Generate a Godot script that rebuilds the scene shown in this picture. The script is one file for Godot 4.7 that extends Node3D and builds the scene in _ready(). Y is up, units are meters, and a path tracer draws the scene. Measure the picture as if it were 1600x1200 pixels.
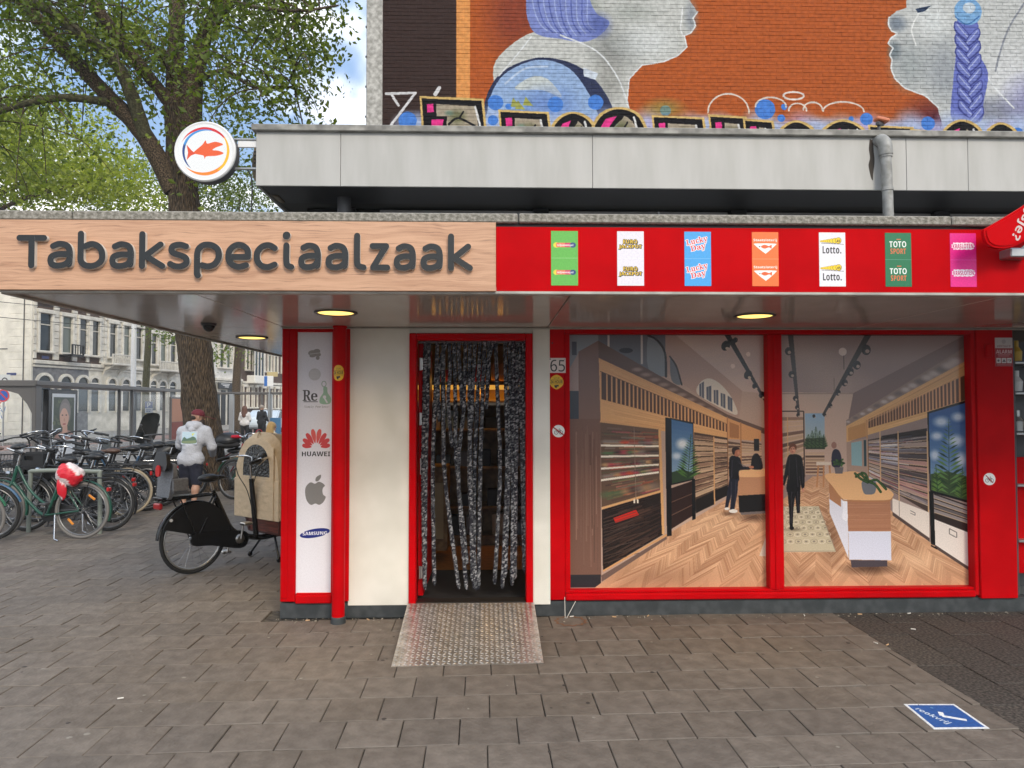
extends Node3D

# ---------------------------------------------------------------- helpers
var rng := RandomNumberGenerator.new()
var M := {}
var used := {}

static func lin(r: float, g: float, b: float) -> Color:
	return Color(r, g, b).linear_to_srgb()

static func rgb8(r: float, g: float, b: float) -> Color:
	return Color(r / 255.0, g / 255.0, b / 255.0)

# collects triangles; corner lists run counter-clockwise seen from the front
class MB:
	var v := PackedVector3Array()
	var n := PackedVector3Array()
	var u := PackedVector2Array()
	var c := PackedColorArray()
	var tint := Color.WHITE

	func tri(a: Vector3, b: Vector3, d: Vector3, ua := Vector2.ZERO, ub := Vector2.ZERO, ud := Vector2.ZERO) -> void:
		var k := (b - a).cross(d - a).normalized()
		v.append(a); v.append(d); v.append(b)
		n.append(k); n.append(k); n.append(k)
		u.append(ua); u.append(ud); u.append(ub)
		c.append(tint); c.append(tint); c.append(tint)

	func stri(a: Vector3, b: Vector3, d: Vector3, na: Vector3, nb: Vector3, nd: Vector3) -> void:
		v.append(a); v.append(d); v.append(b)
		n.append(na); n.append(nd); n.append(nb)
		u.append(Vector2.ZERO); u.append(Vector2.ZERO); u.append(Vector2.ZERO)
		c.append(tint); c.append(tint); c.append(tint)

	func quad(a: Vector3, b: Vector3, d: Vector3, e: Vector3, ua := Vector2(0, 1), ub := Vector2(1, 1), ud := Vector2(1, 0), ue := Vector2(0, 0)) -> void:
		tri(a, b, d, ua, ub, ud)
		tri(a, d, e, ua, ud, ue)

	func squad(a: Vector3, b: Vector3, d: Vector3, e: Vector3, na: Vector3, nb: Vector3, nd: Vector3, ne: Vector3) -> void:
		stri(a, b, d, na, nb, nd)
		stri(a, d, e, na, nd, ne)

	func box(at: Vector3, size: Vector3, bevel := 0.0, bs := Basis.IDENTITY) -> MB:
		var h := size * 0.5
		var w := minf(bevel, minf(h.x, minf(h.y, h.z)) * 0.9)
		for ax in 3:
			var p := (ax + 1) % 3
			var q := (ax + 2) % 3
			for s: float in [-1.0, 1.0]:
				var o := Vector3.ZERO
				o[ax] = s * h[ax]
				var ep := Vector3.ZERO
				ep[p] = h[p] - w
				var eq := Vector3.ZERO
				eq[q] = h[q] - w
				if s < 0:
					ep = -ep
				var c0 := at + bs * (o - ep - eq)
				var c1 := at + bs * (o + ep - eq)
				var c2 := at + bs * (o + ep + eq)
				var c3 := at + bs * (o - ep + eq)
				quad(c0, c1, c2, c3)
		if w > 0.0:
			for ax in 3:
				var p := (ax + 1) % 3
				var q := (ax + 2) % 3
				for sp: float in [-1.0, 1.0]:
					for sq: float in [-1.0, 1.0]:
						var a := Vector3.ZERO
						a[ax] = h[ax] - w
						var op := Vector3.ZERO
						op[p] = sp * h[p]
						op[q] = sq * (h[q] - w)
						var oq := Vector3.ZERO
						oq[p] = sp * (h[p] - w)
						oq[q] = sq * h[q]
						if sp * sq < 0:
							a = -a
						_edge(at, bs, op, oq, a)
			for sx: float in [-1.0, 1.0]:
				for sy: float in [-1.0, 1.0]:
					for sz: float in [-1.0, 1.0]:
						var px := at + bs * Vector3(sx * h.x, sy * (h.y - w), sz * (h.z - w))
						var py := at + bs * Vector3(sx * (h.x - w), sy * h.y, sz * (h.z - w))
						var pz := at + bs * Vector3(sx * (h.x - w), sy * (h.y - w), sz * h.z)
						if sx * sy * sz > 0:
							tri(px, py, pz)
						else:
							tri(px, pz, py)
		return self

	func _edge(at: Vector3, bs: Basis, op: Vector3, oq: Vector3, a: Vector3) -> void:
		# a runs so that op, oq and a are a right-handed corner
		quad(at + bs * (op - a), at + bs * (oq - a), at + bs * (oq + a), at + bs * (op + a))

	func bar(a: Vector3, b: Vector3, w: float, d: float, bevel := 0.0, up := Vector3.UP) -> MB:
		var z := (b - a).normalized()
		var x := up.cross(z)
		if x.length() < 1e-4:
			x = Vector3.RIGHT.cross(z)
		x = x.normalized()
		var y := z.cross(x)
		return box((a + b) * 0.5, Vector3(w, d, a.distance_to(b)), bevel, Basis(x, y, z))

	func tube(pts: PackedVector3Array, radii: Array, sides := 8, caps := true, flat := 1.0) -> MB:
		var m := pts.size()
		var prev_x := Vector3.ZERO
		var rings := []
		var nrm := []
		for i in m:
			var t := (pts[mini(i + 1, m - 1)] - pts[maxi(i - 1, 0)]).normalized()
			var x: Vector3
			if i == 0:
				x = t.cross(Vector3.UP)
				if x.length() < 0.05:
					x = t.cross(Vector3.RIGHT)
			else:
				x = prev_x - t * prev_x.dot(t)
			x = x.normalized()
			prev_x = x
			var y := t.cross(x)
			var r: float = radii[mini(i, radii.size() - 1)]
			var ring := PackedVector3Array()
			var nn := PackedVector3Array()
			for k in sides:
				var a := TAU * k / sides
				var dir := x * cos(a) + y * sin(a) * flat
				ring.append(pts[i] + dir * r)
				nn.append(dir.normalized())
			rings.append(ring)
			nrm.append(nn)
		for i in m - 1:
			for k in sides:
				var k2 := (k + 1) % sides
				squad(rings[i][k], rings[i][k2], rings[i + 1][k2], rings[i + 1][k], nrm[i][k], nrm[i][k2], nrm[i + 1][k2], nrm[i + 1][k])
		if caps:
			for k in range(1, sides - 1):
				tri(rings[0][0], rings[0][k + 1], rings[0][k])
				tri(rings[m - 1][0], rings[m - 1][k], rings[m - 1][k + 1])
		return self

	# profile points are (radius, height) from bottom to top, turned round the y axis of bs
	func lathe(prof: Array, at: Vector3, sides := 16, bs := Basis.IDENTITY) -> MB:
		for i in prof.size() - 1:
			var p0: Vector2 = prof[i]
			var p1: Vector2 = prof[i + 1]
			var sl := Vector2(p1.y - p0.y, p0.x - p1.x).normalized()
			for k in sides:
				var a0 := TAU * k / sides
				var a1 := TAU * (k + 1) / sides
				var d0 := Vector3(cos(a0), 0, -sin(a0))
				var d1 := Vector3(cos(a1), 0, -sin(a1))
				var n0 := bs * (d0 * sl.x + Vector3.UP * sl.y)
				var n1 := bs * (d1 * sl.x + Vector3.UP * sl.y)
				var q0 := at + bs * (d0 * p0.x + Vector3.UP * p0.y)
				var q1 := at + bs * (d1 * p0.x + Vector3.UP * p0.y)
				var q2 := at + bs * (d1 * p1.x + Vector3.UP * p1.y)
				var q3 := at + bs * (d0 * p1.x + Vector3.UP * p1.y)
				if p0.x > 1e-6:
					stri(q0, q1, q2, n0, n1, n1)
				if p1.x > 1e-6:
					stri(q0, q2, q3, n0, n1, n0)
		return self

	# ring in the x-y plane of bs
	func torus(at: Vector3, bs: Basis, R: float, rx: float, ry: float, seg := 28, sides := 8, a0 := 0.0, a1 := TAU) -> MB:
		var rp := PackedVector3Array()
		var rn := PackedVector3Array()
		for i in seg + 1:
			var a := lerpf(a0, a1, float(i) / seg)
			var d := Vector3(cos(a), sin(a), 0)
			for k in sides:
				var b := TAU * k / sides
				rp.append(at + bs * (d * (R + cos(b) * rx) + Vector3(0, 0, sin(b) * ry)))
				rn.append(bs * (d * cos(b) + Vector3(0, 0, sin(b))))
		for i in seg:
			for k in sides:
				var k2 := (k + 1) % sides
				var i0 := i * sides + k
				var i1 := i * sides + k2
				var j0 := i0 + sides
				var j1 := i1 + sides
				squad(rp[i0], rp[j0], rp[j1], rp[i1], rn[i0], rn[j0], rn[j1], rn[i1])
		return self

	func sphere(at: Vector3, r: Vector3, bs := Basis.IDENTITY, seg := 14, rings := 9, top := 0.0, bottom := PI) -> MB:
		for i in rings:
			var t0 := lerpf(top, bottom, float(i) / rings)
			var t1 := lerpf(top, bottom, float(i + 1) / rings)
			for k in seg:
				var a0 := TAU * k / seg
				var a1 := TAU * (k + 1) / seg
				var q := []
				var nn := []
				for e: Vector2 in [Vector2(t1, a0), Vector2(t1, a1), Vector2(t0, a1), Vector2(t0, a0)]:
					var d := Vector3(sin(e.x) * cos(e.y), cos(e.x), -sin(e.x) * sin(e.y))
					q.append(at + bs * (d * r))
					nn.append((bs * (d / r)).normalized())
				if t1 < PI - 1e-4:
					stri(q[0], q[1], q[2], nn[0], nn[1], nn[2])
				if t0 > 1e-4:
					stri(q[0], q[2], q[3], nn[0], nn[2], nn[3])
		return self

	# an outline in the x-y plane of xf, pulled from z0 to z1
	func extrude(poly: PackedVector2Array, z0: float, z1: float, xf := Transform3D.IDENTITY, front := true, sides := true, back := true) -> MB:
		var p := poly
		if Geometry2D.is_polygon_clockwise(p):
			p = p.duplicate()
			p.reverse()
		if front or back:
			var ix := Geometry2D.triangulate_polygon(p)
			for i in range(0, ix.size(), 3):
				var a := p[ix[i]]
				var b := p[ix[i + 1]]
				var d := p[ix[i + 2]]
				if (b - a).cross(d - a) < 0:
					var t := b
					b = d
					d = t
				if front:
					tri(xf * Vector3(a.x, a.y, z1), xf * Vector3(b.x, b.y, z1), xf * Vector3(d.x, d.y, z1), a, b, d)
				if back:
					tri(xf * Vector3(a.x, a.y, z0), xf * Vector3(d.x, d.y, z0), xf * Vector3(b.x, b.y, z0), a, d, b)
		if sides:
			for i in p.size():
				var a := p[i]
				var b := p[(i + 1) % p.size()]
				quad(xf * Vector3(a.x, a.y, z0), xf * Vector3(b.x, b.y, z0), xf * Vector3(b.x, b.y, z1), xf * Vector3(a.x, a.y, z1))
		return self

	func add(o: MB, xf: Transform3D) -> MB:
		for i in o.v.size():
			v.append(xf * o.v[i])
			n.append((xf.basis * o.n[i]).normalized())
		u.append_array(o.u)
		c.append_array(o.c)
		return self

	func mesh() -> ArrayMesh:
		var arr := []
		arr.resize(Mesh.ARRAY_MAX)
		arr[Mesh.ARRAY_VERTEX] = v
		arr[Mesh.ARRAY_NORMAL] = n
		arr[Mesh.ARRAY_TEX_UV] = u
		arr[Mesh.ARRAY_COLOR] = c
		var am := ArrayMesh.new()
		am.add_surface_from_arrays(Mesh.PRIMITIVE_TRIANGLES, arr)
		return am

func numbered(called: String) -> String:
	var k: int = used.get(called, 0)
	used[called] = k + 1
	return called if k == 0 else "%s_%03d" % [called, k]

func tag(o: Node, label: String, category := "", group := "", kind := "") -> Node:
	if label != "":
		o.set_meta("label", label)
	if category != "":
		o.set_meta("category", category)
	if group != "":
		o.set_meta("group", group)
	if kind != "":
		o.set_meta("kind", kind)
	return o

func thing(called: String, label: String, category: String, at := Vector3.ZERO, turn := 0.0, group := "") -> Node3D:
	var o := Node3D.new()
	o.name = numbered(called)
	add_child(o)
	o.position = at
	o.rotation.y = turn
	tag(o, label, category, group)
	return o

func part(mb: MB, called: String, m: Material, parent: Node) -> MeshInstance3D:
	return part_mesh(mb.mesh(), called, m, parent)

func part_mesh(me: Mesh, called: String, m: Material, parent: Node) -> MeshInstance3D:
	var o := MeshInstance3D.new()
	if parent == self:
		o.name = numbered(called)
	else:
		var k := 0
		var nm := called
		while parent.has_node(nm):
			k += 1
			nm = "%s_%03d" % [called, k]
		o.name = nm
	o.mesh = me
	o.material_override = m
	parent.add_child(o, true)
	return o

# quick child with a counter kept in a dictionary, for loops with many children
var counts := {}
func piece(me: Mesh, called: String, m: Material, parent: Node, xf := Transform3D.IDENTITY) -> MeshInstance3D:
	var key := str(parent.get_instance_id()) + called
	var k: int = counts.get(key, 0)
	counts[key] = k + 1
	var o := MeshInstance3D.new()
	o.name = called if k == 0 else "%s_%03d" % [called, k]
	o.mesh = me
	o.material_override = m
	o.transform = xf
	parent.add_child(o)
	return o

func one(mb: MB, called: String, m: Material, label: String, category: String, group := "", at := Vector3.ZERO) -> MeshInstance3D:
	var o := part(mb, called, m, self)
	o.position = at
	tag(o, label, category, group)
	return o

func struct(mb: MB, called: String, m: Material, parent: Node = self) -> MeshInstance3D:
	var o := part(mb, called, m, parent)
	if parent == self:
		o.set_meta("kind", "structure")
	return o

func mat(called: String, col: Color, rough := 0.6, metal := 0.0) -> StandardMaterial3D:
	var m := StandardMaterial3D.new()
	m.resource_name = called
	m.albedo_color = col
	m.roughness = rough
	m.metallic = metal
	M[called] = m
	return m

func tex_noise(seed_: int, freq: float, size := 256, lo := Color(0.8, 0.8, 0.8), hi := Color(1, 1, 1), octaves := 4, kind := FastNoiseLite.TYPE_SIMPLEX_SMOOTH) -> NoiseTexture2D:
	var f := FastNoiseLite.new()
	f.seed = seed_
	f.frequency = freq
	f.noise_type = kind
	f.fractal_octaves = octaves
	var t := NoiseTexture2D.new()
	t.noise = f
	t.width = size
	t.height = size
	t.seamless = true
	var g := Gradient.new()
	g.set_color(0, lo)
	g.set_color(1, hi)
	g.set_offset(0, 0.2)
	g.set_offset(1, 0.8)
	t.color_ramp = g
	return t

func grain(m: StandardMaterial3D, seed_: int, freq: float, lo: Color, hi: Color, per_m: float, octaves := 4, world := true) -> StandardMaterial3D:
	m.albedo_texture = tex_noise(seed_, freq, 256, lo, hi, octaves)
	m.uv1_triplanar = true
	m.uv1_world_triplanar = world
	m.uv1_scale = Vector3.ONE * per_m
	return m

func relief(m: StandardMaterial3D, seed_: int, freq: float, cm: float, octaves := 3) -> StandardMaterial3D:
	m.heightmap_enabled = true
	m.heightmap_texture = tex_noise(seed_, freq, 256, Color.BLACK, Color.WHITE, octaves)
	m.heightmap_scale = cm
	return m

static func smooth(pts: Array, closed := true, steps := 6) -> PackedVector2Array:
	var out := PackedVector2Array()
	var m := pts.size()
	for i in (m if closed else m - 1):
		var p0: Vector2 = pts[(i - 1 + m) % m] if closed or i > 0 else pts[0]
		var p1: Vector2 = pts[i]
		var p2: Vector2 = pts[(i + 1) % m]
		var p3: Vector2 = pts[(i + 2) % m] if closed or i < m - 2 else pts[m - 1]
		for s in steps:
			out.append(p1.cubic_interpolate(p2, p0, p3, float(s) / steps))
	if not closed:
		out.append(pts[m - 1])
	return out

static func smooth3(pts: Array, steps := 5) -> PackedVector3Array:
	var out := PackedVector3Array()
	var m := pts.size()
	for i in m - 1:
		var p0: Vector3 = pts[maxi(i - 1, 0)]
		var p1: Vector3 = pts[i]
		var p2: Vector3 = pts[i + 1]
		var p3: Vector3 = pts[mini(i + 2, m - 1)]
		for s in steps:
			out.append(p1.cubic_interpolate(p2, p0, p3, float(s) / steps))
	out.append(pts[m - 1])
	return out

static func oval(cx: float, cy: float, rx: float, ry: float, rot := 0.0, k := 28) -> PackedVector2Array:
	var out := PackedVector2Array()
	for i in k:
		out.append(Vector2(cx, cy) + Vector2(cos(TAU * i / k) * rx, sin(TAU * i / k) * ry).rotated(rot))
	return out

static func arc(cx: float, cy: float, rx: float, ry: float, d0: float, d1: float, k := 18) -> PackedVector2Array:
	var out := PackedVector2Array()
	for i in k + 1:
		var a := deg_to_rad(lerpf(d0, d1, float(i) / k))
		out.append(Vector2(cx + cos(a) * rx, cy + sin(a) * ry))
	return out

# outline of a drawn stroke (units of about 1 to 1000)
static func stroke(pts: PackedVector2Array, w: float, round_end := true) -> Array:
	return Geometry2D.offset_polyline(pts, w * 0.5, Geometry2D.JOIN_ROUND, Geometry2D.END_ROUND if round_end else Geometry2D.END_BUTT)

# triangles of a word, scaled into the box (cx, cy, w, h); y up when flip is false
var fonts := {}
func word(text: String, face: String, weight: int, cx: float, cy: float, w: float, h: float, y_down := true, turn := 0.0) -> PackedVector2Array:
	var key := face + str(weight)
	if not fonts.has(key):
		var f := SystemFont.new()
		f.font_names = PackedStringArray([face])
		f.font_weight = weight
		fonts[key] = f
	var t := TextMesh.new()
	t.font = fonts[key]
	t.text = text
	t.font_size = 64
	t.pixel_size = 0.01
	t.depth = 0.0
	t.curve_step = 1.0
	var a := t.surface_get_arrays(0)
	var vs: PackedVector3Array = a[Mesh.ARRAY_VERTEX]
	var ix = a[Mesh.ARRAY_INDEX]
	var box := AABB(vs[0], Vector3.ZERO)
	for p in vs:
		box = box.expand(p)
	var sy := h / box.size.y
	var sx := w / box.size.x if w > 0 else sy
	var mid := box.get_center()
	var out := PackedVector2Array()
	var m := vs.size() if ix == null or ix.size() == 0 else (ix as PackedInt32Array).size()
	for i in m:
		var p: Vector3 = vs[i] if ix == null or ix.size() == 0 else vs[ix[i]]
		var q := Vector2((p.x - mid.x) * sx, (p.y - mid.y) * (-sy if y_down else sy))
		out.append(Vector2(cx, cy) + q.rotated(turn))
	return out

# a flat print: draws into an Image in its own coordinates
class Print:
	var im: Image
	var o := Vector2.ZERO
	var s := Vector2.ONE
	var W := 0
	var H := 0

	func _init(rect: Rect2, w: int, h: int, bg: Color) -> void:
		im = Image.create(w, h, false, Image.FORMAT_RGBA8)
		im.fill(bg)
		W = w
		H = h
		o = rect.position
		s = Vector2(w / rect.size.x, h / rect.size.y)

	func poly(pts: PackedVector2Array, col: Color) -> Print:
		var q := PackedVector2Array()
		var lo := 1e9
		var hi := -1e9
		for p in pts:
			var t := (p - o) * s
			q.append(t)
			lo = minf(lo, t.y)
			hi = maxf(hi, t.y)
		var m := q.size()
		for y in range(maxi(0, int(floor(lo))), mini(H - 1, int(ceil(hi))) + 1):
			var yc := y + 0.5
			var xs := PackedFloat32Array()
			for i in m:
				var a := q[i]
				var b := q[(i + 1) % m]
				if (a.y <= yc) != (b.y <= yc):
					xs.append(a.x + (yc - a.y) / (b.y - a.y) * (b.x - a.x))
			xs.sort()
			for k in range(0, xs.size() - 1, 2):
				var x0 := clampi(int(round(xs[k])), 0, W)
				var x1 := clampi(int(round(xs[k + 1])), 0, W)
				if x1 > x0:
					if col.a >= 0.999:
						im.fill_rect(Rect2i(x0, y, x1 - x0, 1), col)
					else:
						for x in range(x0, x1):
							im.set_pixel(x, y, im.get_pixel(x, y).lerp(Color(col, 1), col.a))
		return self

	func polys(list: Array, col: Color) -> Print:
		for p: PackedVector2Array in list:
			if not Geometry2D.is_polygon_clockwise(p):
				poly(p, col)
		return self

	func rect(x0: float, y0: float, x1: float, y1: float, col: Color) -> Print:
		return poly(PackedVector2Array([Vector2(x0, y0), Vector2(x1, y0), Vector2(x1, y1), Vector2(x0, y1)]), col)

	func path(list: Array, col: Color) -> Print:
		return poly(PackedVector2Array(list), col)

	func line(pts: PackedVector2Array, w: float, col: Color, round_end := true) -> Print:
		for i in pts.size() - 1:
			var a := pts[i]
			var b := pts[i + 1]
			var d := (b - a).normalized().orthogonal() * w * 0.5
			poly(PackedVector2Array([a + d, b + d, b - d, a - d]), col)
			if round_end and w * s.x > 2.0:
				poly(_dot(a, w * 0.5), col)
		if round_end and w * s.x > 2.0:
			poly(_dot(pts[pts.size() - 1], w * 0.5), col)
		return self

	func _dot(p: Vector2, r: float) -> PackedVector2Array:
		var out := PackedVector2Array()
		for i in 12:
			out.append(p + Vector2(cos(TAU * i / 12), sin(TAU * i / 12)) * r)
		return out

	func tris(t: PackedVector2Array, col: Color) -> Print:
		for i in range(0, t.size() - 2, 3):
			poly(PackedVector2Array([t[i], t[i + 1], t[i + 2]]), col)
		return self

	# sprayed patch with a soft rim
	func spray(c: Vector2, rx: float, ry: float, col: Color, hard := 0.3) -> Print:
		var a := (c - Vector2(rx, ry) - o) * s
		var b := (c + Vector2(rx, ry) - o) * s
		for y in range(maxi(0, int(a.y)), mini(H, int(b.y) + 1)):
			for x in range(maxi(0, int(a.x)), mini(W, int(b.x) + 1)):
				var p := Vector2(x, y) / s + o - c
				var d := sqrt(p.x * p.x / (rx * rx) + p.y * p.y / (ry * ry))
				if d < 1.0:
					var k := clampf((1.0 - d) / (1.0 - hard), 0, 1) * col.a
					im.set_pixel(x, y, im.get_pixel(x, y).lerp(Color(col, 1), k))
		return self

	func speckle(seed_: int, amount: float, scale: float, stretch := 1.0) -> Print:
		var f := FastNoiseLite.new()
		f.seed = seed_
		f.frequency = scale
		f.fractal_octaves = 3
		for y in H:
			for x in W:
				var k := 1.0 + amount * f.get_noise_2d(x, y * stretch)
				var p := im.get_pixel(x, y)
				im.set_pixel(x, y, Color(p.r * k, p.g * k, p.b * k, p.a))
		return self

	# stronger contrast, as a glossy print has
	func deepen(g: float) -> Print:
		for y in H:
			for x in W:
				var p := im.get_pixel(x, y)
				im.set_pixel(x, y, Color(minf(1.0, pow(p.r, g) * 1.09), minf(1.0, pow(p.g, g) * 1.08), minf(1.0, pow(p.b, g) * 1.07), p.a))
		return self

	# the softness of an enlarged photograph or of sprayed paint
	func soften(k: float) -> Print:
		im.resize(int(W * k), int(H * k), Image.INTERPOLATE_LANCZOS)
		im.resize(W, H, Image.INTERPOLATE_CUBIC)
		return self

	func texture() -> ImageTexture:
		return ImageTexture.create_from_image(im)

func printed(called: String, p: Print, rough := 0.5) -> StandardMaterial3D:
	var m := mat(called, Color.WHITE, rough)
	m.albedo_texture = p.texture()
	m.texture_repeat = false
	return m

# a thin printed sheet standing in the x-y plane, facing +z, with its own edge
func sheet(called: String, m: Material, label: String, category: String, at: Vector3, w: float, h: float, thick := 0.002, turn := 0.0, group := "") -> MeshInstance3D:
	var mb := MB.new()
	plate(mb, w, h, thick)
	var o := one(mb, called, m, label, category, group, at)
	o.rotation.y = turn
	return o

func plate(mb: MB, w: float, h: float, t: float, at := Vector3.ZERO) -> void:
	var a := at + Vector3(-w / 2, -h / 2, t)
	var b := at + Vector3(w / 2, -h / 2, t)
	var c := at + Vector3(w / 2, h / 2, t)
	var d := at + Vector3(-w / 2, h / 2, t)
	var k := Vector3(0, 0, -t)
	mb.quad(a, b, c, d)
	var e := Vector2(0.004, 0.004)
	mb.quad(b + k, a + k, d + k, c + k, e, e, e, e)
	mb.quad(a + k, b + k, b, a, e, e, e, e)
	mb.quad(b + k, c + k, c, b, e, e, e, e)
	mb.quad(c + k, d + k, d, c, e, e, e, e)
	mb.quad(d + k, a + k, a, d, e, e, e, e)

static func V(x: float, y: float) -> Vector2:
	return Vector2(x, y)

static func T3(x: float, y: float, z: float) -> Vector3:
	return Vector3(x, y, z)

# ---------------------------------------------------------------- the place
func _ready() -> void:
	rng.seed = 20240611
	# camera, sky, sun and exposure
	var cam := Camera3D.new()
	cam.name = "camera"
	add_child(cam)
	cam.position = Vector3(0, 1.66, 5.623)
	cam.rotation = Vector3(0.029357, -0.027566, -0.001)
	cam.fov = 56.78
	cam.near = 0.05
	cam.far = 600.0
	cam.current = true
	var we := WorldEnvironment.new()
	we.name = "world_environment"
	var env := Environment.new()
	env.background_mode = Environment.BG_SKY
	var sky := Sky.new()
	sky.sky_material = cloudy_sky()
	env.sky = sky
	env.background_energy_multiplier = 1.0
	env.tonemap_mode = Environment.TONE_MAPPER_LINEAR
	env.tonemap_exposure = 2.3
	env.sdfgi_enabled = true
	env.ssao_enabled = true
	env.ssil_enabled = true
	env.fog_enabled = true
	env.fog_density = 0.0010
	env.fog_light_color = Color(0.86, 0.88, 0.9)
	we.environment = env
	add_child(we)
	var sun := DirectionalLight3D.new()
	sun.name = "sun"
	sun.light_color = Color(1.0, 0.95, 0.87)
	sun.light_energy = 0.34
	sun.light_angular_distance = 18.0
	sun.shadow_enabled = true
	add_child(sun)
	sun.look_at_from_position(Vector3.ZERO, Vector3(-0.34, -0.66, -0.87), Vector3.UP)
	materials()
	# the ground and the large structures
	ground()
	mural_building()
	kiosk()
	street_houses()
	trees()
	# objects
	facade_signs()
	window_posters()
	doorway()
	roof_things()
	shelters()
	street_things()
	cargo_bike()
	parked_bicycles()
	people()
	litter()

func cloudy_sky() -> PanoramaSkyMaterial:
	var f := FastNoiseLite.new()
	f.seed = 24
	f.frequency = 0.9
	f.fractal_octaves = 5
	f.domain_warp_enabled = true
	f.domain_warp_amplitude = 0.5
	f.domain_warp_frequency = 0.7
	var w := 768
	var h := 384
	var im := Image.create(w, h, false, Image.FORMAT_RGBAF)
	for y in h:
		var el := PI / 2 - PI * (y + 0.5) / h
		for x in w:
			var az := TAU * (x + 0.5) / w
			var d := Vector3(cos(el) * sin(az), sin(el), -cos(el) * cos(az))
			if d.y < 0.0:
				im.set_pixel(x, y, Color(0.30, 0.28, 0.25))
				continue
			var blue := Color(0.10, 0.19, 0.36).lerp(Color(0.23, 0.30, 0.38), pow(1.0 - d.y, 2.2))
			var p := d * 1.9 / (d.y + 0.35)
			var k := f.get_noise_3d(p.x, p.y * 0.5, p.z)
			var cl := smoothstep(-0.14, 0.30, k)
			var white := Color(1.0, 0.975, 0.93).lerp(Color(0.70, 0.71, 0.72), smoothstep(0.1, 0.6, k))
			im.set_pixel(x, y, blue.lerp(white, cl * 0.94) * 1.08)
	var m := PanoramaSkyMaterial.new()
	m.panorama = ImageTexture.create_from_image(im)
	return m

func materials() -> void:
	var m := mat("red paint", lin(0.54, 0.0020, 0.005), 0.36)
	m.metallic_specular = 0.12
	relief(m, 3, 0.012, 0.02)
	m.uv1_triplanar = true
	m.uv1_world_triplanar = true
	m = grain(mat("white wall panel", lin(0.80, 0.775, 0.70), 0.42), 4, 0.01, Color(0.93, 0.93, 0.92), Color(1, 1, 1), 0.6)
	m = grain(mat("slate plinth", lin(0.055, 0.062, 0.066), 0.55), 5, 0.02, Color(0.75, 0.77, 0.78), Color(1, 1, 1), 1.5)
	m = grain(mat("soffit panel", lin(0.56, 0.51, 0.455), 0.10), 6, 0.008, Color(0.95, 0.95, 0.95), Color(1, 1, 1), 0.8)
	relief(m, 9, 0.01, 0.015)
	m = grain(mat("soffit trim", lin(0.5, 0.48, 0.43), 0.4), 7, 0.02, Color(0.85, 0.85, 0.85), Color(1, 1, 1), 1.0)
	m = grain(mat("coping concrete", lin(0.36, 0.34, 0.30), 0.9), 8, 0.06, Color(0.72, 0.72, 0.70), Color(1, 1, 1), 2.2, 5)
	relief(m, 11, 0.1, 0.25)
	m = grain(M["red paint"], 2, 0.012, Color(0.93, 0.93, 0.93), Color(1, 1, 1), 0.7, 5)
	m = grain(mat("band cladding", lin(0.46, 0.455, 0.435), 0.55), 12, 0.014, Color(0.95, 0.95, 0.945), Color(1, 1, 1), 0.55, 5)
	m.uv1_scale = Vector3(1.5, 0.30, 1.0)
	mat("roofing", lin(0.09, 0.09, 0.085), 0.9)
	mat("dark soffit", lin(0.035, 0.035, 0.037), 0.5)
	mat("black frame", lin(0.012, 0.012, 0.013), 0.5)
	mat("grey spandrel", lin(0.42, 0.42, 0.43), 0.35)
	mat("letter face", lin(0.012, 0.015, 0.017), 0.5)
	mat("letter return", lin(0.62, 0.60, 0.55), 0.4)
	mat("grey plastic pipe", lin(0.36, 0.36, 0.35), 0.5)
	grain(M["grey plastic pipe"], 15, 0.02, Color(0.78, 0.78, 0.76), Color(1, 1, 1), 2.0)
	mat("galvanised", lin(0.42, 0.43, 0.43), 0.38, 0.8)
	mat("black plastic", lin(0.012, 0.012, 0.013), 0.45)
	mat("black paint", lin(0.010, 0.010, 0.011), 0.25)
	mat("rubber", lin(0.018, 0.018, 0.018), 0.8)
	mat("chrome", lin(0.62, 0.62, 0.62), 0.18, 1.0)
	mat("brushed steel", lin(0.52, 0.50, 0.47), 0.34, 1.0)
	mat("white plastic", lin(0.75, 0.75, 0.74), 0.35)
	mat("dark grey metal", lin(0.06, 0.06, 0.065), 0.4)
	mat("shelter metal", lin(0.12, 0.112, 0.105), 0.42, 0.2)
	var gl := mat("clear glass", Color(0.86, 0.93, 0.92, 0.035), 0.02)
	gl.transparency = BaseMaterial3D.TRANSPARENCY_ALPHA
	gl.metallic_specular = 0.3
	mat("dark window glass", lin(0.020, 0.026, 0.028), 0.06)
	mat("pale window glass", lin(0.10, 0.12, 0.10), 0.08)
	mat("white joinery", lin(0.72, 0.70, 0.64), 0.5)
	var lamp := mat("lamp glow", Color(1.0, 0.86, 0.45), 0.5)
	lamp.emission_enabled = true
	lamp.emission = Color(1.0, 0.84, 0.45)
	lamp.emission_energy_multiplier = 0.85
	m = mat("oak laminate", Color.WHITE, 0.5)
	m.albedo_texture = wood_print(2048, 256, Color(0.80, 0.635, 0.515), Color(0.67, 0.50, 0.39), 21).texture()

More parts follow.
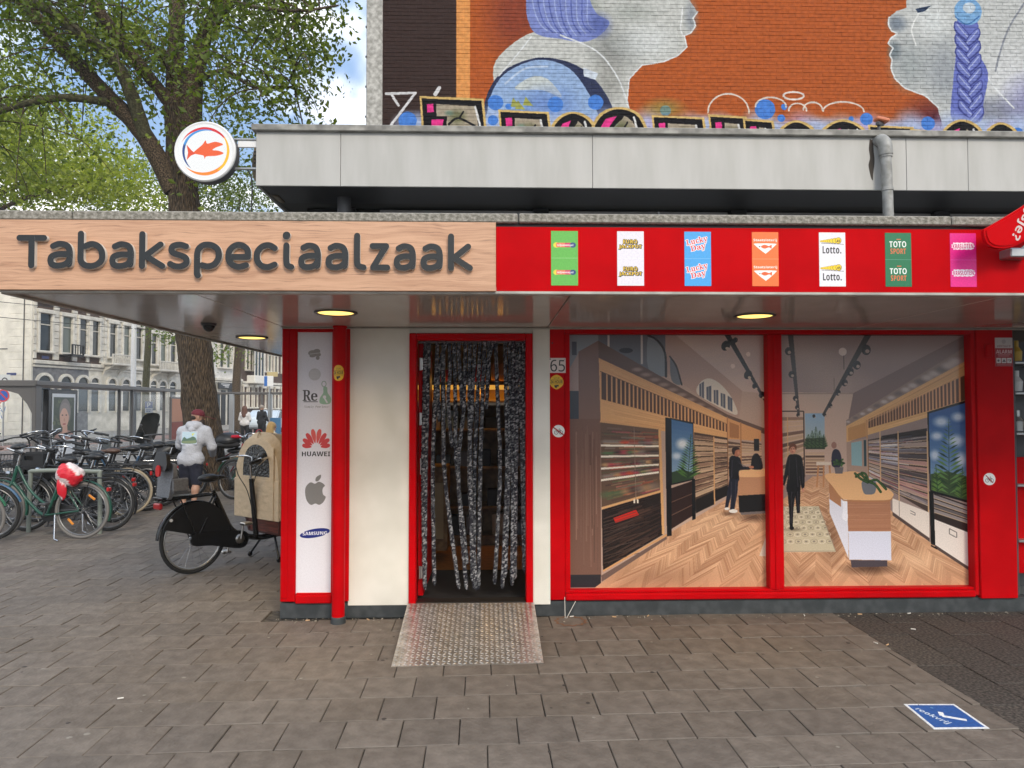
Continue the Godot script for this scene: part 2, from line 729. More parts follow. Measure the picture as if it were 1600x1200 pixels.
func wood_print(w: int, h: int, a: Color, b: Color, seed_: int) -> Print:
	var p := Print.new(Rect2(0, 0, w, h), w, h, a)
	var f := FastNoiseLite.new()
	f.seed = seed_
	f.frequency = 0.004
	f.fractal_octaves = 3
	var g := FastNoiseLite.new()
	g.seed = seed_ + 1
	g.frequency = 0.02
	g.fractal_octaves = 4
	for y in h:
		for x in w:
			var q := f.get_noise_2d(x, y * 4.0)
			var streak := g.get_noise_2d(x * 0.16, y * 7.0 + q * 60.0)
			var band := g.get_noise_2d(x * 0.05 + 900.0, y * 1.1 + q * 30.0)
			var k := clampf(0.28 + streak * 0.55 + band * 0.45, 0, 1)
			var c := a.lerp(b, k)
			if streak > 0.42:
				c = c.darkened((streak - 0.42) * 0.9)
			p.im.set_pixel(x, y, c)
	return p

# ---------------------------------------------------------------- paving
const ROW := 0.2965
func tile_at(x: float, z: float, y := 0.0) -> Vector3:
	return Vector3(x - 0.010 * z, y, z - 0.030 * x)

func ground() -> void:
	var mb := MB.new()
	# the bed that the slabs lie on reaches to the street; beyond it the land goes on
	mb.quad(T3(-150, -0.012, 60), T3(60, -0.012, 60), T3(60, -0.012, -16), T3(-150, -0.012, -16))
	var bed := grain(mat("joint sand", lin(0.105, 0.092, 0.076), 0.95), 31, 0.05, Color(0.55, 0.55, 0.55), Color(1, 1, 1), 1.1, 5)
	struct(mb, "ground", bed)
	mb = MB.new()
	mb.quad(T3(-300, -0.10, -16), T3(300, -0.10, -16), T3(300, -0.10, -320), T3(-300, -0.10, -320))
	var far := grain(mat("street asphalt", lin(0.15, 0.145, 0.14), 0.9), 32, 0.02, Color(0.7, 0.7, 0.7), Color(1, 1, 1), 0.4, 5)
	struct(mb, "street_ground", far)
	var pave := thing("pavement", "grey brown concrete slab pavement in half bond round the kiosk", "pavement")
	pave.set_meta("kind", "structure")
	var mats := []
	var base := [Vector3(0.172, 0.146, 0.122), Vector3(0.182, 0.155, 0.130), Vector3(0.162, 0.139, 0.118), Vector3(0.192, 0.165, 0.139), Vector3(0.166, 0.140, 0.115)]
	for i in 5:
		var b: Vector3 = base[i]
		var m := grain(mat("concrete slab %d" % i, lin(b.x, b.y, b.z), 0.78), 40, 0.03, Color(0.86, 0.855, 0.85), Color(1, 1, 1), 0.9, 5)
		if i > 0:
			m.albedo_texture = mats[0].albedo_texture
			m.heightmap_enabled = true
			m.heightmap_texture = mats[0].heightmap_texture
			m.heightmap_scale = 0.2
		else:
			relief(m, 41, 0.12, 0.2)
		mats.append(m)
	var stuff_m: StandardMaterial3D = mats[0].duplicate()
	stuff_m.albedo_color = Color.WHITE
	stuff_m.vertex_color_use_as_albedo = true
	stuff_m.resource_name = "concrete slabs"
	var dark := grain(mat("dark slab", lin(0.105, 0.091, 0.078), 0.8), 44, 0.12, Color(0.45, 0.45, 0.45), Color(1, 1, 1), 1.3, 5)
	var dark2: StandardMaterial3D = dark.duplicate()
	dark2.albedo_color = lin(0.122, 0.105, 0.089)
	var dark_stuff: StandardMaterial3D = dark.duplicate()
	dark_stuff.albedo_color = Color.WHITE
	dark_stuff.vertex_color_use_as_albedo = true
	var unit := []
	for i in 3:
		var t := MB.new()
		slab_shape(t, Vector3.ZERO, ROW - 0.0055, ROW - 0.0055, Vector3((i - 1) * 0.0018, 0.0012 * (i - 1), 0.0012))
		unit.append(t.mesh())
	var long_t := MB.new()
	slab_shape(long_t, Vector3.ZERO, ROW - 0.006, ROW * 2 - 0.006, Vector3.ZERO)
	var long_mesh := long_t.mesh()
	var spots := []
	var rest := MB.new()
	# rows run along the kiosk; every other row is shifted by half a slab
	for j in range(-48, 9):
		var zc := 2.095 + ROW * (j - 0.5)
		for i in range(-80, 12):
			var xc := ROW * (i + (0.5 if posmod(j, 2) == 0 else 0.0) + 0.5)
			if xc > 2.83 or xc < -17.0:
				continue
			# slabs at the border with the dark paving are cut to it
			var cut := clampf((2.712 - (xc - ROW / 2)) / ROW, 0.0, 1.0)
			if cut < 0.12:
				continue
			var p := tile_at(xc - ROW * (1.0 - cut) / 2, zc)
			if p.z < 0.02 and p.x > -1.66:
				continue
			if p.z > 4.9:
				continue
			# what the picture can show, and a little more
			var depth := 5.623 - p.z
			if absf(p.x + 0.0275 * depth * -1.0) > depth * 0.80 + 1.2:
				continue
			spots.append([p, cut, depth if depth > 2.9 and absf(p.x - 0.0275 * depth) < depth * 0.74 else depth + 100.0])
	spots.sort_custom(func(a, b): return a[2] < b[2])
	for k in spots.size():
		var p: Vector3 = spots[k][0]
		p.y = rng.randf_range(-0.0015, 0.0012)
		if k < 230:
			piece(unit[rng.randi() % 3], "paving_slab", mats[rng.randi() % 5], pave, Transform3D(Basis(Vector3.UP, 0.02 + rng.randf_range(-0.007, 0.007)).scaled_local(Vector3(spots[k][1], 1, 1)), p))
		else:
			var b: Vector3 = base[rng.randi() % 5] * rng.randf_range(0.93, 1.07)
			rest.tint = Color(b.x, b.y, b.z)
			slab_shape(rest, p, (ROW - 0.0055) * float(spots[k][1]), ROW - 0.0055, Vector3.ZERO)
	var far_slabs := part(rest, "far_paving_slabs", stuff_m, pave)
	far_slabs.set_meta("kind", "stuff")
	var dark_rest := MB.new()
	var n := 0
	for i in 12:
		var xc := 2.715 + ROW * (i + 0.5)
		for j in range(-3, 8):
			var zc := 0.535 + ROW * 2 * (j + (0.5 if i % 2 == 1 else 0.0)) - ROW
			var p := Vector3(xc - 0.013 * zc, rng.randf_range(-0.001, 0.001), zc)
			if p.z < -0.28:
				continue
			if n < 60 and p.z < 3.0 and p.x < 4.6:
				n += 1
				piece(long_mesh, "dark_paving_slab", dark if rng.randf() < 0.6 else dark2, pave, Transform3D(Basis.IDENTITY, p))
			else:
				dark_rest.tint = Color(0.110, 0.095, 0.081)
				slab_shape(dark_rest, p, ROW - 0.006, ROW * 2 - 0.006, Vector3.ZERO)
	part(dark_rest, "far_dark_slabs", dark_stuff, pave).set_meta("kind", "stuff")
	# the street at the back, laid along the houses
	var along := Vector3(sin(deg_to_rad(11.0)), 0, -cos(deg_to_rad(11.0)))
	var across := Vector3(-along.z, 0, along.x) * -1.0
	var o := Vector3(-26.23, 0, -35.56)
	var strips := [
		["far_pavement", lin(0.40, 0.37, 0.33), -0.5, 6.3, 0.0, 51],
		["road_gutter", lin(0.10, 0.10, 0.10), 6.3, 6.7, -0.085, 52],
		["cycle_path", lin(0.34, 0.20, 0.165), 6.7, 9.6, -0.090, 53],
		["tram_road", lin(0.25, 0.21, 0.19), 9.6, 15.6, -0.094, 54],
		["tram_platform", lin(0.38, 0.35, 0.31), 15.6, 19.6, 0.0, 55],
	]
	for s in strips:
		var g := MB.new()
		var a: Vector3 = o - across * float(s[2])
		var b: Vector3 = o - across * float(s[3])
		var y := Vector3.UP * float(s[4])
		var f0: Vector3 = along * -25.0
		var f1: Vector3 = along * 120.0
		g.quad(b + f0 + y, b + f1 + y, a + f1 + y, a + f0 + y)
		var dn := Vector3.UP * -0.2
		g.quad(b + f0 + y + dn, b + f1 + y + dn, b + f1 + y, b + f0 + y)
		var m := grain(mat(s[0], s[1], 0.88), int(s[5]), 0.03, Color(0.72, 0.72, 0.72), Color(1, 1, 1), 0.7, 5)
		struct(g, s[0], m)
	# tram rails set in the road
	var rail_set := thing("tram_rails", "four steel tram rails set flush in the road behind the shelters", "rails")
	rail_set.set_meta("kind", "structure")
	for d: float in [10.4, 11.85, 13.2, 14.65]:
		var g := MB.new()
		var c: Vector3 = o - across * d
		g.bar(c + along * -25.0 + Vector3(0, -0.088, 0), c + along * 120.0 + Vector3(0, -0.088, 0), 0.07, 0.02)
		part(g, "rail", M["galvanised"], rail_set)

func slab_shape(t: MB, p: Vector3, w: float, d: float, lift: Vector3) -> void:
	var b := 0.004
	var hx := w / 2
	var hz := d / 2
	var y0 := -0.011
	var c := []
	for s: Vector2 in [V(-1, 1), V(1, 1), V(1, -1), V(-1, -1)]:
		var up := lift.x * s.x + lift.y * s.y + lift.z
		c.append([p + T3(s.x * hx, y0, s.y * hz), p + T3(s.x * hx, -b * 0.8 + up, s.y * hz), p + T3(s.x * (hx - b), up, s.y * (hz - b))])
	t.quad(c[0][2], c[1][2], c[2][2], c[3][2])
	for i in 4:
		var j := (i + 1) % 4
		t.quad(c[i][1], c[j][1], c[j][2], c[i][2])
		t.quad(c[i][0], c[j][0], c[j][1], c[i][1])

# ---------------------------------------------------------------- the building with the mural
func mural_print() -> Print:
	# drawn on the wall in units of about 1.08 cm, y down
	var orange := rgb8(186, 94, 43)
	var P := Print.new(Rect2(560, -92, 1160, 332), 2048, 586, orange)
	var line := rgb8(232, 236, 238)
	P.rect(560, -92, 712, 240, rgb8(62, 46, 42))
	P.rect(710, -92, 731, 240, rgb8(232, 160, 92))
	P.spray(V(800, 20), 60, 90, Color(0.42, 0.18, 0.2, 0.5))
	P.spray(V(1470, 190), 90, 60, Color(0.30, 0.12, 0.22, 0.85))
	# the figure on the left: shoulder, neck, jaw, hair
	var skin := rgb8(206, 208, 204)
	P.poly(smooth([V(770, 150), V(770, 95), V(822, 50), V(870, 50), V(925, 75), V(960, 118), V(976, 165), V(976, 200), V(770, 200)]), skin)
	P.path([V(880, -92), V(1070, -92), V(1064, -30), V(1072, -5), V(1083, 12), V(1076, 22), V(1080, 34), V(1072, 46), V(1062, 50), V(1066, 68), V(1052, 82), V(1030, 92), V(996, 98), V(976, 120), V(972, 165), V(940, 120), V(890, 70), V(850, 40)], skin)
	P.spray(V(955, 70), 55, 42, Color(0.55, 0.56, 0.55, 0.75))
	P.spray(V(1000, 60), 60, 40, Color(0.9, 0.92, 0.92, 0.6))
	P.spray(V(980, 15), 50, 22, Color(0.66, 0.68, 0.66, 0.6))
	P.spray(V(905, 5), 40, 40, Color(0.60, 0.63, 0.60, 0.6))
	P.spray(V(1073, 20), 14, 34, Color(0.55, 0.58, 0.62, 0.7))
	P.spray(V(945, 120), 30, 50, Color(0.62, 0.62, 0.6, 0.7))
	P.line(PackedVector2Array([V(1083, 12), V(1076, 22), V(1080, 34), V(1072, 46), V(1062, 50), V(1066, 68), V(1052, 82), V(1030, 92), V(996, 98), V(976, 120), V(972, 160)]), 2.2, line)
	P.line(PackedVector2Array([V(1060, 5), V(1056, 40), V(1060, 50)]), 2.0, rgb8(236, 238, 238))
	P.poly(smooth([V(822, -92), V(817, 0), V(822, 35), V(836, 52), V(870, 58), V(905, 62), V(930, 52), V(946, 30), V(925, 15), V(915, -20), V(930, -92)]), rgb8(132, 146, 208))
	for i in 11:
		var x := 824.0 + i * 8.6
		P.line(smooth([V(x, -92), V(x + 2, -10), V(x + 12 - i, 30), V(x + 26 - i * 1.2, 55 - absf(i - 5) * 2)], false), 1.8, rgb8(170, 184, 228) if i % 2 == 0 else rgb8(92, 106, 178))
	P.spray(V(930, 35), 24, 26, Color(0.3, 0.36, 0.62, 0.6))
	# the collar of the suit
	P.poly(smooth([V(752, 168), V(772, 120), V(810, 95), V(850, 88), V(895, 100), V(930, 130), V(952, 175), V(940, 215), V(760, 215)]), rgb8(52, 60, 92))
	P.poly(smooth([V(758, 170), V(777, 122), V(815, 97), V(850, 92), V(885, 106), V(911, 140), V(928, 180), V(920, 215), V(770, 215)]), rgb8(156, 184, 224))
	P.path([V(905, 103), V(928, 112), V(924, 122), V(906, 117)], rgb8(214, 224, 236))
	P.poly(smooth([V(800, 138), V(825, 119), V(850, 122), V(872, 150), V(842, 140)]), rgb8(206, 214, 214))
	P.line(smooth([V(785, 130), V(815, 106), V(850, 102)], false), 3.0, rgb8(196, 214, 238))
	P.spray(V(850, 165), 60, 40, Color(0.36, 0.5, 0.8, 0.5))
	P.line(smooth([V(775, 118), V(800, 88), V(825, 55)], false), 2.0, line)
	P.line(smooth([V(870, 52), V(925, 76), V(958, 118), V(975, 165)], false), 2.4, line)
	# the figure on the right looks back to the left
	P.path([V(1410, -92), V(1412, 0), V(1396, 6), V(1384, 16), V(1383, 28), V(1388, 38), V(1397, 42), V(1386, 50), V(1382, 58), V(1390, 66), V(1384, 76), V(1388, 84), V(1386, 98), V(1392, 115), V(1408, 130), V(1440, 142), V(1458, 158), V(1466, 190), V(1500, 215), V(1720, 215), V(1720, -92)], rgb8(204, 207, 206))
	P.spray(V(1396, 26), 20, 18, Color(0.45, 0.5, 0.56, 0.8))
	P.spray(V(1392, 70), 14, 20, Color(0.36, 0.42, 0.46, 0.85))
	P.spray(V(1415, 90), 40, 55, Color(0.62, 0.65, 0.66, 0.7))
	P.spray(V(1470, 100), 40, 70, Color(0.60, 0.63, 0.66, 0.7))
	P.spray(V(1455, 20), 36, 40, Color(0.9, 0.92, 0.92, 0.7))
	P.spray(V(1575, 120), 60, 80, Color(0.90, 0.91, 0.92, 0.7))
	P.spray(V(1545, 165), 70, 30, Color(0.5, 0.52, 0.6, 0.7))
	P.spray(V(1620, 150), 70, 60, Color(0.42, 0.42, 0.72, 0.5))
	P.line(smooth([V(1432, 8), V(1420, 34), V(1426, 60)], false), 2.4, rgb8(240, 242, 240))
	P.path([V(1426, 2), V(1452, -4), V(1440, 6), V(1430, 8)], rgb8(48, 66, 96))
	P.line(PackedVector2Array([V(1384, 16), V(1383, 28), V(1388, 38), V(1397, 42), V(1386, 50), V(1382, 58), V(1390, 66), V(1384, 76), V(1388, 84), V(1386, 98), V(1392, 115), V(1408, 130), V(1440, 142), V(1460, 160)]), 2.4, line)
	P.line(smooth([V(1600, -10), V(1575, 30), V(1560, 70), V(1552, 100)], false), 3.0, rgb8(150, 155, 165))
	P.line(smooth([V(1528, 80), V(1545, 120), V(1580, 160)], false), 2.4, line)
	# braid and its tie
	P.poly(smooth([V(1492, 20), V(1524, 20), V(1526, 70), V(1540, 105), V(1532, 150), V(1526, 182), V(1482, 182), V(1484, 120), V(1490, 70)]), rgb8(110, 122, 200))
	for i in 7:
		# lobes of the plait, left and right in turn
		var y := 34.0 + i * 21.0
		for s: float in [-1.0, 1.0]:
			var yy := y + (10.0 if s > 0 else 0.0)
			var cx := 1508.0 + i * 0.6
			P.poly(smooth([V(cx + s * 19, yy - 13), V(cx + s * 20, yy + 2), V(cx + s * 4, yy + 17), V(cx - s * 6, yy + 20), V(cx - s * 3, yy + 8), V(cx + s * 8, yy - 6)], true, 4), rgb8(70, 78, 150))
			P.poly(smooth([V(cx + s * 18, yy - 11), V(cx + s * 18, yy), V(cx + s * 4, yy + 14), V(cx - s * 4, yy + 17), V(cx - s * 1, yy + 8), V(cx + s * 9, yy - 5)], true, 4), rgb8(122, 134, 206))
			P.line(smooth([V(cx + s * 16, yy - 8), V(cx + s * 8, yy + 2), V(cx - s * 1, yy + 12)], false), 1.6, rgb8(184, 194, 236))
	P.poly(oval(1510, 5, 22, 22), rgb8(130, 178, 224))
	P.poly(oval(1512, -1, 10, 9), rgb8(206, 220, 232))
	P.line(smooth([V(1490, 14), V(1508, 26), V(1528, 12)], false), 2.0, rgb8(70, 120, 180))
	# sprayed band of lettering along the roof
	for i in 46:
		var x := 640.0 + i * 21.5
		P.spray(V(x, 196 + 5 * sin(i * 1.7)), 34, 26 + 8 * sin(i * 2.3), Color(0.72, 0.79, 0.93, 0.85) if i % 5 != 3 else Color(0.78, 0.70, 0.9, 0.7))
	for b in [[770, 160, 12], [790, 166, 5], [766, 188, 8], [636, 190, 14], [862, 162, 12], [924, 158, 12], [1032, 170, 8.5], [1187, 166, 16], [1217, 162, 5], [1212, 180, 6], [1346, 180, 10], [1322, 180, 4], [1443, 186, 11], [1585, 200, 9]]:
		P.poly(oval(b[0], b[1], b[2], b[2]), rgb8(80, 138, 224))
	P.spray(V(1030, 166), 40, 20, Color(0.6, 0.62, 0.34, 0.6))
	for a in [[1130, 172, 32, 30], [1196, 162, 24, 15], [1238, 168, 14, 12], [1262, 166, 15, 12], [1310, 168, 32, 15]]:
		P.line(arc(a[0], a[1], a[2], a[3], 180, 360), 2.6, rgb8(232, 220, 210))
	P.line(oval(1232, 144, 16, 6), 3.0, rgb8(236, 226, 220))
	for sx in [[793, 152], [800, 156], [812, 150]]:
		P.path([V(sx[0], sx[1] + 14), V(sx[0] + 4, sx[1]), V(sx[0] + 16, sx[1] + 15)], rgb8(168, 172, 92))
	P.line(PackedVector2Array([V(603, 148), V(648, 146), V(610, 198)]), 4.0, rgb8(226, 226, 228))
	P.line(PackedVector2Array([V(612, 150), V(622, 166)]), 4.0, rgb8(226, 226, 228))
	P.line(PackedVector2Array([V(684, 138), V(678, 148)]), 6.0, rgb8(226, 226, 228))
	var blocks := [[662, 158, 752], [782, 178, 852], [856, 180, 920], [922, 172, 996], [1018, 184, 1092], [1106, 182, 1158], [1160, 188, 1200], [1204, 190, 1266], [1272, 188, 1344], [1356, 196, 1420], [1422, 202, 1462], [1464, 186, 1528], [1530, 190, 1586]]
	for k in blocks.size():
		var b: Array = blocks[k]
		var x0: float = b[0]
		var y0: float = b[1] + 1.0
		var x1: float = b[2]
		var mx := (x0 + x1) / 2
		var round_top: bool = k in [2, 3, 7, 8, 11, 12]
		var ink := rgb8(24, 22, 26)
		var pink := rgb8(240, 62, 150)
		for lay in [[8.0, rgb8(222, 190, 122)], [4.5, ink], [-4.0, rgb8(176, 164, 144)]]:
			var e: float = lay[0]
			if round_top:
				P.poly(smooth([V(x0 - e, 240), V(x0 + 10 - e, y0 + 18 - e), V(mx, y0 - e), V(x1 - 8 + e, y0 + 16 - e), V(x1 + e, 240)]), lay[1])
			else:
				P.path([V(x0 - e, y0 - e), V(x1 - 8 + e, y0 + 3 - e), V(x1 + e, 240), V(x0 + 6 - e, 240)], lay[1])
		P.spray(V(mx + 4, y0 + 24), 18, 16, Color(0.42, 0.44, 0.30, 0.75))
		P.spray(V(mx - 8, y0 + 18), 9, 6, Color(0.45, 0.58, 0.52, 0.7))
		if round_top:
			P.poly(smooth([V(x0 + 2, y0 + 50), V(x0 + 12, y0 + 20), V(mx, y0 + 3), V(mx + 8, y0 + 8), V(x0 + 30, y0 + 24), V(x0 + 22, y0 + 50)], true, 4), ink)
			P.path([V(x0 + 8, y0 + 27), V(x0 + 17, y0 + 11), V(mx - 2, y0 + 6), V(x0 + 24, y0 + 22), V(x0 + 20, y0 + 29)], pink)
			P.path([V(x0 + 4, y0 + 34), V(x0 + 19, y0 + 33), V(x0 + 18, y0 + 50), V(x0 + 2, y0 + 50)], pink)
		else:
			P.path([V(x0 - 2, y0 - 2), V(x0 + 17, y0 - 2), V(x0 + 18, y0 + 24), V(x0 + 34, y0 + 24), V(x0 + 32, y0 + 60), V(x0 + 4, y0 + 60)], ink)
			P.path([V(x0 + 3, y0 + 5), V(x0 + 13, y0 + 4), V(x0 + 14, y0 + 17), V(x0 + 4, y0 + 18)], pink)
			P.path([V(x0 + 10, y0 + 29), V(x0 + 29, y0 + 28), V(x0 + 27, y0 + 40), V(x0 + 10, y0 + 44)], pink)
		P.line(PackedVector2Array([V(x1 - 13, y0 + 8), V(x1 - 5, y0 + 40)]), 3.4, rgb8(232, 232, 230))
		P.line(smooth([V(mx - 8, y0 + 36), V(mx + 2, y0 + 27), V(mx + 12, y0 + 28), V(x1 - 14, y0 + 38)], false), 3.2, ink)
		P.line(smooth([V(mx + 8, y0 + 26), V(mx + 14, y0 + 16)], false), 2.6, ink)
	P.soften(0.62)
	P.speckle(61, 0.12, 0.06)
	return P

func mural_building() -> void:
	var t := thing("mural_building", "tall brick building end wall with painted mural of two pale heads on orange", "building")
	var m := printed("mural on brick", mural_print(), 0.75)
	m.albedo_color = Color(0.86, 0.86, 0.86)
	relief(m, 62, 0.08, 0.08)
	m.metallic_specular = 0.25
	var x0 := -2.078
	var k := 0.010811
	var to_uv := func(x: float, y: float) -> Vector2:
		# wall metres to the print
		var px: float = 573.0 + (x - x0) / k
		var py: float = (8.362 - y) / 0.01062
		return Vector2((px - 560.0) / 1160.0, (py + 92.0) / 332.0)
	# backing wall, its face at the depth of the joints
	var z := -6.0
	var back := MB.new()
	var wall_lo := 0.0
	var y_lo := 5.85
	var y_hi := 9.25
	var x_hi := 10.25
	var a: Vector2 = to_uv.call(-1.81, y_lo)
	var b: Vector2 = to_uv.call(x_hi, y_hi)
	back.quad(T3(-1.81, y_lo, z - 0.0045), T3(x_hi, y_lo, z - 0.0045), T3(x_hi, y_hi, z - 0.0045), T3(-1.81, y_hi, z - 0.0045), V(a.x, a.y), V(b.x, a.y), V(b.x, b.y), V(a.x, b.y))
	part(back, "painted_joints", m, t)
	var body := MB.new()
	body.box(T3(7.0, 2.9, -9.0), T3(17.6, 5.88, 5.98))
	body.box(T3(7.0, 11.1, -9.0), T3(17.6, 3.7, 5.98))
	body.box(T3(7.0, 7.55, -9.02), T3(17.6, 3.42, 5.9))
	body.box(T3(13.0, 7.55, -6.03), T3(5.4, 3.42, 0.06))
	part(body, "wall", grain(mat("brown brick", lin(0.16, 0.09, 0.065), 0.85), 63, 0.05, Color(0.7, 0.7, 0.7), Color(1, 1, 1), 1.0), t)
	# concrete corner strip with its notches
	var col := MB.new()
	col.box(T3(-1.945, 6.0, -6.15), T3(0.266, 13.0, 0.34), 0.012)
	var strip := part(col, "corner_column", grain(mat("pale concrete", lin(0.50, 0.49, 0.46), 0.85), 64, 0.03, Color(0.75, 0.75, 0.74), Color(1, 1, 1), 1.2), t)
	for i in 9:
		var nb := MB.new()
		nb.box(T3(-2.082, 5.9 + i * 0.5, -5.995), T3(0.02, 0.03, 0.04), 0.004)
		part(nb, "strap", M["dark grey metal"], strip)
	# bricks in stretcher bond; the largest in view are pieces of their own
	var course := 0.0625
	var bl := 0.2225
	var rows := int((y_hi - y_lo) / course)
	var rest := MB.new()
	var made := 0
	for r in rows:
		var y := y_lo + course * (r + 0.5)
		var n := int((x_hi + 1.81) / bl) + 2
		for i in n:
			var xa := -1.81 + bl * (i - (0.5 if r % 2 == 0 else 0.0))
			var xb := minf(xa + bl, x_hi)
			xa = maxf(xa, -1.81)
			if xb - xa < 0.03:
				continue
			var w := xb - xa - 0.010
			var h := course - 0.0095
			var c := Vector3((xa + xb) / 2, y, z - 0.006)
			var pr := 0.0060 + rng.randf_range(-0.002, 0.003)
			var own := made < 290 and y > 6.35 and y < 8.3 and c.x > -1.8 and c.x < 3.3 and (r * 7 + i * 3) % 3 != 1
			var mb := MB.new() if own else rest
			var o := Vector3.ZERO if own else c
			brick_shape(mb, o, w, h, pr, to_uv, c)
			if own:
				made += 1
				piece(mb.mesh(), "brick", m, t, Transform3D(Basis.IDENTITY, c))
	part(rest, "further_bricks", m, t).set_meta("kind", "stuff")

func brick_shape(mb: MB, o: Vector3, w: float, h: float, pr: float, to_uv: Callable, c: Vector3) -> void:
	var e := 0.003
	var f := []
	var g := []
	var uf := []
	for s: Vector2 in [V(-1, -1), V(1, -1), V(1, 1), V(-1, 1)]:
		f.append(o + T3(s.x * (w / 2 - e), s.y * (h / 2 - e), pr))
		g.append(o + T3(s.x * w / 2, s.y * h / 2, 0.0))
		uf.append(to_uv.call(c.x + s.x * w / 2, c.y + s.y * h / 2))
	mb.quad(f[0], f[1], f[2], f[3], uf[0], uf[1], uf[2], uf[3])
	for i in 4:
		var j := (i + 1) % 4
		mb.quad(g[i], g[j], f[j], f[i], uf[i], uf[j], uf[j], uf[i])

# ---------------------------------------------------------------- the kiosk
var shop: Node3D
func kiosk() -> void:
	shop = thing("tobacco_kiosk", "low red and white tobacco kiosk with wide flat canopy and grey roof band", "kiosk")
	var red: Material = M["red paint"]
	var white: Material = M["white wall panel"]
	var S := 2.27
	# plinth under the facade
	var mb := MB.new()
	mb.box(T3(-1.155, 0.055, -0.06), T3(1.0, 0.12, 0.10), 0.004)
	mb.box(T3(2.33, 0.055, -0.06), T3(3.99, 0.12, 0.10), 0.004)
	mb.box(T3(-1.61, 0.055, -3.1), T3(0.09, 0.12, 6.0))
	part(mb, "plinth", M["slate plinth"], shop)
	# red frame with the lit sign panel at the left corner
	mb = MB.new()
	mb.box(T3(-1.592, 1.20, -0.05), T3(0.116, 2.14, 0.12), 0.006)
	mb.box(T3(-1.618, 1.21, 0.0135), T3(0.05, 2.1, 0.012), 0.004)
	mb.box(T3(-1.19, 1.20, -0.05), T3(0.14, 2.14, 0.12), 0.006)
	mb.box(T3(-1.397, 2.252, -0.05), T3(0.272, 0.036, 0.118), 0.005)
	mb.box(T3(-1.39, 0.150, -0.035), T3(0.286, 0.064, 0.115), 0.008)
	mb.box(T3(-1.39, 0.186, -0.045), T3(0.280, 0.022, 0.09), 0.005)
	part(mb, "corner_frame", red, shop)
	# white wall either side of the door
	mb = MB.new()
	mb.box(T3(-0.89, 1.180, -0.055), T3(0.476, 2.17, 0.11), 0.003)
	part(mb, "wall_panel", white, shop)
	mb = MB.new()
	mb.box(T3(0.3865, 1.178, -0.050), T3(0.137, 2.17, 0.12), 0.003)
	part(mb, "wall_panel", white, shop)
	mb = MB.new()
	mb.box(T3(-0.167, 2.247, -0.055), T3(0.966, 0.038, 0.11), 0.002)
	part(mb, "wall_panel", white, shop)
	# the filled-in letter box on the left panel shows as a faint edge
	mb = MB.new()
	mb.box(T3(-0.965, 1.53, 0.0005), T3(0.005, 0.16, 0.002))
	mb.box(T3(-0.80, 1.47, 0.0005), T3(0.15, 0.005, 0.002))
	mb.box(T3(-0.715, 1.53, 0.0005), T3(0.004, 0.14, 0.002))
	part(mb, "old_hatch_edge", white, shop)
	# door frame
	mb = MB.new()
	mb.box(T3(-0.626, 1.165, -0.04), T3(0.054, 2.12, 0.14), 0.006)
	mb.box(T3(0.291, 1.165, -0.04), T3(0.054, 2.12, 0.14), 0.006)
	mb.box(T3(-0.1675, 2.198, -0.04), T3(0.862, 0.054, 0.138), 0.006)
	part(mb, "door_frame", red, shop)
	mb = MB.new()
	mb.box(T3(-0.1675, 0.098, -0.05), T3(0.862, 0.044, 0.14), 0.006)
	mb.box(T3(-0.1675, 0.05, -0.04), T3(0.862, 0.052, 0.10), 0.004)
	part(mb, "door_sill", M["black plastic"], shop)
	# red corner post and the shop windows
	mb = MB.new()
	mb.box(T3(0.5135, 1.195, -0.05), T3(0.115, 2.136, 0.12), 0.005)
	part(mb, "red_post", red, shop)
	mb = MB.new()
	mb.box(T3(4.045, 1.19, -0.045), T3(0.302, 2.156, 0.13), 0.006)
	mb.box(T3(3.875, 1.20, -0.05), T3(0.034, 2.13, 0.11), 0.005)
	part(mb, "red_post", red, shop)
	mb = MB.new()
	mb.box(T3(2.214, 2.244, -0.05), T3(3.282, 0.036, 0.118), 0.004)
	mb.box(T3(2.214, 0.150, -0.04), T3(3.282, 0.054, 0.125), 0.010)
	mb.box(T3(2.214, 0.188, -0.05), T3(3.280, 0.020, 0.09), 0.004)
	mb.box(T3(0.594, 1.21, -0.055), T3(0.042, 2.03, 0.09), 0.005)
	mb.box(T3(2.259, 1.21, -0.05), T3(0.116, 2.03, 0.11), 0.006)
	mb.box(T3(2.259, 1.21, 0.0075), T3(0.030, 2.028, 0.012), 0.004)
	part(mb, "window_frame", red, shop)
	for w in [[0.6155, 2.2005], [2.3175, 3.8575]]:
		mb = MB.new()
		mb.box(T3((w[0] + w[1]) / 2, 1.213, -0.085), T3(w[1] - w[0], 2.03, 0.012))
		part(mb, "window_pane", M["dark window glass"], shop)
	# round red column standing just in front of the wall
	mb = MB.new()
	mb.lathe([V(0.048, 0.05), V(0.0485, 2.252)], T3(-1.175, 0, 0.125), 28)
	mb.lathe([V(0.048, 2.252), V(0.055, 2.254), V(0.055, 2.268)], T3(-1.175, 0, 0.125), 28)
	var col := part(mb, "round_column", red, shop)
	mb = MB.new()
	mb.lathe([V(0.058, -0.01), V(0.054, 0.045), V(0.049, 0.052), V(0.0, 0.052)], T3(-1.175, 0, 0.125), 28)
	part(mb, "column_foot", M["slate plinth"], col)
	# body behind the facade: side wall, back, ceiling and floor of the shop
	mb = MB.new()
	mb.box(T3(-1.60, 1.19, -3.1), T3(0.09, 2.15, 5.98))
	mb.box(T3(1.6, 1.19, -6.05), T3(6.5, 2.15, 0.1))
	mb.box(T3(1.30, 1.19, -3.0), T3(0.1, 2.15, 5.8))
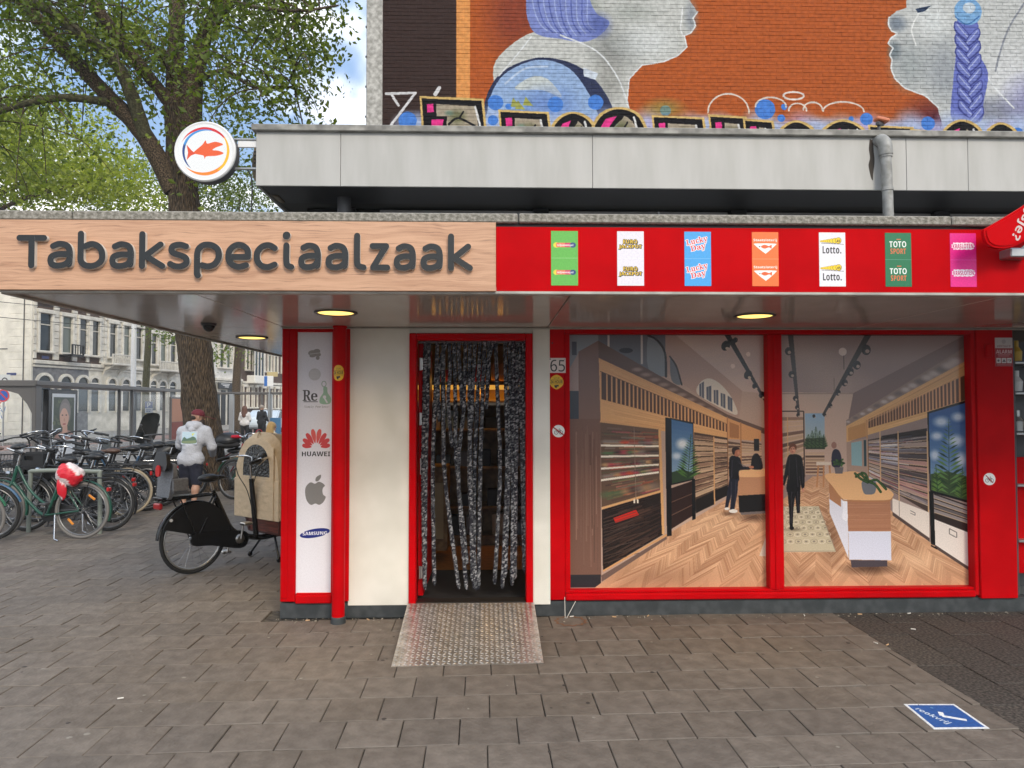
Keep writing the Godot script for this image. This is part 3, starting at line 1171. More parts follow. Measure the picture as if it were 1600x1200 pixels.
	part(mb, "inner_wall", grain(mat("shop wall", lin(0.10, 0.075, 0.05), 0.7), 71, 0.02, Color(0.8, 0.8, 0.8), Color(1, 1, 1), 1.0), shop)
	mb = MB.new()
	mb.box(T3(1.6, 0.06, -3.05), T3(6.4, 0.08, 5.86))
	var fl := grain(mat("orange wood floor", lin(0.42, 0.20, 0.055), 0.35), 72, 0.03, Color(0.7, 0.65, 0.6), Color(1, 1, 1), 1.0)
	fl.uv1_scale = Vector3(1, 1, 4)
	part(mb, "shop_floor", fl, shop)
	# screws along the red frames
	var sc := MB.new()
	sc.lathe([V(0.0065, 0.0), V(0.0065, 0.0015), V(0.004, 0.003), V(0.0, 0.003)], Vector3.ZERO, 8, Basis(Vector3.RIGHT, PI / 2))
	var sm := sc.mesh()
	for p in [[-1.60, 0.2, 0.0205], [-1.60, 1.1, 0.0205], [-1.60, 2.0, 0.0205], [0.475, 0.3, 0.0105], [0.475, 1.2, 0.0105], [0.475, 2.15, 0.0105], [4.17, 0.25, 0.0205], [4.17, 0.9, 0.0205], [4.17, 1.6, 0.0205], [3.92, 0.3, 0.0205], [3.92, 1.7, 0.0205], [0.9, 0.15, 0.0230], [1.6, 0.15, 0.0230], [2.7, 0.15, 0.0230], [3.4, 0.15, 0.0230], [-0.63, 0.5, 0.0305], [-0.63, 1.6, 0.0305], [0.29, 0.5, 0.0305], [0.29, 1.6, 0.0305]]:
		piece(sm, "screw", M["slate plinth"] if p[1] > 1.9 else red, shop, Transform3D(Basis.IDENTITY, T3(p[0], p[1], p[2])))
	canopy(S)
	roof_band()

func canopy(S: float) -> void:
	var slab := MB.new()
	slab.box(T3(1.95, 2.49, -0.80), T3(9.08, 0.28, 5.10))
	var cano := part(slab, "canopy", M["roofing"], shop)
	# soffit in panels with a shadow joint between them
	var xs := [-2.60, -1.63, 0.435, 2.90, 4.15, 6.45]
	var zs := [1.745, 0.035, -1.20, -3.30]
	for i in xs.size() - 1:
		for j in zs.size() - 1:
			if i > 0 and j > 0:
				continue
			var p := MB.new()
			var a: float = xs[i] + 0.003
			var b: float = xs[i + 1] - 0.003
			var za: float = zs[j] - 0.003
			var zb: float = zs[j + 1] + 0.003
			p.box(T3((a + b) / 2, S + 0.012, (za + zb) / 2), T3(b - a, 0.024, za - zb), 0.003, Basis(Vector3.FORWARD, rng.randf_range(-0.0012, 0.0012)))
			part(p, "soffit_panel", M["soffit panel"], cano)
	var trim := MB.new()
	trim.box(T3(1.92, S + 0.008, 1.774), T3(9.06, 0.040, 0.052), 0.004)
	trim.box(T3(-2.622, S + 0.008, -0.75), T3(0.036, 0.040, 5.0), 0.004)
	trim.box(T3(1.4, S - 0.006, 0.018), T3(6.1, 0.010, 0.034), 0.003)
	part(trim, "soffit_trim", M["soffit trim"], cano)
	# fascia: oak laminate on the left, recessed red on the right
	var w := MB.new()
	w.box(T3(-1.311, 2.4565, 1.810), T3(2.660, 0.373, 0.024), 0.002)
	for i in w.u.size():
		w.u[i] = Vector2((w.v[i].x + 2.641) / 2.66, (2.643 - w.v[i].y) / 0.373)
	part(w, "oak_fascia", M["oak laminate"], cano)
	var r := MB.new()
	r.box(T3(3.25, 2.449, 1.792), T3(6.46, 0.352, 0.018), 0.002)
	part(r, "red_fascia", M["red paint"], cano)
	var gap := MB.new()
	gap.box(T3(3.25, 2.634, 1.786), T3(6.46, 0.017, 0.014))
	part(gap, "fascia_gap", M["black frame"], cano)
	# coping stones, joints where the photo shows them
	var cx := [-2.66, -2.615, -2.23, 0.14, 2.52, 6.45]
	for i in cx.size() - 1:
		var c := MB.new()
		c.box(T3((cx[i] + cx[i + 1]) / 2, 2.668, 1.700), T3(cx[i + 1] - cx[i] - 0.006, 0.050, 0.245), 0.006, Basis(Vector3.BACK, rng.randf_range(-0.001, 0.001)))
		part(c, "coping_stone", M["coping concrete"], cano)
	var side := MB.new()
	side.box(T3(-2.55, 2.668, -0.85), T3(0.22, 0.050, 4.84), 0.006)
	side.box(T3(-2.64, 2.4565, -0.76), T3(0.024, 0.373, 5.06), 0.002)
	part(side, "side_coping", M["coping concrete"], cano)
	var seal := MB.new()
	seal.tube(smooth3([T3(-2.618, 2.655, 1.827), T3(-2.616, 2.70, 1.822), T3(-2.606, 2.703, 1.80), T3(-2.60, 2.69, 1.77)]), [0.006], 6)
	part(seal, "joint_seal", M["black plastic"], cano)

func roof_band() -> void:
	var top := MB.new()
	top.box(T3(2.90, 3.63, -1.30), T3(9.50, 0.42, 2.56))
	var band := part(top, "roof_band", M["roofing"], shop)
	var xs := [-1.872, -1.205, 0.803, 3.36, 3.87, 5.9, 7.7]
	for i in xs.size() - 1:
		var p := MB.new()
		p.box(T3((xs[i] + xs[i + 1]) / 2, 3.617, -0.012), T3(xs[i + 1] - xs[i] - 0.0035, 0.442, 0.024), 0.002)
		part(p, "band_panel", M["band cladding"], band)
	var lp := MB.new()
	lp.box(T3(-1.862, 3.617, -1.30), T3(0.022, 0.442, 2.55), 0.002)
	part(lp, "band_panel", M["band cladding"], band)
	var cap := MB.new()
	cap.box(T3(2.9, 3.852, -1.28), T3(9.60, 0.052, 2.63), 0.006)
	part(cap, "band_coping", grain(mat("coping sheet", lin(0.34, 0.33, 0.30), 0.6), 81, 0.03, Color(0.7, 0.7, 0.7), Color(1, 1, 1), 0.8), band)
	var un := MB.new()
	un.box(T3(2.92, 3.405, -0.26), T3(9.5, 0.02, 0.46), 0.003)
	part(un, "band_soffit", M["dark soffit"], band)
	# clerestory in the shade behind the band
	var fr := MB.new()
	fr.box(T3(3.05, 3.02, -0.78), T3(9.40, 0.78, 0.14))
	for x: float in [-1.28, 0.43, 2.20, 4.05]:
		fr.box(T3(x, 3.05, -0.66), T3(0.14, 0.70, 0.10), 0.004)
	part(fr, "clerestory_frame", M["black frame"], band)
	for w in [[-1.0, 0.36], [0.50, 2.12], [2.28, 3.98], [4.12, 5.9]]:
		var g := MB.new()
		g.box(T3((w[0] + w[1]) / 2, 3.025, -0.69), T3(w[1] - w[0], 0.736, 0.03), 0.003)
		part(g, "clerestory_panel", M["grey spandrel"], band)
	var sw := MB.new()
	sw.box(T3(-1.62, 3.02, -2.0), T3(0.06, 0.78, 2.4))
	part(sw, "clerestory_side", M["black frame"], band)

func roof_things() -> void:
	# grey rain pipe in front of the band
	var t := thing("rain_pipe", "grey plastic rain pipe coming out of the roof band down to the canopy", "pipe", T3(3.15, 2.66, 0.0))
	var mb := MB.new()
	mb.tube(smooth3([T3(-0.02, 1.14, -0.06), T3(-0.012, 1.13, 0.03), T3(0.0, 1.08, 0.065), T3(0.005, 1.0, 0.068)]), [0.052], 14)
	mb.tube(PackedVector3Array([T3(0.004, 1.06, 0.068), T3(0.012, 0.70, 0.068), T3(0.026, 0.02, 0.068)]), [0.040], 16)
	part(mb, "pipe", M["grey plastic pipe"], t)
	for y: float in [1.03, 0.99, 0.72]:
		mb = MB.new()
		mb.lathe([V(0.041, -0.012), V(0.046, -0.010), V(0.046, 0.010), V(0.041, 0.012)], T3(0.012 - (y - 0.7) * 0.02, y, 0.068), 16)
		part(mb, "pipe_clip", M["grey plastic pipe"], t)
	# soot and rust where the pipe leaks
	mb = MB.new()
	var pts := []
	for i in 18:
		var a := TAU * i / 18.0
		pts.append(V(3.075 + cos(a) * 0.024 * rng.randf_range(0.5, 1.3), 3.66 + sin(a) * 0.17 * rng.randf_range(0.8, 1.15)))
	mb.extrude(smooth(pts, true, 3), 0.0005, 0.0015)
	part(mb, "leak_stain", mat("leak soot", lin(0.05, 0.04, 0.032), 0.9), t).position = T3(-3.15, -2.66, 0)
	# round hanging sign with the fish
	t = thing("round_fish_sign", "round white light box sign with orange fish and coloured crescents", "sign", T3(-2.26, 3.655, -0.02), 0.0)
	var R := 0.238
	mb = MB.new()
	var face_up := Basis(Vector3.RIGHT, PI / 2)
	mb.lathe([V(0.0, -0.07), V(R - 0.02, -0.07), V(R, -0.05), V(R, 0.035)], Vector3.ZERO, 48, face_up)
	part(mb, "sign_case", mat("sign case grey", lin(0.10, 0.10, 0.105), 0.5), t)
	mb = MB.new()
	mb.lathe([V(R + 0.001, 0.028), V(R + 0.001, 0.045), V(R - 0.008, 0.054), V(R - 0.024, 0.050)], Vector3.ZERO, 48, face_up)
	part(mb, "sign_rim", M["white plastic"], t)
	var P := Print.new(Rect2(-100, -100, 200, 200), 512, 512, rgb8(226, 229, 230))
	P.poly(arc_band(V(0, 0), V(88, 88), V(-1.4, 15.9), V(94, 94), 208, 342), rgb8(206, 42, 48))
	P.poly(arc_band(V(0, 0), V(80, 80), V(13.5, 3.6), V(85, 85), 136, 252), rgb8(30, 62, 130))
	P.poly(arc_band(V(0, 0), V(80, 80), V(8.5, 8.5), V(84, 84), 200, 284), rgb8(58, 140, 210))
	P.poly(arc_band(V(0, 0), V(88, 88), V(-7.5, -20.7), V(98, 98), 8, 132), rgb8(238, 128, 30))
	P.poly(arc_band(V(0, 0), V(88, 88), V(-15, -5), V(94, 94), -32, 50), rgb8(244, 178, 34))
	P.poly(scaled(smooth([V(-34, 4), V(-8, -20), V(2, -34), V(8, -24), V(32, -30), V(56, -22), V(34, -12), V(24, -4), V(42, -2), V(58, 6), V(36, 14), V(6, 16), V(0, 24), V(-4, 14), V(-22, 10)]), 1.16), rgb8(224, 88, 34))
	P.poly(scaled(PackedVector2Array([V(-28, 8), V(-40, -2), V(-56, -20), V(-51, 4), V(-55, 28), V(-42, 14)]), 1.16), rgb8(214, 70, 34))
	P.speckle(91, 0.06, 0.09)
	mb = MB.new()
	disc(mb, R - 0.02, 0.0505, 48)
	var fm := printed("fish sign print", P, 0.25)
	part(mb, "sign_face", fm, t)
	for y: float in [0.125, -0.11]:
		mb = MB.new()
		mb.tube(PackedVector3Array([T3(0.16, y, -0.03), T3(0.405, y, -0.03)]), [0.011], 10)
		part(mb, "sign_arm", M["galvanised"], t)
	mb = MB.new()
	mb.box(T3(0.315, 0.085, -0.03), T3(0.17, 0.05, 0.02), 0.003)
	part(mb, "arm_plate", M["white plastic"], t)
	mb = MB.new()
	mb.tube(smooth3([T3(0.30, -0.11, -0.03), T3(0.335, -0.2, -0.05), T3(0.33, -0.5, -0.06), T3(0.335, -0.95, -0.05)]), [0.006], 6)
	part(mb, "cable", M["black plastic"], t)
	t = thing("vent_pipe", "short dark vent pipe under the left end of the grey roof band", "pipe", T3(-1.24, 2.66, -0.32))
	mb = MB.new()
	mb.tube(PackedVector3Array([T3(0, 0, 0), T3(0, 0.74, 0)]), [0.058], 16)
	part(mb, "pipe", M["dark grey metal"], t)
	mb = MB.new()
	mb.lathe([V(0.058, 0.50), V(0.066, 0.51), V(0.066, 0.56), V(0.058, 0.57)], Vector3.ZERO, 16)
	part(mb, "collar", M["dark grey metal"], t)
	# brown alarm horn on the end of the band
	t = thing("alarm_horn", "brown slatted alarm horn on the left end of the roof band", "alarm", T3(-1.90, 3.46, -0.35))
	mb = MB.new()
	var prof := smooth([V(-0.03, 0.36), V(-0.075, 0.30), V(-0.085, 0.15), V(-0.06, 0.05), V(0.02, -0.03), V(0.10, -0.075), V(0.13, -0.06), V(0.05, 0.02), V(0.03, 0.30)], true, 5)
	mb.extrude(prof, -0.10, 0.10)
	part(mb, "horn_case", mat("brown plastic", lin(0.13, 0.10, 0.06), 0.5), t)
	for i in 4:
		mb = MB.new()
		mb.box(T3(-0.045, 0.20 + i * 0.032, 0.102), T3(0.05, 0.010, 0.008), 0.002)
		part(mb, "slat", M["black plastic"], t)
	# little camera standing on the band
	t = thing("orange_camera", "small orange hooded security camera on the roof band above the pipe", "camera", T3(3.20, 3.878, -0.08))
	mb = MB.new()
	mb.tube(PackedVector3Array([T3(-0.01, 0, 0), T3(-0.02, 0.09, 0.0)]), [0.012], 8)
	mb.bar(T3(-0.045, 0.085, 0.03), T3(0.03, 0.10, -0.03), 0.035, 0.03, 0.006)
	part(mb, "camera_mount", M["dark grey metal"], t)
	mb = MB.new()
	mb.box(T3(0.005, 0.125, 0), T3(0.11, 0.03, 0.07), 0.008, Basis(Vector3.BACK, -0.2))
	part(mb, "camera_hood", mat("faded orange", lin(0.55, 0.16, 0.07), 0.5), t)
	# small bolt and bracket ends on the canopy edge
	t = thing("antenna_pin", "thin rusty pin standing on the canopy edge below the band", "pin", T3(0.93, 2.69, 1.70))
	mb = MB.new()
	mb.tube(PackedVector3Array([T3(0, -0.01, 0), T3(0, 0.05, 0)]), [0.005], 6)
	part(mb, "pin", M["dark grey metal"], t)
	# red ice-cream flag at the right end
	t = thing("ice_cream_flag", "red drooping ice cream banner with white lettering at the right end of fascia", "flag", T3(2.60, 2.585, 1.96))
	var outl := smooth([V(-0.005, -0.005), V(0.005, -0.06), V(0.03, -0.088), V(0.075, -0.100), V(0.13, -0.095), V(0.215, -0.060), V(0.75, 0.22), V(0.66, 0.40), V(0.20, 0.118), V(0.03, 0.018)], true, 5)
	mb = MB.new()
	var inner := Geometry2D.offset_polygon(scaled(outl, 1000), -12.0)
	mb.extrude(outl, -0.018, 0.006)
	mb.extrude(scaled(inner[0], 0.001), -0.024, 0.012)
	part(mb, "banner", M["red paint"], t)
	mb = MB.new()
	var letters := word("IJsje?", "Droid Sans", 700, 0.198, 0.035, 0.20, 0.062, false, -2.09)
	for i in range(0, letters.size(), 3):
		var a3 := letters[i]
		var b3 := letters[i + 1]
		var c3 := letters[i + 2]
		if (b3 - a3).cross(c3 - a3) < 0:
			var q := b3
			b3 = c3
			c3 = q
		mb.tri(T3(a3.x, a3.y, 0.0135), T3(b3.x, b3.y, 0.0135), T3(c3.x, c3.y, 0.0135))
	part(mb, "lettering", mat("pale lettering", lin(0.60, 0.52, 0.50), 0.6), t)
	mb = MB.new()
	mb.box(T3(0.26, -0.105, -0.12), T3(0.13, 0.05, 0.10), 0.006)
	mb.tube(PackedVector3Array([T3(0.27, -0.10, -0.12), T3(0.40, 0.05, -0.02)]), [0.012], 8)
	part(mb, "bracket", M["galvanised"], t)
	# round lamps sunk in the soffit, each with its light
	var li := 0
	for p in [[-1.03, 0.935, "round lit downlight in the soffit above the red column"], [1.795, 0.822, "round lit downlight in the soffit above the right window poster"], [-2.16, -0.81, "round lit downlight in the soffit left of the kiosk corner"]]:
		var l := thing("ceiling_downlight", p[2], "downlight", T3(p[0], 2.266, p[1]), 0.0, "downlights in the canopy soffit")
		mb = MB.new()
		mb.lathe([V(0.118, -0.004), V(0.137, -0.006), V(0.140, 0.0), V(0.140, 0.004)], Vector3.ZERO, 32)
		mb.lathe([V(0.118, 0.004), V(0.118, -0.004)], Vector3.ZERO, 32)
		part(mb, "lamp_ring", M["dark grey metal"], l)
		mb = MB.new()
		mb.sphere(T3(0, 0.001, 0), T3(0.117, 0.010, 0.117), Basis.IDENTITY, 28, 4, PI / 2, PI)
		part(mb, "lamp_diffuser", M["lamp glow"], l)
		var o := SpotLight3D.new()
		o.name = "lamp_light"
		o.position = T3(0, -0.016, 0)
		o.rotation.x = -PI / 2
		o.spot_angle = 75.0
		o.spot_range = 8.0
		o.spot_attenuation = 2.0
		o.light_energy = 0.55
		o.light_size = 0.11
		o.light_color = Color(1.0, 0.84, 0.55)
		o.shadow_enabled = true
		l.add_child(o)
		li += 1
	var c := thing("dome_camera", "small black dome security camera under the canopy soffit", "camera", T3(-2.11, 2.268, 0.29))
	mb = MB.new()
	mb.lathe([V(0.0, -0.018), V(0.052, -0.018), V(0.056, 0.0)], Vector3.ZERO, 20)
	part(mb, "dome_base", M["dark grey metal"], c)
	mb = MB.new()
	mb.sphere(T3(0, -0.018, 0), T3(0.043, 0.045, 0.043), Basis.IDENTITY, 18, 6, PI / 2, PI)
	part(mb, "dome", M["black paint"], c)

static func scaled(p: PackedVector2Array, k: float) -> PackedVector2Array:
	var out := PackedVector2Array()
	for q in p:
		out.append(q * k)
	return out

static func arc_band(c0: Vector2, r0: Vector2, off: Vector2, r1: Vector2, d0: float, d1: float) -> PackedVector2Array:
	var a := arc(c0.x, c0.y, r0.x, r0.y, d0, d1, 30)
	var b := arc(c0.x + off.x, c0.y + off.y, r1.x, r1.y, d0, d1, 30)
	b.reverse()
	a.append_array(b)
	return a

# round printed face in the x-y plane
static func disc(mb: MB, r: float, z: float, k: int, at := Vector3.ZERO) -> void:
	for i in k:
		var a0 := TAU * i / k
		var a1 := TAU * (i + 1) / k
		var d0 := Vector2(cos(a0), sin(a0))
		var d1 := Vector2(cos(a1), sin(a1))
		mb.tri(at + Vector3(0, 0, z), at + Vector3(d0.x * r, d0.y * r, z), at + Vector3(d1.x * r, d1.y * r, z), Vector2(0.5, 0.5), Vector2(0.5 + d0.x * 0.5, 0.5 - d0.y * 0.5), Vector2(0.5 + d1.x * 0.5, 0.5 - d1.y * 0.5))

# ---------------------------------------------------------------- lettering and stickers
# centre lines of the letters in units of a hundredth of the x-height, y up
func glyph(ch: String) -> Array:
	match ch:
		"T":
			return [PackedVector2Array([V(0, 108), V(80, 108)]), PackedVector2Array([V(40, 108), V(40, 12)])]
		"a":
			return [smooth([V(8, 80), V(30, 88), V(56, 82), V(66, 62), V(66, 30), V(64, 16)], false, 8), smooth([V(64, 51), V(30, 52), V(5, 44), V(0, 30)], false, 8), smooth([V(0, 31), V(4, 18), V(16, 12), V(36, 12), V(56, 19), V(66, 32)], false, 8)]
		"b":
			return [PackedVector2Array([V(0, 124), V(0, 48)]), smooth([V(0, 50), V(2, 26), V(18, 12), V(44, 13), V(64, 30), V(66, 58), V(54, 80), V(34, 88), V(14, 80)], false, 8)]
		"k":
			return [PackedVector2Array([V(0, 124), V(0, 12)]), PackedVector2Array([V(56, 88), V(10, 48), V(62, 12)])]
		"s":
			return [smooth([V(56, 82), V(34, 88), V(10, 83), V(4, 68), V(14, 57), V(38, 50), V(56, 40), V(57, 22), V(40, 12), V(18, 12), V(0, 20)], false, 8)]
		"p":
			return [PackedVector2Array([V(3, -20), V(0, -14), V(0, 52)]), smooth([V(0, 50), V(4, 72), V(20, 87), V(44, 87), V(63, 72), V(67, 46), V(56, 22), V(36, 12), V(16, 16)], false, 8)]
		"e":
			return [PackedVector2Array([V(4, 46), V(64, 46)]), smooth([V(64, 46), V(62, 72), V(44, 87), V(22, 86), V(4, 68), V(1, 40), V(12, 20), V(34, 11), V(58, 17)], false, 8)]
		"c":
			return [smooth([V(60, 78), V(42, 88), V(20, 84), V(3, 64), V(2, 36), V(16, 16), V(38, 11), V(60, 20)], false, 8)]
		"i":
			return [smooth([V(0, 88), V(0, 36), V(4, 18), V(18, 12)], false, 6), PackedVector2Array([V(0, 121), V(0, 124), V(1, 124)])]
		"l":
			return [smooth([V(0, 124), V(0, 36), V(5, 18), V(22, 12)], false, 6)]
		_:
			return [PackedVector2Array([V(4, 88), V(58, 88), V(6, 12), V(62, 12)])]

func facade_signs() -> void:
	var t := thing("shop_name_letters", "large dark rounded letters spelling Tabakspeciaalzaak on the wooden fascia", "lettering", T3(0, 2.377, 1.822))
	var spans := [["T", 29, 76], ["a", 77, 116], ["b", 123, 166], ["a", 172, 210], ["k", 217.5, 258.5], ["s", 261, 296], ["p", 302.5, 346], ["e", 351, 391], ["c", 395, 432.5], ["i", 441, 458.5], ["a", 464.5, 500], ["a", 507, 543], ["l", 551.5, 571.5], ["z", 576, 608.5], ["a", 614, 649], ["a", 656, 691.5], ["k", 699.5, 739]]
	var u := 0.00151
	for s in spans:
		var px0: float = s[1]
		var px1: float = s[2]
		var x0 := -2.500 + (px0 - 29.0) * 0.003375
		var x1 := -2.500 + (px1 - 29.0) * 0.003375
		var strokes := glyph(s[0])
		var w := 21.5
		var lo := 1e9
		var hi := -1e9
		for g: PackedVector2Array in strokes:
			for p in g:
				lo = minf(lo, p.x)
				hi = maxf(hi, p.x)
		var k := (x1 - x0 - w * u) / (maxf(hi - lo, 1.0) * u)
		if s[0] == "i":
			k = 0.95
		var drop := -0.0045 * (px0 - 29.0) / 700.0
		var face := MB.new()
		var ret := MB.new()
		var n := 0
		for g: PackedVector2Array in strokes:
			var q := PackedVector2Array()
			for p in g:
				q.append(V((p.x - lo) * k + w * 0.5, p.y))
			var dot: bool = s[0] == "i" and n == 1
			for o: PackedVector2Array in stroke(q, 26.0 if dot else w, true):
				if Geometry2D.is_polygon_clockwise(o):
					continue
				var m := PackedVector2Array()
				for p in o:
					m.append(V(x0 + p.x * u, p.y * u + drop))
				face.extrude(m, 0.0, 0.022 + n * 0.0007, Transform3D.IDENTITY, true, false, false)
				ret.extrude(m, 0.0, 0.0218 + n * 0.0007, Transform3D.IDENTITY, false, true, true)
			n += 1
		var l := part(face, "letter", M["letter face"], t)
		part(ret, "letter_return", M["letter return"], l)
	fascia_stickers()
	corner_panel()
	small_signs()

func fascia_stickers() -> void:
	var specs := [
		[0.391, rgb8(96, 178, 74), "two green lottery stickers with a small rainbow pill on red fascia, nearest the wood"],
		[0.7505, rgb8(226, 222, 232), "two white lottery stickers with yellow EURO JACKPOT lettering on the red fascia"],
		[1.1185, rgb8(62, 160, 226), "two blue lottery stickers with red script Lucky Day on the red fascia"],
		[1.4905, rgb8(238, 112, 44), "two orange lottery stickers with white triangle and fish on the red fascia"],
		[1.8615, rgb8(232, 230, 236), "two white lottery stickers with yellow balls and black Lotto lettering on red fascia"],
		[2.2285, rgb8(12, 112, 72), "two dark green stickers reading TOTO SPORT on the red fascia"],
		[2.5915, rgb8(226, 12, 132), "two pink stickers reading KRASLOTEN on the red fascia beside the flag"],
	]
	for i in 7:
		var P := Print.new(Rect2(0, 0, 42, 85), 210, 425, specs[i][1])
		for h in 2:
			var y := 42.5 * h
			match i:
				0:
					P.poly(oval(8, y + 22, 4.6, 4.2), rgb8(226, 210, 70))
					P.rect(8, y + 18.5, 22, y + 25.5, rgb8(228, 120, 90))
					P.rect(22, y + 18.5, 33, y + 25.5, rgb8(206, 60, 96))
					P.poly(oval(34, y + 22, 4.8, 4.2), rgb8(44, 68, 120))
					P.tris(word("miljoenenspel", "Droid Sans", 700, 22, y + 22.4, 25, 4.4), rgb8(240, 240, 240))
				1:
					for e: Vector2 in [V(1.4, 1.0), V(0.8, 0.5), V(-0.6, 0.5), V(0, -0.6), V(0, 0.7)]:
						P.tris(word("EURO", "Droid Sans", 700, 20.5 + e.x, y + 16 + e.y, 22, 6.5), rgb8(36, 32, 22))
						P.tris(word("JACKPOT", "Droid Sans", 700, 20.5 + e.x, y + 24.4 + e.y, 36, 7.5), rgb8(36, 32, 22))
					P.tris(word("EURO", "Droid Sans", 700, 20.5, y + 16, 22, 6), rgb8(236, 196, 50))
					P.tris(word("JACKPOT", "Droid Sans", 700, 20.5, y + 24.4, 36, 6.8), rgb8(236, 196, 50))
				2:
					for e: Vector2 in [V(1, 0), V(-1, 0), V(0, 1), V(0, -1), V(0.8, 0.8), V(-0.8, 0.8)]:
						P.tris(word("Lucky", "Droid Serif", 700, 20 + e.x, y + 15 + e.y, 34, 12, true, -0.22), rgb8(240, 236, 236))
						P.tris(word("Day", "Droid Serif", 700, 22 + e.x, y + 25.5 + e.y, 24, 11, true, -0.22), rgb8(240, 236, 236))
					P.tris(word("Lucky", "Droid Serif", 700, 20, y + 15, 34, 12, true, -0.22), rgb8(212, 40, 60))
					P.tris(word("Day", "Droid Serif", 700, 22, y + 25.5, 24, 11, true, -0.22), rgb8(212, 40, 60))
				3:
					P.tris(word("Staatsloterij", "Droid Sans", 700, 21, y + 13, 37, 5.2), rgb8(246, 240, 236))
					P.poly(smooth([V(6, y + 18), V(36, y + 18), V(37, y + 21), V(23, y + 33), V(20, y + 33), V(5, y + 21)], true, 4), rgb8(246, 240, 236))
					P.poly(smooth([V(14, y + 23), V(20, y + 20), V(27, y + 22), V(31, y + 20), V(31, y + 26), V(27, y + 24), V(20, y + 26)], true, 4), rgb8(226, 96, 40))
					P.poly(oval(12, y + 23, 1.2, 0.8), rgb8(30, 26, 26))
				4:
					var r := 1.4
					var x := 3.0
					for b in 9:
						P.poly(oval(x, y + 14.5 - r * 0.35, r, r * 1.05), rgb8(60, 50, 20))
						P.poly(oval(x, y + 14.4 - r * 0.35, r * 0.88, r * 0.94), rgb8(242, 208, 40))
						x += r * 1.35
						r *= 1.17
					P.tris(word("45", "Droid Sans", 700, 31, y + 13.4, 6, 4.2), rgb8(30, 26, 20))
					P.line(PackedVector2Array([V(4, y + 17), V(39, y + 18.6)]), 0.7, rgb8(50, 46, 40))
					P.tris(word("Lotto.", "Droid Sans", 700, 20.5, y + 27.5, 30, 11.5), rgb8(16, 16, 18))
				5:
					P.tris(word("TOTO", "Droid Sans", 700, 20.5, y + 18, 27, 9.5), rgb8(238, 240, 236))
					P.rect(18.5, y + 9.6, 25.5, y + 11, rgb8(222, 106, 62))
					P.tris(word("SPORT", "Droid Sans", 700, 21, y + 29, 25, 8.6), rgb8(222, 106, 62))
				6:
					var blob := []
					for k in 30:
						var a := TAU * k / 30.0
						blob.append(V(21 + cos(a) * (19.2 if k % 2 == 0 else 17.6), y + 20.5 + clampf(sin(a) * 9.5, -5.6, 5.6) * (1.06 if k % 2 == 0 else 0.9)))
					P.poly(PackedVector2Array(blob), rgb8(246, 232, 240))
					P.tris(word("KRASLOTEN", "Droid Sans", 700, 21, y + 20.5, 33, 7.4, true, -0.03), rgb8(206, 16, 110))
		P.rect(0, 42.1, 42, 42.7, (specs[i][1] as Color).lerp(Color.WHITE, 0.35))
		P.speckle(100 + i, 0.05, 0.05)
		var m := printed("lottery sticker print %d" % i, P, 0.4)
		sheet("lottery_sticker", m, specs[i][2], "sticker", T3(specs[i][0], 2.4545, 1.8018), 0.146, 0.297, 0.0012, 0.0, "pairs of lottery stickers on the red fascia")

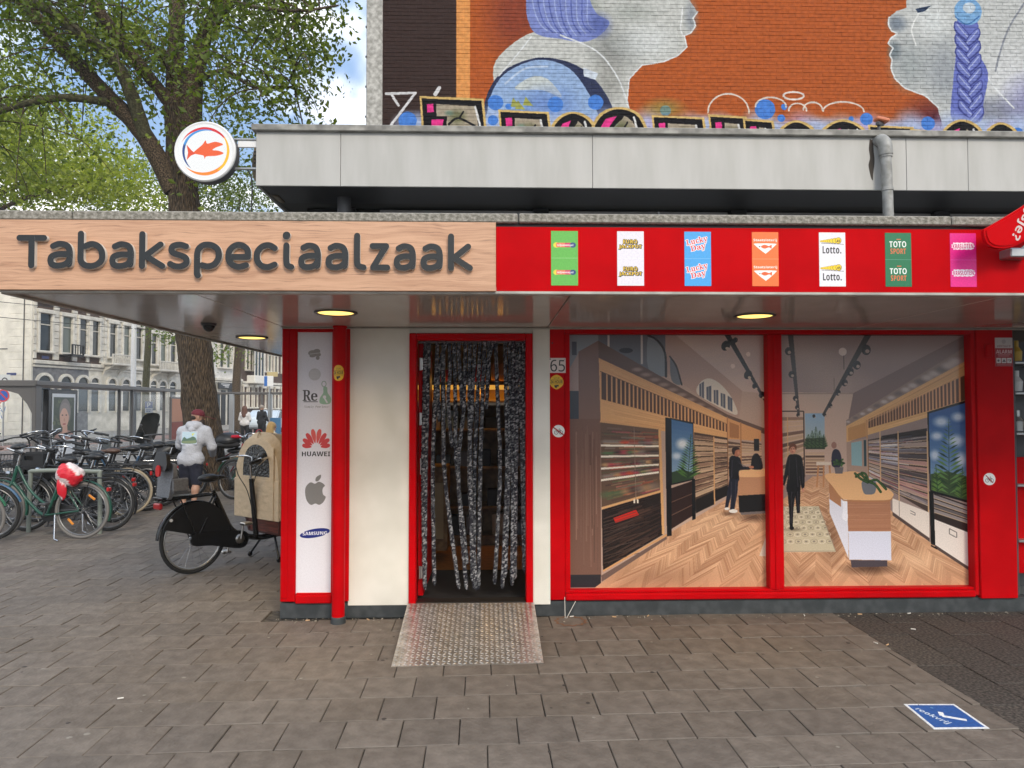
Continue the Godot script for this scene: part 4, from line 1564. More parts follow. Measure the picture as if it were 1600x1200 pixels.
func corner_panel() -> void:
	var P := Print.new(Rect2(464.8, 519.5, 54.8, 409), 300, 2048, rgb8(226, 225, 232))
	var g1 := rgb8(150, 146, 142)
	# faded leafy mark and faded disc
	for b in [[487, 553, 6, 4], [494, 551, 6, 4], [497, 556, 4, 3], [489, 557, 6, 3], [496, 561, 3, 3]]:
		P.poly(oval(b[0], b[1], b[2], b[3], -0.2), g1)
	P.line(PackedVector2Array([V(484, 555), V(500, 553)]), 1.0, rgb8(200, 198, 198))
	P.poly(oval(491.5, 587, 9.5, 9.5), rgb8(196, 194, 194))
	for i in 5:
		P.line(PackedVector2Array([V(485, 582 + i * 2.4), V(498, 581 + i * 2.4)]), 0.6, rgb8(212, 210, 210))
	# Re with a pear
	P.tris(word("R", "Droid Serif", 700, 479.5, 620, 13, 17), rgb8(64, 60, 60))
	P.tris(word("e", "Droid Serif", 700, 491, 622.5, 10, 12), rgb8(64, 60, 60))
	P.line(PackedVector2Array([V(475, 630), V(496, 630)]), 1.2, rgb8(64, 60, 60))
	P.poly(smooth([V(508, 606), V(511, 608), V(512, 616), V(517, 624), V(516, 632), V(508, 634), V(500, 632), V(500, 624), V(505, 616), V(505, 608)]), rgb8(150, 186, 158))
	P.line(arc(506, 602, 3.4, 4.4, 0, 360), 0.9, rgb8(130, 160, 138))
	P.poly(oval(507, 622.5, 2.6, 2.6), rgb8(226, 225, 230))
	P.line(PackedVector2Array([V(507, 624), V(511, 631)]), 2.4, rgb8(226, 225, 230))
	P.tris(word("Simply Peerless!", "Droid Sans Mono", 400, 495, 638, 38, 4.2), rgb8(120, 116, 116))
	# red fan of petals over a word
	for i in 8:
		var a := -PI * (0.06 + 0.88 * i / 7.0)
		var d := V(cos(a), sin(a))
		var n := d.orthogonal()
		var c := V(494.5, 702)
		var r1 := 31.0 - 9.0 * absf(i - 3.5) / 3.5
		P.poly(smooth([c + d * 7.0, c + d * r1 * 0.66 + n * 3.5, c + d * r1 * 0.93 + n * 2.6, c + d * r1, c + d * r1 * 0.93 - n * 2.6, c + d * r1 * 0.66 - n * 3.5], true, 5), rgb8(206, 62, 62).lerp(rgb8(230, 110, 96), 0.5 if i in [3, 4] else 0.0))
	P.tris(word("HUAWEI", "Droid Sans", 700, 494.5, 711.5, 44, 7.4), rgb8(28, 26, 28))
	# bitten fruit
	P.poly(smooth([V(493, 758), V(499, 755), V(506, 758), V(509, 763), V(505, 768), V(506, 775), V(510, 779), V(506, 787), V(500, 791), V(494, 789), V(487, 791), V(481, 785), V(478, 774), V(479, 763), V(486, 756)], true, 6), rgb8(128, 126, 124))
	P.poly(oval(512, 768.5, 7.2, 7.6), rgb8(226, 225, 232))
	P.poly(smooth([V(494, 754), V(495, 748), V(502, 744), V(502, 749), V(498, 754)], true, 4), rgb8(128, 126, 124))
	# blue tilted oval
	P.poly(oval(493.5, 835, 23.5, 6.8, -0.17), rgb8(22, 38, 122))
	P.tris(word("SAMSUNG", "Droid Sans", 700, 493.5, 835.2, 38, 5.4, true, -0.03), rgb8(240, 240, 246))
	P.speckle(131, 0.02, 0.05)
	var m := printed("corner panel print", P, 0.35)
	var o := sheet("logo_panel", m, "tall narrow white panel with phone maker logos in the red corner frame", "sign panel", T3(-1.3955, 1.2145, -0.012), 0.275, 2.05, 0.004)
	o.set_meta("label", "tall narrow white panel with a column of logos in the red corner frame")

func small_signs() -> void:
	# house number
	var P := Print.new(Rect2(0, 0, 26, 24), 208, 192, rgb8(226, 214, 208))
	P.tris(word("65", "Droid Sans", 400, 13.4, 12.4, 23, 19), rgb8(14, 12, 14))
	P.poly(oval(1.6, 1.8, 1.0, 1.0), rgb8(40, 36, 36))
	P.poly(oval(24.2, 1.8, 0.6, 0.6), rgb8(120, 110, 106))
	sheet("house_number_plate", printed("number print", P, 0.4), "white house number plate 65 at the top of red post", "number plate", T3(0.5145, 1.972, 0.0105), 0.131, 0.118, 0.003)
	# yellow security stickers
	for k in 2:
		P = Print.new(Rect2(-11, -11.5, 22, 23), 176, 184, rgb8(232, 186, 24))
		P.tris(word("SECURE", "Droid Sans", 400, 0, -6, 8, 2.4), rgb8(60, 50, 20))
		P.tris(word("24 HOUR", "Droid Sans", 700, 0, -0.5, 17, 4.4), rgb8(30, 26, 16))
		P.line(PackedVector2Array([V(-9, -3.6), V(9, -3.6)]), 0.6, rgb8(150, 110, 20))
		P.line(PackedVector2Array([V(-8, 2.8), V(8, 2.8)]), 0.6, rgb8(150, 110, 20))
		P.path([V(-3.5, 5), V(2.5, 4), V(3.4, 6.4), V(0.5, 7), V(0, 9.4), V(-2.4, 8)], rgb8(30, 26, 16))
		var mb := MB.new()
		var outl := smooth([V(0, 1), V(0.55, 0.78), V(0.9, 0.3), V(0.9, -0.3), V(0.55, -0.72), V(0, -1), V(-0.55, -0.72), V(-0.9, -0.3), V(-0.9, 0.3), V(-0.55, 0.78)], true, 4)
		var at := T3(-1.20, 1.905, 0.1738) if k == 0 else T3(0.508, 1.84, 0.0105)
		var sc := V(0.046, 0.060) if k == 0 else V(0.058, 0.058)
		for p in outl.size():
			outl[p] = outl[p] * sc
		# the one on the column bends round it
		mb.extrude(outl, 0.0, 0.0012)
		for i in mb.v.size():
			var q := mb.v[i]
			mb.u[i] = V(0.5 + q.x / sc.x * 0.46, 0.5 - q.y / sc.y * 0.48)
			if k == 0:
				var xx := q.x - 0.0
				mb.v[i] = T3(sin(xx / 0.049) * 0.0492 * (1.0 + q.z * 20.0), q.y, cos(xx / 0.049) * (0.0492 + q.z) - 0.0492)
		if k == 0:
			mb = MB.new()
			for i in 14:
				var q4 := []
				var u4 := []
				for e: Vector2 in [V(i, -1), V(i + 1, -1), V(i + 1, 1), V(i, 1)]:
					var s := e.x / 7.0 - 1.0
					var hh := 0.060 * pow(maxf(0.0, 1.0 - s * s), 0.42) * e.y
					var a := s * 0.046 / 0.0495
					q4.append(T3(sin(a) * 0.0497, hh, cos(a) * 0.0497))
					u4.append(V(0.5 + s * 0.46, 0.5 - hh / 0.060 * 0.47))
				mb.quad(q4[0], q4[1], q4[2], q4[3], u4[0], u4[1], u4[2], u4[3])
			at = T3(-1.200, 1.905, 0.125)
		one(mb, "security_sticker", printed("security print %d" % k, P, 0.4), ["yellow 24 HOUR security sticker wrapped on the round red column", "yellow 24 HOUR security sticker under the house number on red post"][k], "sticker", "yellow security stickers", at + (T3(0.025, 0, 0) if k == 0 else Vector3.ZERO))
	# no bicycles
	for k in 2:
		P = Print.new(Rect2(-10, -10, 20, 20), 160, 160, rgb8(232, 232, 230))
		for sx in [-3.8, 3.8]:
			P.line(arc(sx, 2.2, 2.9, 2.9, 0, 360, 20), 0.7, rgb8(50, 50, 50))
		P.line(PackedVector2Array([V(-3.8, 2.2), V(-1.8, -2), V(2.6, -2), V(0, 2.2), V(-1.8, -2)]), 0.6, rgb8(50, 50, 50))
		P.line(PackedVector2Array([V(3.8, 2.2), V(2.2, -3.6), V(0.8, -3.8)]), 0.6, rgb8(50, 50, 50))
		if k == 0:
			P.line(PackedVector2Array([V(-7.6, -5.6), V(7.6, 5.6)]), 2.0, rgb8(150, 24, 30))
		else:
			P.line(PackedVector2Array([V(-5.6, -5.8), V(5.6, 5.8)]), 1.6, rgb8(150, 24, 30))
		var mb := MB.new()
		mb.lathe([V(0.049, 0.0), V(0.049, 0.0014)], Vector3.ZERO, 28, Basis(Vector3.RIGHT, PI / 2))
		disc(mb, 0.049, 0.0014, 28)
		one(mb, "no_bicycles_sticker", printed("no bicycles print %d" % k, P, 0.4), ["round white no bicycles sticker on red post left of the posters", "round white no bicycles sticker on wide red pillar right of the posters"][k], "sticker", "no bicycles stickers", [T3(0.522, 1.452, 0.0105), T3(3.978, 1.062, 0.0205)][k])
	# alarm notice
	P = Print.new(Rect2(0, 0, 28, 44), 168, 264, rgb8(150, 22, 34))
	P.rect(0, 0, 28, 16, rgb8(196, 188, 186))
	P.poly(oval(14, 6, 3.4, 3.4), rgb8(170, 160, 160))
	P.tris(word("verisure", "Droid Sans", 400, 14, 12.4, 22, 4), rgb8(120, 40, 44))
	P.tris(word("ALARM", "Droid Sans", 700, 14, 21.4, 25, 5.6), rgb8(228, 196, 196))
	P.line(PackedVector2Array([V(4, 26), V(24, 26)]), 0.6, rgb8(216, 160, 160))
	P.line(PackedVector2Array([V(5, 28), V(22, 28)]), 0.6, rgb8(216, 160, 160))
	for k in 3:
		P.rect(1.6 + k * 8.6, 31, 9.0 + k * 8.6, 39, rgb8(206, 200, 198))
	P.poly(oval(5, 35, 1.8, 1.8), rgb8(90, 90, 90))
	P.path([V(11, 37), V(14, 32.4), V(17, 37)], rgb8(90, 90, 90))
	P.line(PackedVector2Array([V(20, 34), V(25, 34), V(23, 37)]), 0.9, rgb8(60, 60, 60))
	P.line(PackedVector2Array([V(3, 41.6), V(25, 41.6)]), 0.6, rgb8(216, 160, 160))
	sheet("alarm_notice", printed("alarm print", P, 0.4), "red and grey ALARM notice at the top of wide red pillar", "notice", T3(4.118, 2.081, 0.0205), 0.143, 0.232, 0.0014)
	# painted-over key box left of the notice
	var kb := thing("key_box", "small red painted key box on the red pillar beside the alarm notice", "box", T3(3.985, 2.09, 0.020))
	var mb2 := MB.new()
	mb2.box(T3(0, 0, 0.012), T3(0.055, 0.11, 0.026), 0.008)
	part(mb2, "case", M["red paint"], kb)
	mb2 = MB.new()
	mb2.lathe([V(0.012, 0.0), V(0.012, 0.006), V(0, 0.007)], T3(0.0, -0.055, 0.012), 10)
	part(mb2, "lock", M["red paint"], kb)
	# smoke-free sign stuck to the slabs
	P = Print.new(Rect2(0, 0, 100, 100), 256, 256, rgb8(38, 88, 158))
	for e in [[0, 0, 100, 5], [0, 95, 100, 100], [0, 0, 5, 100], [95, 0, 100, 100]]:
		P.rect(e[0], e[1], e[2], e[3], rgb8(226, 230, 234))
	P.line(PackedVector2Array([V(52, 34), V(46, 50), V(80, 68)]), 9.0, rgb8(232, 236, 240), false)
	P.tris(word("rookvrij", "Droid Sans", 700, 27, 50, 66, 17, true, 1.18), rgb8(206, 218, 230))
	P.poly(oval(46, 16, 3, 3), rgb8(90, 140, 190))
	P.speckle(151, 0.12, 0.05)
	var mb3 := MB.new()
	var q := [tile_at(2.267, 2.066), tile_at(2.549, 2.066), tile_at(2.555, 1.776), tile_at(2.285, 1.776)]
	q = [T3(2.253, 0, 2.005), T3(2.542, 0, 2.007), T3(2.552, 0, 1.712), T3(2.273, 0, 1.704)]
	var up := Vector3.UP * 0.0042
	mb3.quad(q[0] + up, q[1] + up, q[2] + up, q[3] + up)
	for i in 4:
		var j := (i + 1) % 4
		var z := V(0.01, 0.01)
		mb3.quad(q[i] + up * 0.3, q[j] + up * 0.3, q[j] + up, q[i] + up, z, z, z, z)
	one(mb3, "smoke_free_sign", printed("smoke free print", P, 0.6), "square blue smoke free sticker with white tick lying on the pavement slabs", "floor sign")

# ---------------------------------------------------------------- the two window posters
func fern(P: Print, root: Vector2, tip: Vector2, spread: float, dark: Color, light: Color) -> void:
	var ax := tip - root
	var n := ax.normalized().orthogonal()
	P.line(PackedVector2Array([root, tip]), 2.0, dark)
	for i in 17:
		var k := i / 17.0
		var b := root + ax * k
		var l := spread * pow(1.0 - k, 0.85) + 3.0
		for s: float in [-1.0, 1.0]:
			var d := (n * s + ax.normalized() * 0.55).normalized()
			var e := b + d * l
			P.path([b, b + d * l * 0.5 + ax.normalized() * l * 0.11, e, b + d * l * 0.5 - ax.normalized() * l * 0.07], dark if (i + int(s)) % 3 == 0 else light)

func sky_panel(P: Print, q: Array, top: Color, low: Color) -> void:
	# q: corners left-top, right-top, right-bottom, left-bottom
	for i in 14:
		var a := i / 14.0
		var b := (i + 1) / 14.0
		P.path([(q[0] as Vector2).lerp(q[3], a), (q[1] as Vector2).lerp(q[2], a), (q[1] as Vector2).lerp(q[2], b), (q[0] as Vector2).lerp(q[3], b)], top.lerp(low, a))

func stripes(P: Print, q: Array, rows: int, cols: Array, gap := 0.28) -> void:
	for i in rows:
		var a := float(i) / rows
		var b := (i + 1.0 - gap) / rows
		var l0 := (q[0] as Vector2).lerp(q[3], a)
		var r0 := (q[1] as Vector2).lerp(q[2], a)
		var l1 := (q[0] as Vector2).lerp(q[3], b)
		var r1 := (q[1] as Vector2).lerp(q[2], b)
		P.path([l0, r0, r1, l1], cols[rng.randi() % cols.size()])
		P.line(PackedVector2Array([l1, r1]), 2.4, rgb8(206, 180, 150), false)

# long soft lines from the left edge to the right edge of a four-sided patch
func streaks(P: Print, q: Array, n: int, cols: Array, a: float, wmax: float, lmax := 1.0) -> void:
	for i in n:
		var v := rng.randf()
		var l := (q[0] as Vector2).lerp(q[3], v)
		var r := (q[1] as Vector2).lerp(q[2], v)
		var u0 := rng.randf() * (1.0 - lmax * 0.4)
		var u1 := minf(1.0, u0 + rng.randf_range(0.15, lmax))
		P.line(PackedVector2Array([l.lerp(r, u0), l.lerp(r, u1)]), rng.randf_range(1.0, wmax), Color(cols[rng.randi() % cols.size()], a * rng.randf_range(0.4, 1.0)), false)

func print_floor(P: Print, vp: Vector2, f: float, mask: PackedVector2Array) -> void:
	P.poly(mask, rgb8(206, 166, 132))
	var H := 1.5
	var to_p := func(x: float, z: float) -> Vector2:
		return vp + V(f * x / z, f * H / z)
	for r in 105:
		for c in 52:
			for s in 2:
				# planks laid in a zigzag
				var u0 := -4.6 + c * 0.18
				var z0 := 1.05 + r * 0.062
				var a := V(u0, z0 + (0.0 if s == 0 else 0.18))
				var b := V(u0 + 0.18, z0 + (0.18 if s == 0 else 0.0))
				var k := V(0, 0.060)
				var poly := PackedVector2Array()
				for p: Vector2 in [a, b, b + k, a + k]:
					poly.append(to_p.call(p.x, p.y))
				if c % 2 == s:
					for piece_ in Geometry2D.intersect_polygons(poly, mask):
						var t := rng.randf()
						P.poly(piece_, rgb8(180, 144, 116).lerp(rgb8(204, 167, 137), t))
						if r < 40:
							for gl in 2:
								var o := k * rng.randf()
								var a2: Vector2 = to_p.call(a.x, a.y + o.y)
								var b2: Vector2 = to_p.call(b.x, b.y + o.y)
								if Geometry2D.is_point_in_polygon(a2, mask) and Geometry2D.is_point_in_polygon(b2, mask):
									P.line(PackedVector2Array([a2, b2]), rng.randf_range(1.2, 4.0), Color(rgb8(156, 116, 90) if rng.randf() < 0.5 else rgb8(222, 190, 160), 0.5), false)

func window_posters() -> void:
	# left poster: shelving, screen and counter; drawn in units of about 1.9 mm
	var P := Print.new(Rect2(53, 57, 796, 1046), 640, 840, rgb8(182, 160, 148))
	P.path([V(480, 57), V(849, 57), V(849, 300), V(750, 290)], rgb8(192, 172, 164))
	for i in 9:
		P.spray(V(560 + i * 34, 90 + i * 22), 150, 60, Color(0.80, 0.72, 0.68, 0.22), 0.0)
	P.path([V(240, 57), V(490, 57), V(760, 290), V(745, 400), V(690, 390)], rgb8(176, 152, 142))
	P.path([V(53, 57), V(172, 57), V(172, 200), V(53, 200)], rgb8(140, 148, 154))
	P.rect(66, 84, 84, 140, rgb8(74, 78, 92))
	P.path([V(172, 57), V(446, 57), V(446, 232), V(330, 178), V(172, 86)], rgb8(112, 114, 122))
	for x in [214, 350]:
		P.line(PackedVector2Array([V(x, 57), V(x, 60 + (x - 100) * 0.47)]), 9.0, rgb8(192, 186, 182), false)
	P.poly(smooth([V(376, 60), V(410, 78), V(440, 130), V(444, 226), V(376, 196)], true, 4), rgb8(140, 146, 152))
	P.line(smooth([V(376, 58), V(412, 78), V(444, 130), V(448, 230)], false), 8.0, rgb8(44, 40, 42))
	P.poly(smooth([V(466, 150), V(490, 190), V(508, 262), V(470, 244)], true, 4), rgb8(120, 122, 128))
	P.line(smooth([V(464, 146), V(490, 186), V(512, 264)], false), 6.0, rgb8(52, 46, 46))
	P.poly(smooth([V(574, 300), V(590, 252), V(630, 238), V(680, 270), V(722, 330), V(736, 390), V(650, 350)], true, 5), rgb8(206, 198, 190))
	for i in 5:
		var x := 584.0 + i * 29
		P.path([V(x, 262 + i * 12), V(x + 19, 250 + i * 18), V(x + 19, 322 + i * 14), V(x, 310 + i * 14)], rgb8(96, 100, 116))
		P.line(PackedVector2Array([V(x + 9, 258 + i * 14), V(x + 9, 315 + i * 14)]), 2.0, rgb8(196, 190, 184))
	P.poly(oval(285, 121, 28, 11), rgb8(66, 66, 74))
	# dark sloping top of the shelving and its header
	P.path([V(172, 80), V(697, 388), V(849, 446), V(849, 470), V(697, 412), V(174, 160)], rgb8(112, 88, 76))
	for i in 12:
		P.spray(V(330 + i * 36, 200 + i * 21), 30, 12, Color(0.78, 0.70, 0.66, 0.55))
	P.path([V(174, 152), V(697, 402), V(697, 490), V(178, 424)], rgb8(212, 170, 124))
	P.path([V(178, 206), V(697, 428), V(697, 462), V(178, 322)], rgb8(92, 64, 48))
	streaks(P, [V(176, 156), V(697, 404), V(697, 426), V(178, 204)], 40, [rgb8(190, 146, 102), rgb8(226, 188, 144)], 0.5, 3.0)
	streaks(P, [V(178, 328), V(697, 464), V(697, 488), V(178, 418)], 50, [rgb8(190, 146, 102), rgb8(226, 188, 144)], 0.5, 3.0)
	for i in 34:
		var a := pow(i / 34.0, 0.86)
		var b := a + 0.013
		P.path([V(178, 208).lerp(V(697, 429), a), V(178, 208).lerp(V(697, 429), b), V(178, 326).lerp(V(697, 463), b), V(178, 326).lerp(V(697, 463), a)], rgb8(204, 160, 116))
	P.path([V(697, 402), V(835, 456), V(835, 500), V(697, 490)], rgb8(204, 158, 112))
	P.path([V(706, 420), V(744, 434), V(744, 488), V(706, 484)], rgb8(170, 124, 84))
	P.line(PackedVector2Array([V(697, 398), V(697, 700)]), 5.0, rgb8(176, 130, 92), false)
	P.line(PackedVector2Array([V(752, 420), V(752, 690)]), 5.0, rgb8(176, 130, 92), false)
	# dark end panel on the left
	P.path([V(92, 126), V(172, 80), V(180, 410), V(92, 408)], rgb8(132, 106, 96))
	P.rect(53, 290, 92, 408, rgb8(66, 72, 82))
	P.path([V(53, 200), V(92, 130), V(92, 290), V(53, 290)], rgb8(168, 150, 144))
	P.rect(53, 406, 180, 1052, rgb8(126, 98, 86))
	for i in 26:
		var x := 53.0 + rng.randf() * 124
		P.line(PackedVector2Array([V(x, 408 + rng.randf() * 200), V(x + rng.randf_range(-4, 4), 800 + rng.randf() * 240)]), rng.randf_range(2, 7), rgb8(112, 86, 76).lerp(rgb8(152, 122, 108), rng.randf()), false)
	P.rect(53, 1048, 178, 1100, rgb8(56, 54, 60))
	# floor, then the glass cabinet
	var mask := PackedVector2Array([V(150, 1104), V(446, 884), V(640, 772), V(735, 712), V(850, 716), V(850, 1104)])
	print_floor(P, V(1078, 470), 560.0, mask)
	P.spray(V(640, 850), 230, 70, Color(0.95, 0.84, 0.72, 0.28), 0.0)
	P.spray(V(420, 1060), 300, 80, Color(0.44, 0.32, 0.25, 0.35), 0.0)
	P.spray(V(800, 815), 90, 26, Color(0.25, 0.18, 0.15, 0.6), 0.1)
	P.spray(V(705, 800), 46, 14, Color(0.25, 0.18, 0.15, 0.5), 0.1)
	P.path([V(180, 420), V(416, 446), V(420, 704), V(182, 772)], rgb8(112, 90, 76))
	var blur := [rgb8(96, 130, 92), rgb8(212, 92, 70), rgb8(178, 80, 100), rgb8(150, 142, 136), rgb8(90, 76, 70), rgb8(196, 160, 120), rgb8(70, 62, 62)]
	var ys := [[516, 520], [562, 558], [612, 596], [660, 628]]
	for k in 4:
		for j in 9:
			var x := 184.0 + j * 25
			var y: float = lerpf(ys[k][0], ys[k][1], j / 9.0)
			P.spray(V(x + 16, y - 16), 26, 12, Color(blur[rng.randi() % 7], 0.75))
		P.line(PackedVector2Array([V(181, ys[k][0]), V(416, ys[k][1])]), 9.0, rgb8(224, 216, 204), false)
	streaks(P, [V(182, 440), V(414, 456), V(418, 700), V(184, 764)], 150, blur, 0.5, 8.0, 0.6)
	for k in 4:
		P.line(PackedVector2Array([V(181, ys[k][0]), V(416, ys[k][1])]), 6.0, rgb8(228, 220, 208), false)
	for j in 8:
		P.spray(V(200 + j * 28, 720 - j * 5), 34, 22, Color(blur[rng.randi() % 7], 0.45))
	P.path([V(183, 782), V(424, 710), V(430, 886), V(187, 1030)], rgb8(50, 38, 34))
	streaks(P, [V(186, 790), V(424, 718), V(428, 880), V(190, 1022)], 120, [rgb8(86, 64, 56), rgb8(34, 26, 24), rgb8(120, 92, 78), rgb8(70, 48, 42)], 0.5, 7.0, 0.7)
	P.path([V(230, 816), V(322, 782), V(334, 804), V(238, 836)], rgb8(198, 50, 36))
	for j in 14:
		var y := 800.0 + j * 14
		P.line(PackedVector2Array([V(190, y + 20), V(190 + 90 + rng.randf() * 130, y - 30 + rng.randf() * 10)]), 2.0, rgb8(96, 80, 72), false)
	P.line(PackedVector2Array([V(183, 776), V(424, 706)]), 10.0, rgb8(210, 170, 126), false)
	P.line(PackedVector2Array([V(187, 1034), V(446, 886)]), 8.0, rgb8(198, 156, 114), false)
	P.path([V(180, 1052), V(446, 892), V(446, 904), V(182, 1078)], rgb8(120, 100, 92))
	P.line(PackedVector2Array([V(178, 416), V(418, 446), V(420, 448)]), 8.0, rgb8(206, 164, 120), false)
	P.line(PackedVector2Array([V(420, 446), V(432, 884)]), 11.0, rgb8(206, 166, 120), false)
	P.line(PackedVector2Array([V(316, 440), V(322, 740)]), 2.0, rgb8(150, 132, 118), false)
	for x in [312, 326]:
		P.rect(x, 740, x + 7, 756, rgb8(224, 214, 200))
	# slatted racks further in
	var rack := [rgb8(172, 146, 124), rgb8(128, 102, 88), rgb8(186, 162, 140), rgb8(110, 88, 78), rgb8(156, 128, 110), rgb8(196, 170, 150)]
	P.path([V(560, 462), V(697, 486), V(697, 700), V(563, 790)], rgb8(84, 66, 56))
	stripes(P, [V(562, 472), V(640, 482), V(640, 706), V(564, 738)], 11, rack)
	stripes(P, [V(643, 486), V(696, 494), V(696, 678), V(643, 702)], 10, rack)
	stripes(P, [V(700, 500), V(750, 508), V(750, 600), V(700, 640)], 8, rack)
	stripes(P, [V(755, 500), V(836, 510), V(836, 590), V(755, 600)], 8, rack)
	streaks(P, [V(562, 474), V(696, 494), V(697, 690), V(564, 736)], 90, rack, 0.6, 4.0, 0.5)
	streaks(P, [V(562, 480), V(696, 500), V(697, 690), V(564, 736)], 30, [rgb8(232, 206, 176)], 0.7, 2.0, 0.8)
	P.path([V(565, 742), V(640, 708), V(640, 762), V(566, 798)], rgb8(40, 34, 32))
	P.path([V(645, 704), V(697, 680), V(697, 724), V(645, 750)], rgb8(40, 34, 32))
	P.line(PackedVector2Array([V(641, 480), V(642, 762)]), 5.0, rgb8(206, 166, 122), false)
	# screen with fern on black posts
	P.path([V(443, 400), V(466, 404), V(466, 890), V(447, 893)], rgb8(24, 22, 24))
	P.path([V(462, 402), V(558, 422), V(558, 660), V(464, 682)], rgb8(28, 28, 30))
	sky_panel(P, [V(468, 408), V(555, 428), V(555, 655), V(468, 676)], rgb8(78, 116, 160), rgb8(150, 170, 188))
	P.spray(V(512, 510), 34, 30, Color(0.92, 0.92, 0.92, 0.8))
	P.spray(V(488, 560), 26, 20, Color(0.86, 0.88, 0.9, 0.7))
	P.path([V(468, 628), V(510, 616), V(555, 630), V(555, 655), V(468, 676)], rgb8(58, 78, 56))
	fern(P, V(534, 652), V(548, 470), 58, rgb8(40, 66, 38), rgb8(84, 120, 62))
	P.path([V(466, 694), V(552, 664), V(556, 806), V(466, 862)], rgb8(58, 38, 34))
	P.line(PackedVector2Array([V(466, 752), V(554, 716)]), 3.0, rgb8(120, 96, 84), false)
	P.line(PackedVector2Array([V(466, 806), V(554, 762)]), 3.0, rgb8(120, 96, 84), false)
	P.path([V(551, 658), V(563, 656), V(564, 822), V(551, 826)], rgb8(26, 24, 26))
	# spotlights on the ceiling rail
	P.path([V(690, 57), V(714, 57), V(849, 312), V(849, 332)], rgb8(46, 40, 40))
	for s in [[694, 100, 17], [732, 78, 10], [784, 222, 15], [812, 268, 10], [840, 306, 11]]:
		P.poly(oval(s[0], s[1], s[2], s[2] * 1.3, 0.5), rgb8(40, 36, 38))
		P.poly(oval(s[0] + 6, s[1] + 12, s[2] * 0.5, s[2] * 0.4, 0.3), rgb8(196, 180, 164))
	for s in [[722, 186], [786, 136]]:
		P.poly(oval(s[0], s[1], 9, 10), rgb8(222, 204, 194))
	# counter and the man behind it
	P.path([V(738, 640), V(849, 640), V(849, 722), V(738, 726)], rgb8(188, 146, 116))
	P.path([V(740, 726), V(849, 720), V(849, 790), V(742, 796)], rgb8(34, 30, 32))
	P.path([V(746, 796), V(849, 790), V(849, 800), V(750, 806)], rgb8(120, 112, 112))
	P.poly(smooth([V(734, 634), V(760, 620), V(849, 614), V(849, 646), V(742, 648)], true, 4), rgb8(222, 182, 140))
	P.poly(smooth([V(792, 600), V(800, 560), V(820, 552), V(836, 580), V(838, 616), V(796, 616)], true, 4), rgb8(36, 32, 36))
	P.rect(806, 490, 826, 540, rgb8(40, 36, 36))
	P.poly(smooth([V(704, 575), V(724, 560), V(748, 572), V(758, 604), V(790, 606), V(786, 618), V(744, 622), V(742, 664), V(706, 662)], true, 5), rgb8(34, 32, 40))
	P.path([V(704, 656), V(740, 656), V(736, 710), V(722, 786), V(704, 786), V(712, 716), V(696, 776), V(684, 776), V(694, 710)], rgb8(40, 42, 58))
	P.poly(oval(735, 546, 14, 18), rgb8(176, 122, 98))
	P.poly(smooth([V(716, 548), V(716, 530), V(732, 524), V(748, 532), V(730, 538), V(724, 556)], true, 4), rgb8(60, 42, 36))
	for l in [[V(716, 580), V(712, 650)], [V(744, 590), V(778, 611)], [V(712, 670), V(708, 770)], [V(730, 664), V(726, 760)]]:
		P.line(PackedVector2Array(l), 4.0, Color(0.36, 0.35, 0.40, 0.5))
	P.spray(V(741, 548), 7, 12, Color(0.80, 0.60, 0.50, 0.7))
	P.poly(oval(794, 608, 11, 6), rgb8(186, 132, 106))
	P.poly(oval(692, 780, 10, 6), rgb8(214, 210, 206))
	P.poly(oval(718, 790, 18, 8), rgb8(218, 214, 210))
	P.path([V(822, 976), V(849, 900), V(849, 978)], rgb8(206, 196, 182))
	P.soften(0.5)
	P.speckle(161, 0.05, 0.2)
	P.deepen(1.22)
	sheet("window_poster", printed("left poster print", P, 0.22), "left window poster of shop shelves, fern screen and man at counter", "poster", T3(1.408, 1.2095, -0.078), 1.583, 2.024, 0.003, 0.0, "photo posters filling the shop windows")
	# right poster: long counter, walking figure, shelves and screen
	P = Print.new(Rect2(42, 58, 780, 1045), 640, 858, rgb8(156, 138, 132))
	P.path([V(42, 58), V(822, 58), V(822, 110), V(330, 420), V(42, 300)], rgb8(160, 142, 138))
	P.path([V(42, 296), V(354, 300), V(354, 420), V(320, 640), V(42, 640)], rgb8(196, 172, 158))
	P.line(PackedVector2Array([V(42, 302), V(354, 302), V(354, 410)]), 4.0, rgb8(150, 132, 124), false)
	for i in 8:
		P.spray(V(120 + i * 30, 110 + i * 26), 190, 80, Color(0.76, 0.68, 0.63, 0.24), 0.0)
	P.path([V(354, 300), V(822, 58), V(822, 112), V(330, 420)], rgb8(136, 116, 112))
	mask = PackedVector2Array([V(42, 1104), V(42, 752), V(180, 648), V(330, 640), V(520, 806), V(690, 946), V(824, 1036), V(824, 1104)])
	print_floor(P, V(222, 470), 560.0, mask)
	P.spray(V(600, 1000), 160, 60, Color(0.95, 0.84, 0.72, 0.3), 0.0)
	P.spray(V(410, 1030), 150, 34, Color(0.22, 0.15, 0.12, 0.65), 0.1)
	P.spray(V(250, 900), 70, 150, Color(0.30, 0.21, 0.17, 0.4), 0.0)
	P.spray(V(120, 1060), 160, 50, Color(0.44, 0.32, 0.25, 0.3), 0.0)
	stripes(P, [V(42, 400), V(146, 400), V(146, 640), V(42, 700)], 13, rack)
	P.line(PackedVector2Array([V(42, 376), V(146, 376), V(146, 650)]), 5.0, rgb8(80, 64, 56), false)
	P.line(PackedVector2Array([V(78, 400), V(78, 660)]), 3.0, rgb8(206, 170, 130), false)
	sky_panel(P, [V(150, 384), V(232, 384), V(232, 532), V(150, 532)], rgb8(150, 174, 196), rgb8(176, 184, 180))
	P.path([V(150, 490), V(232, 486), V(232, 534), V(150, 534)], rgb8(58, 70, 52))
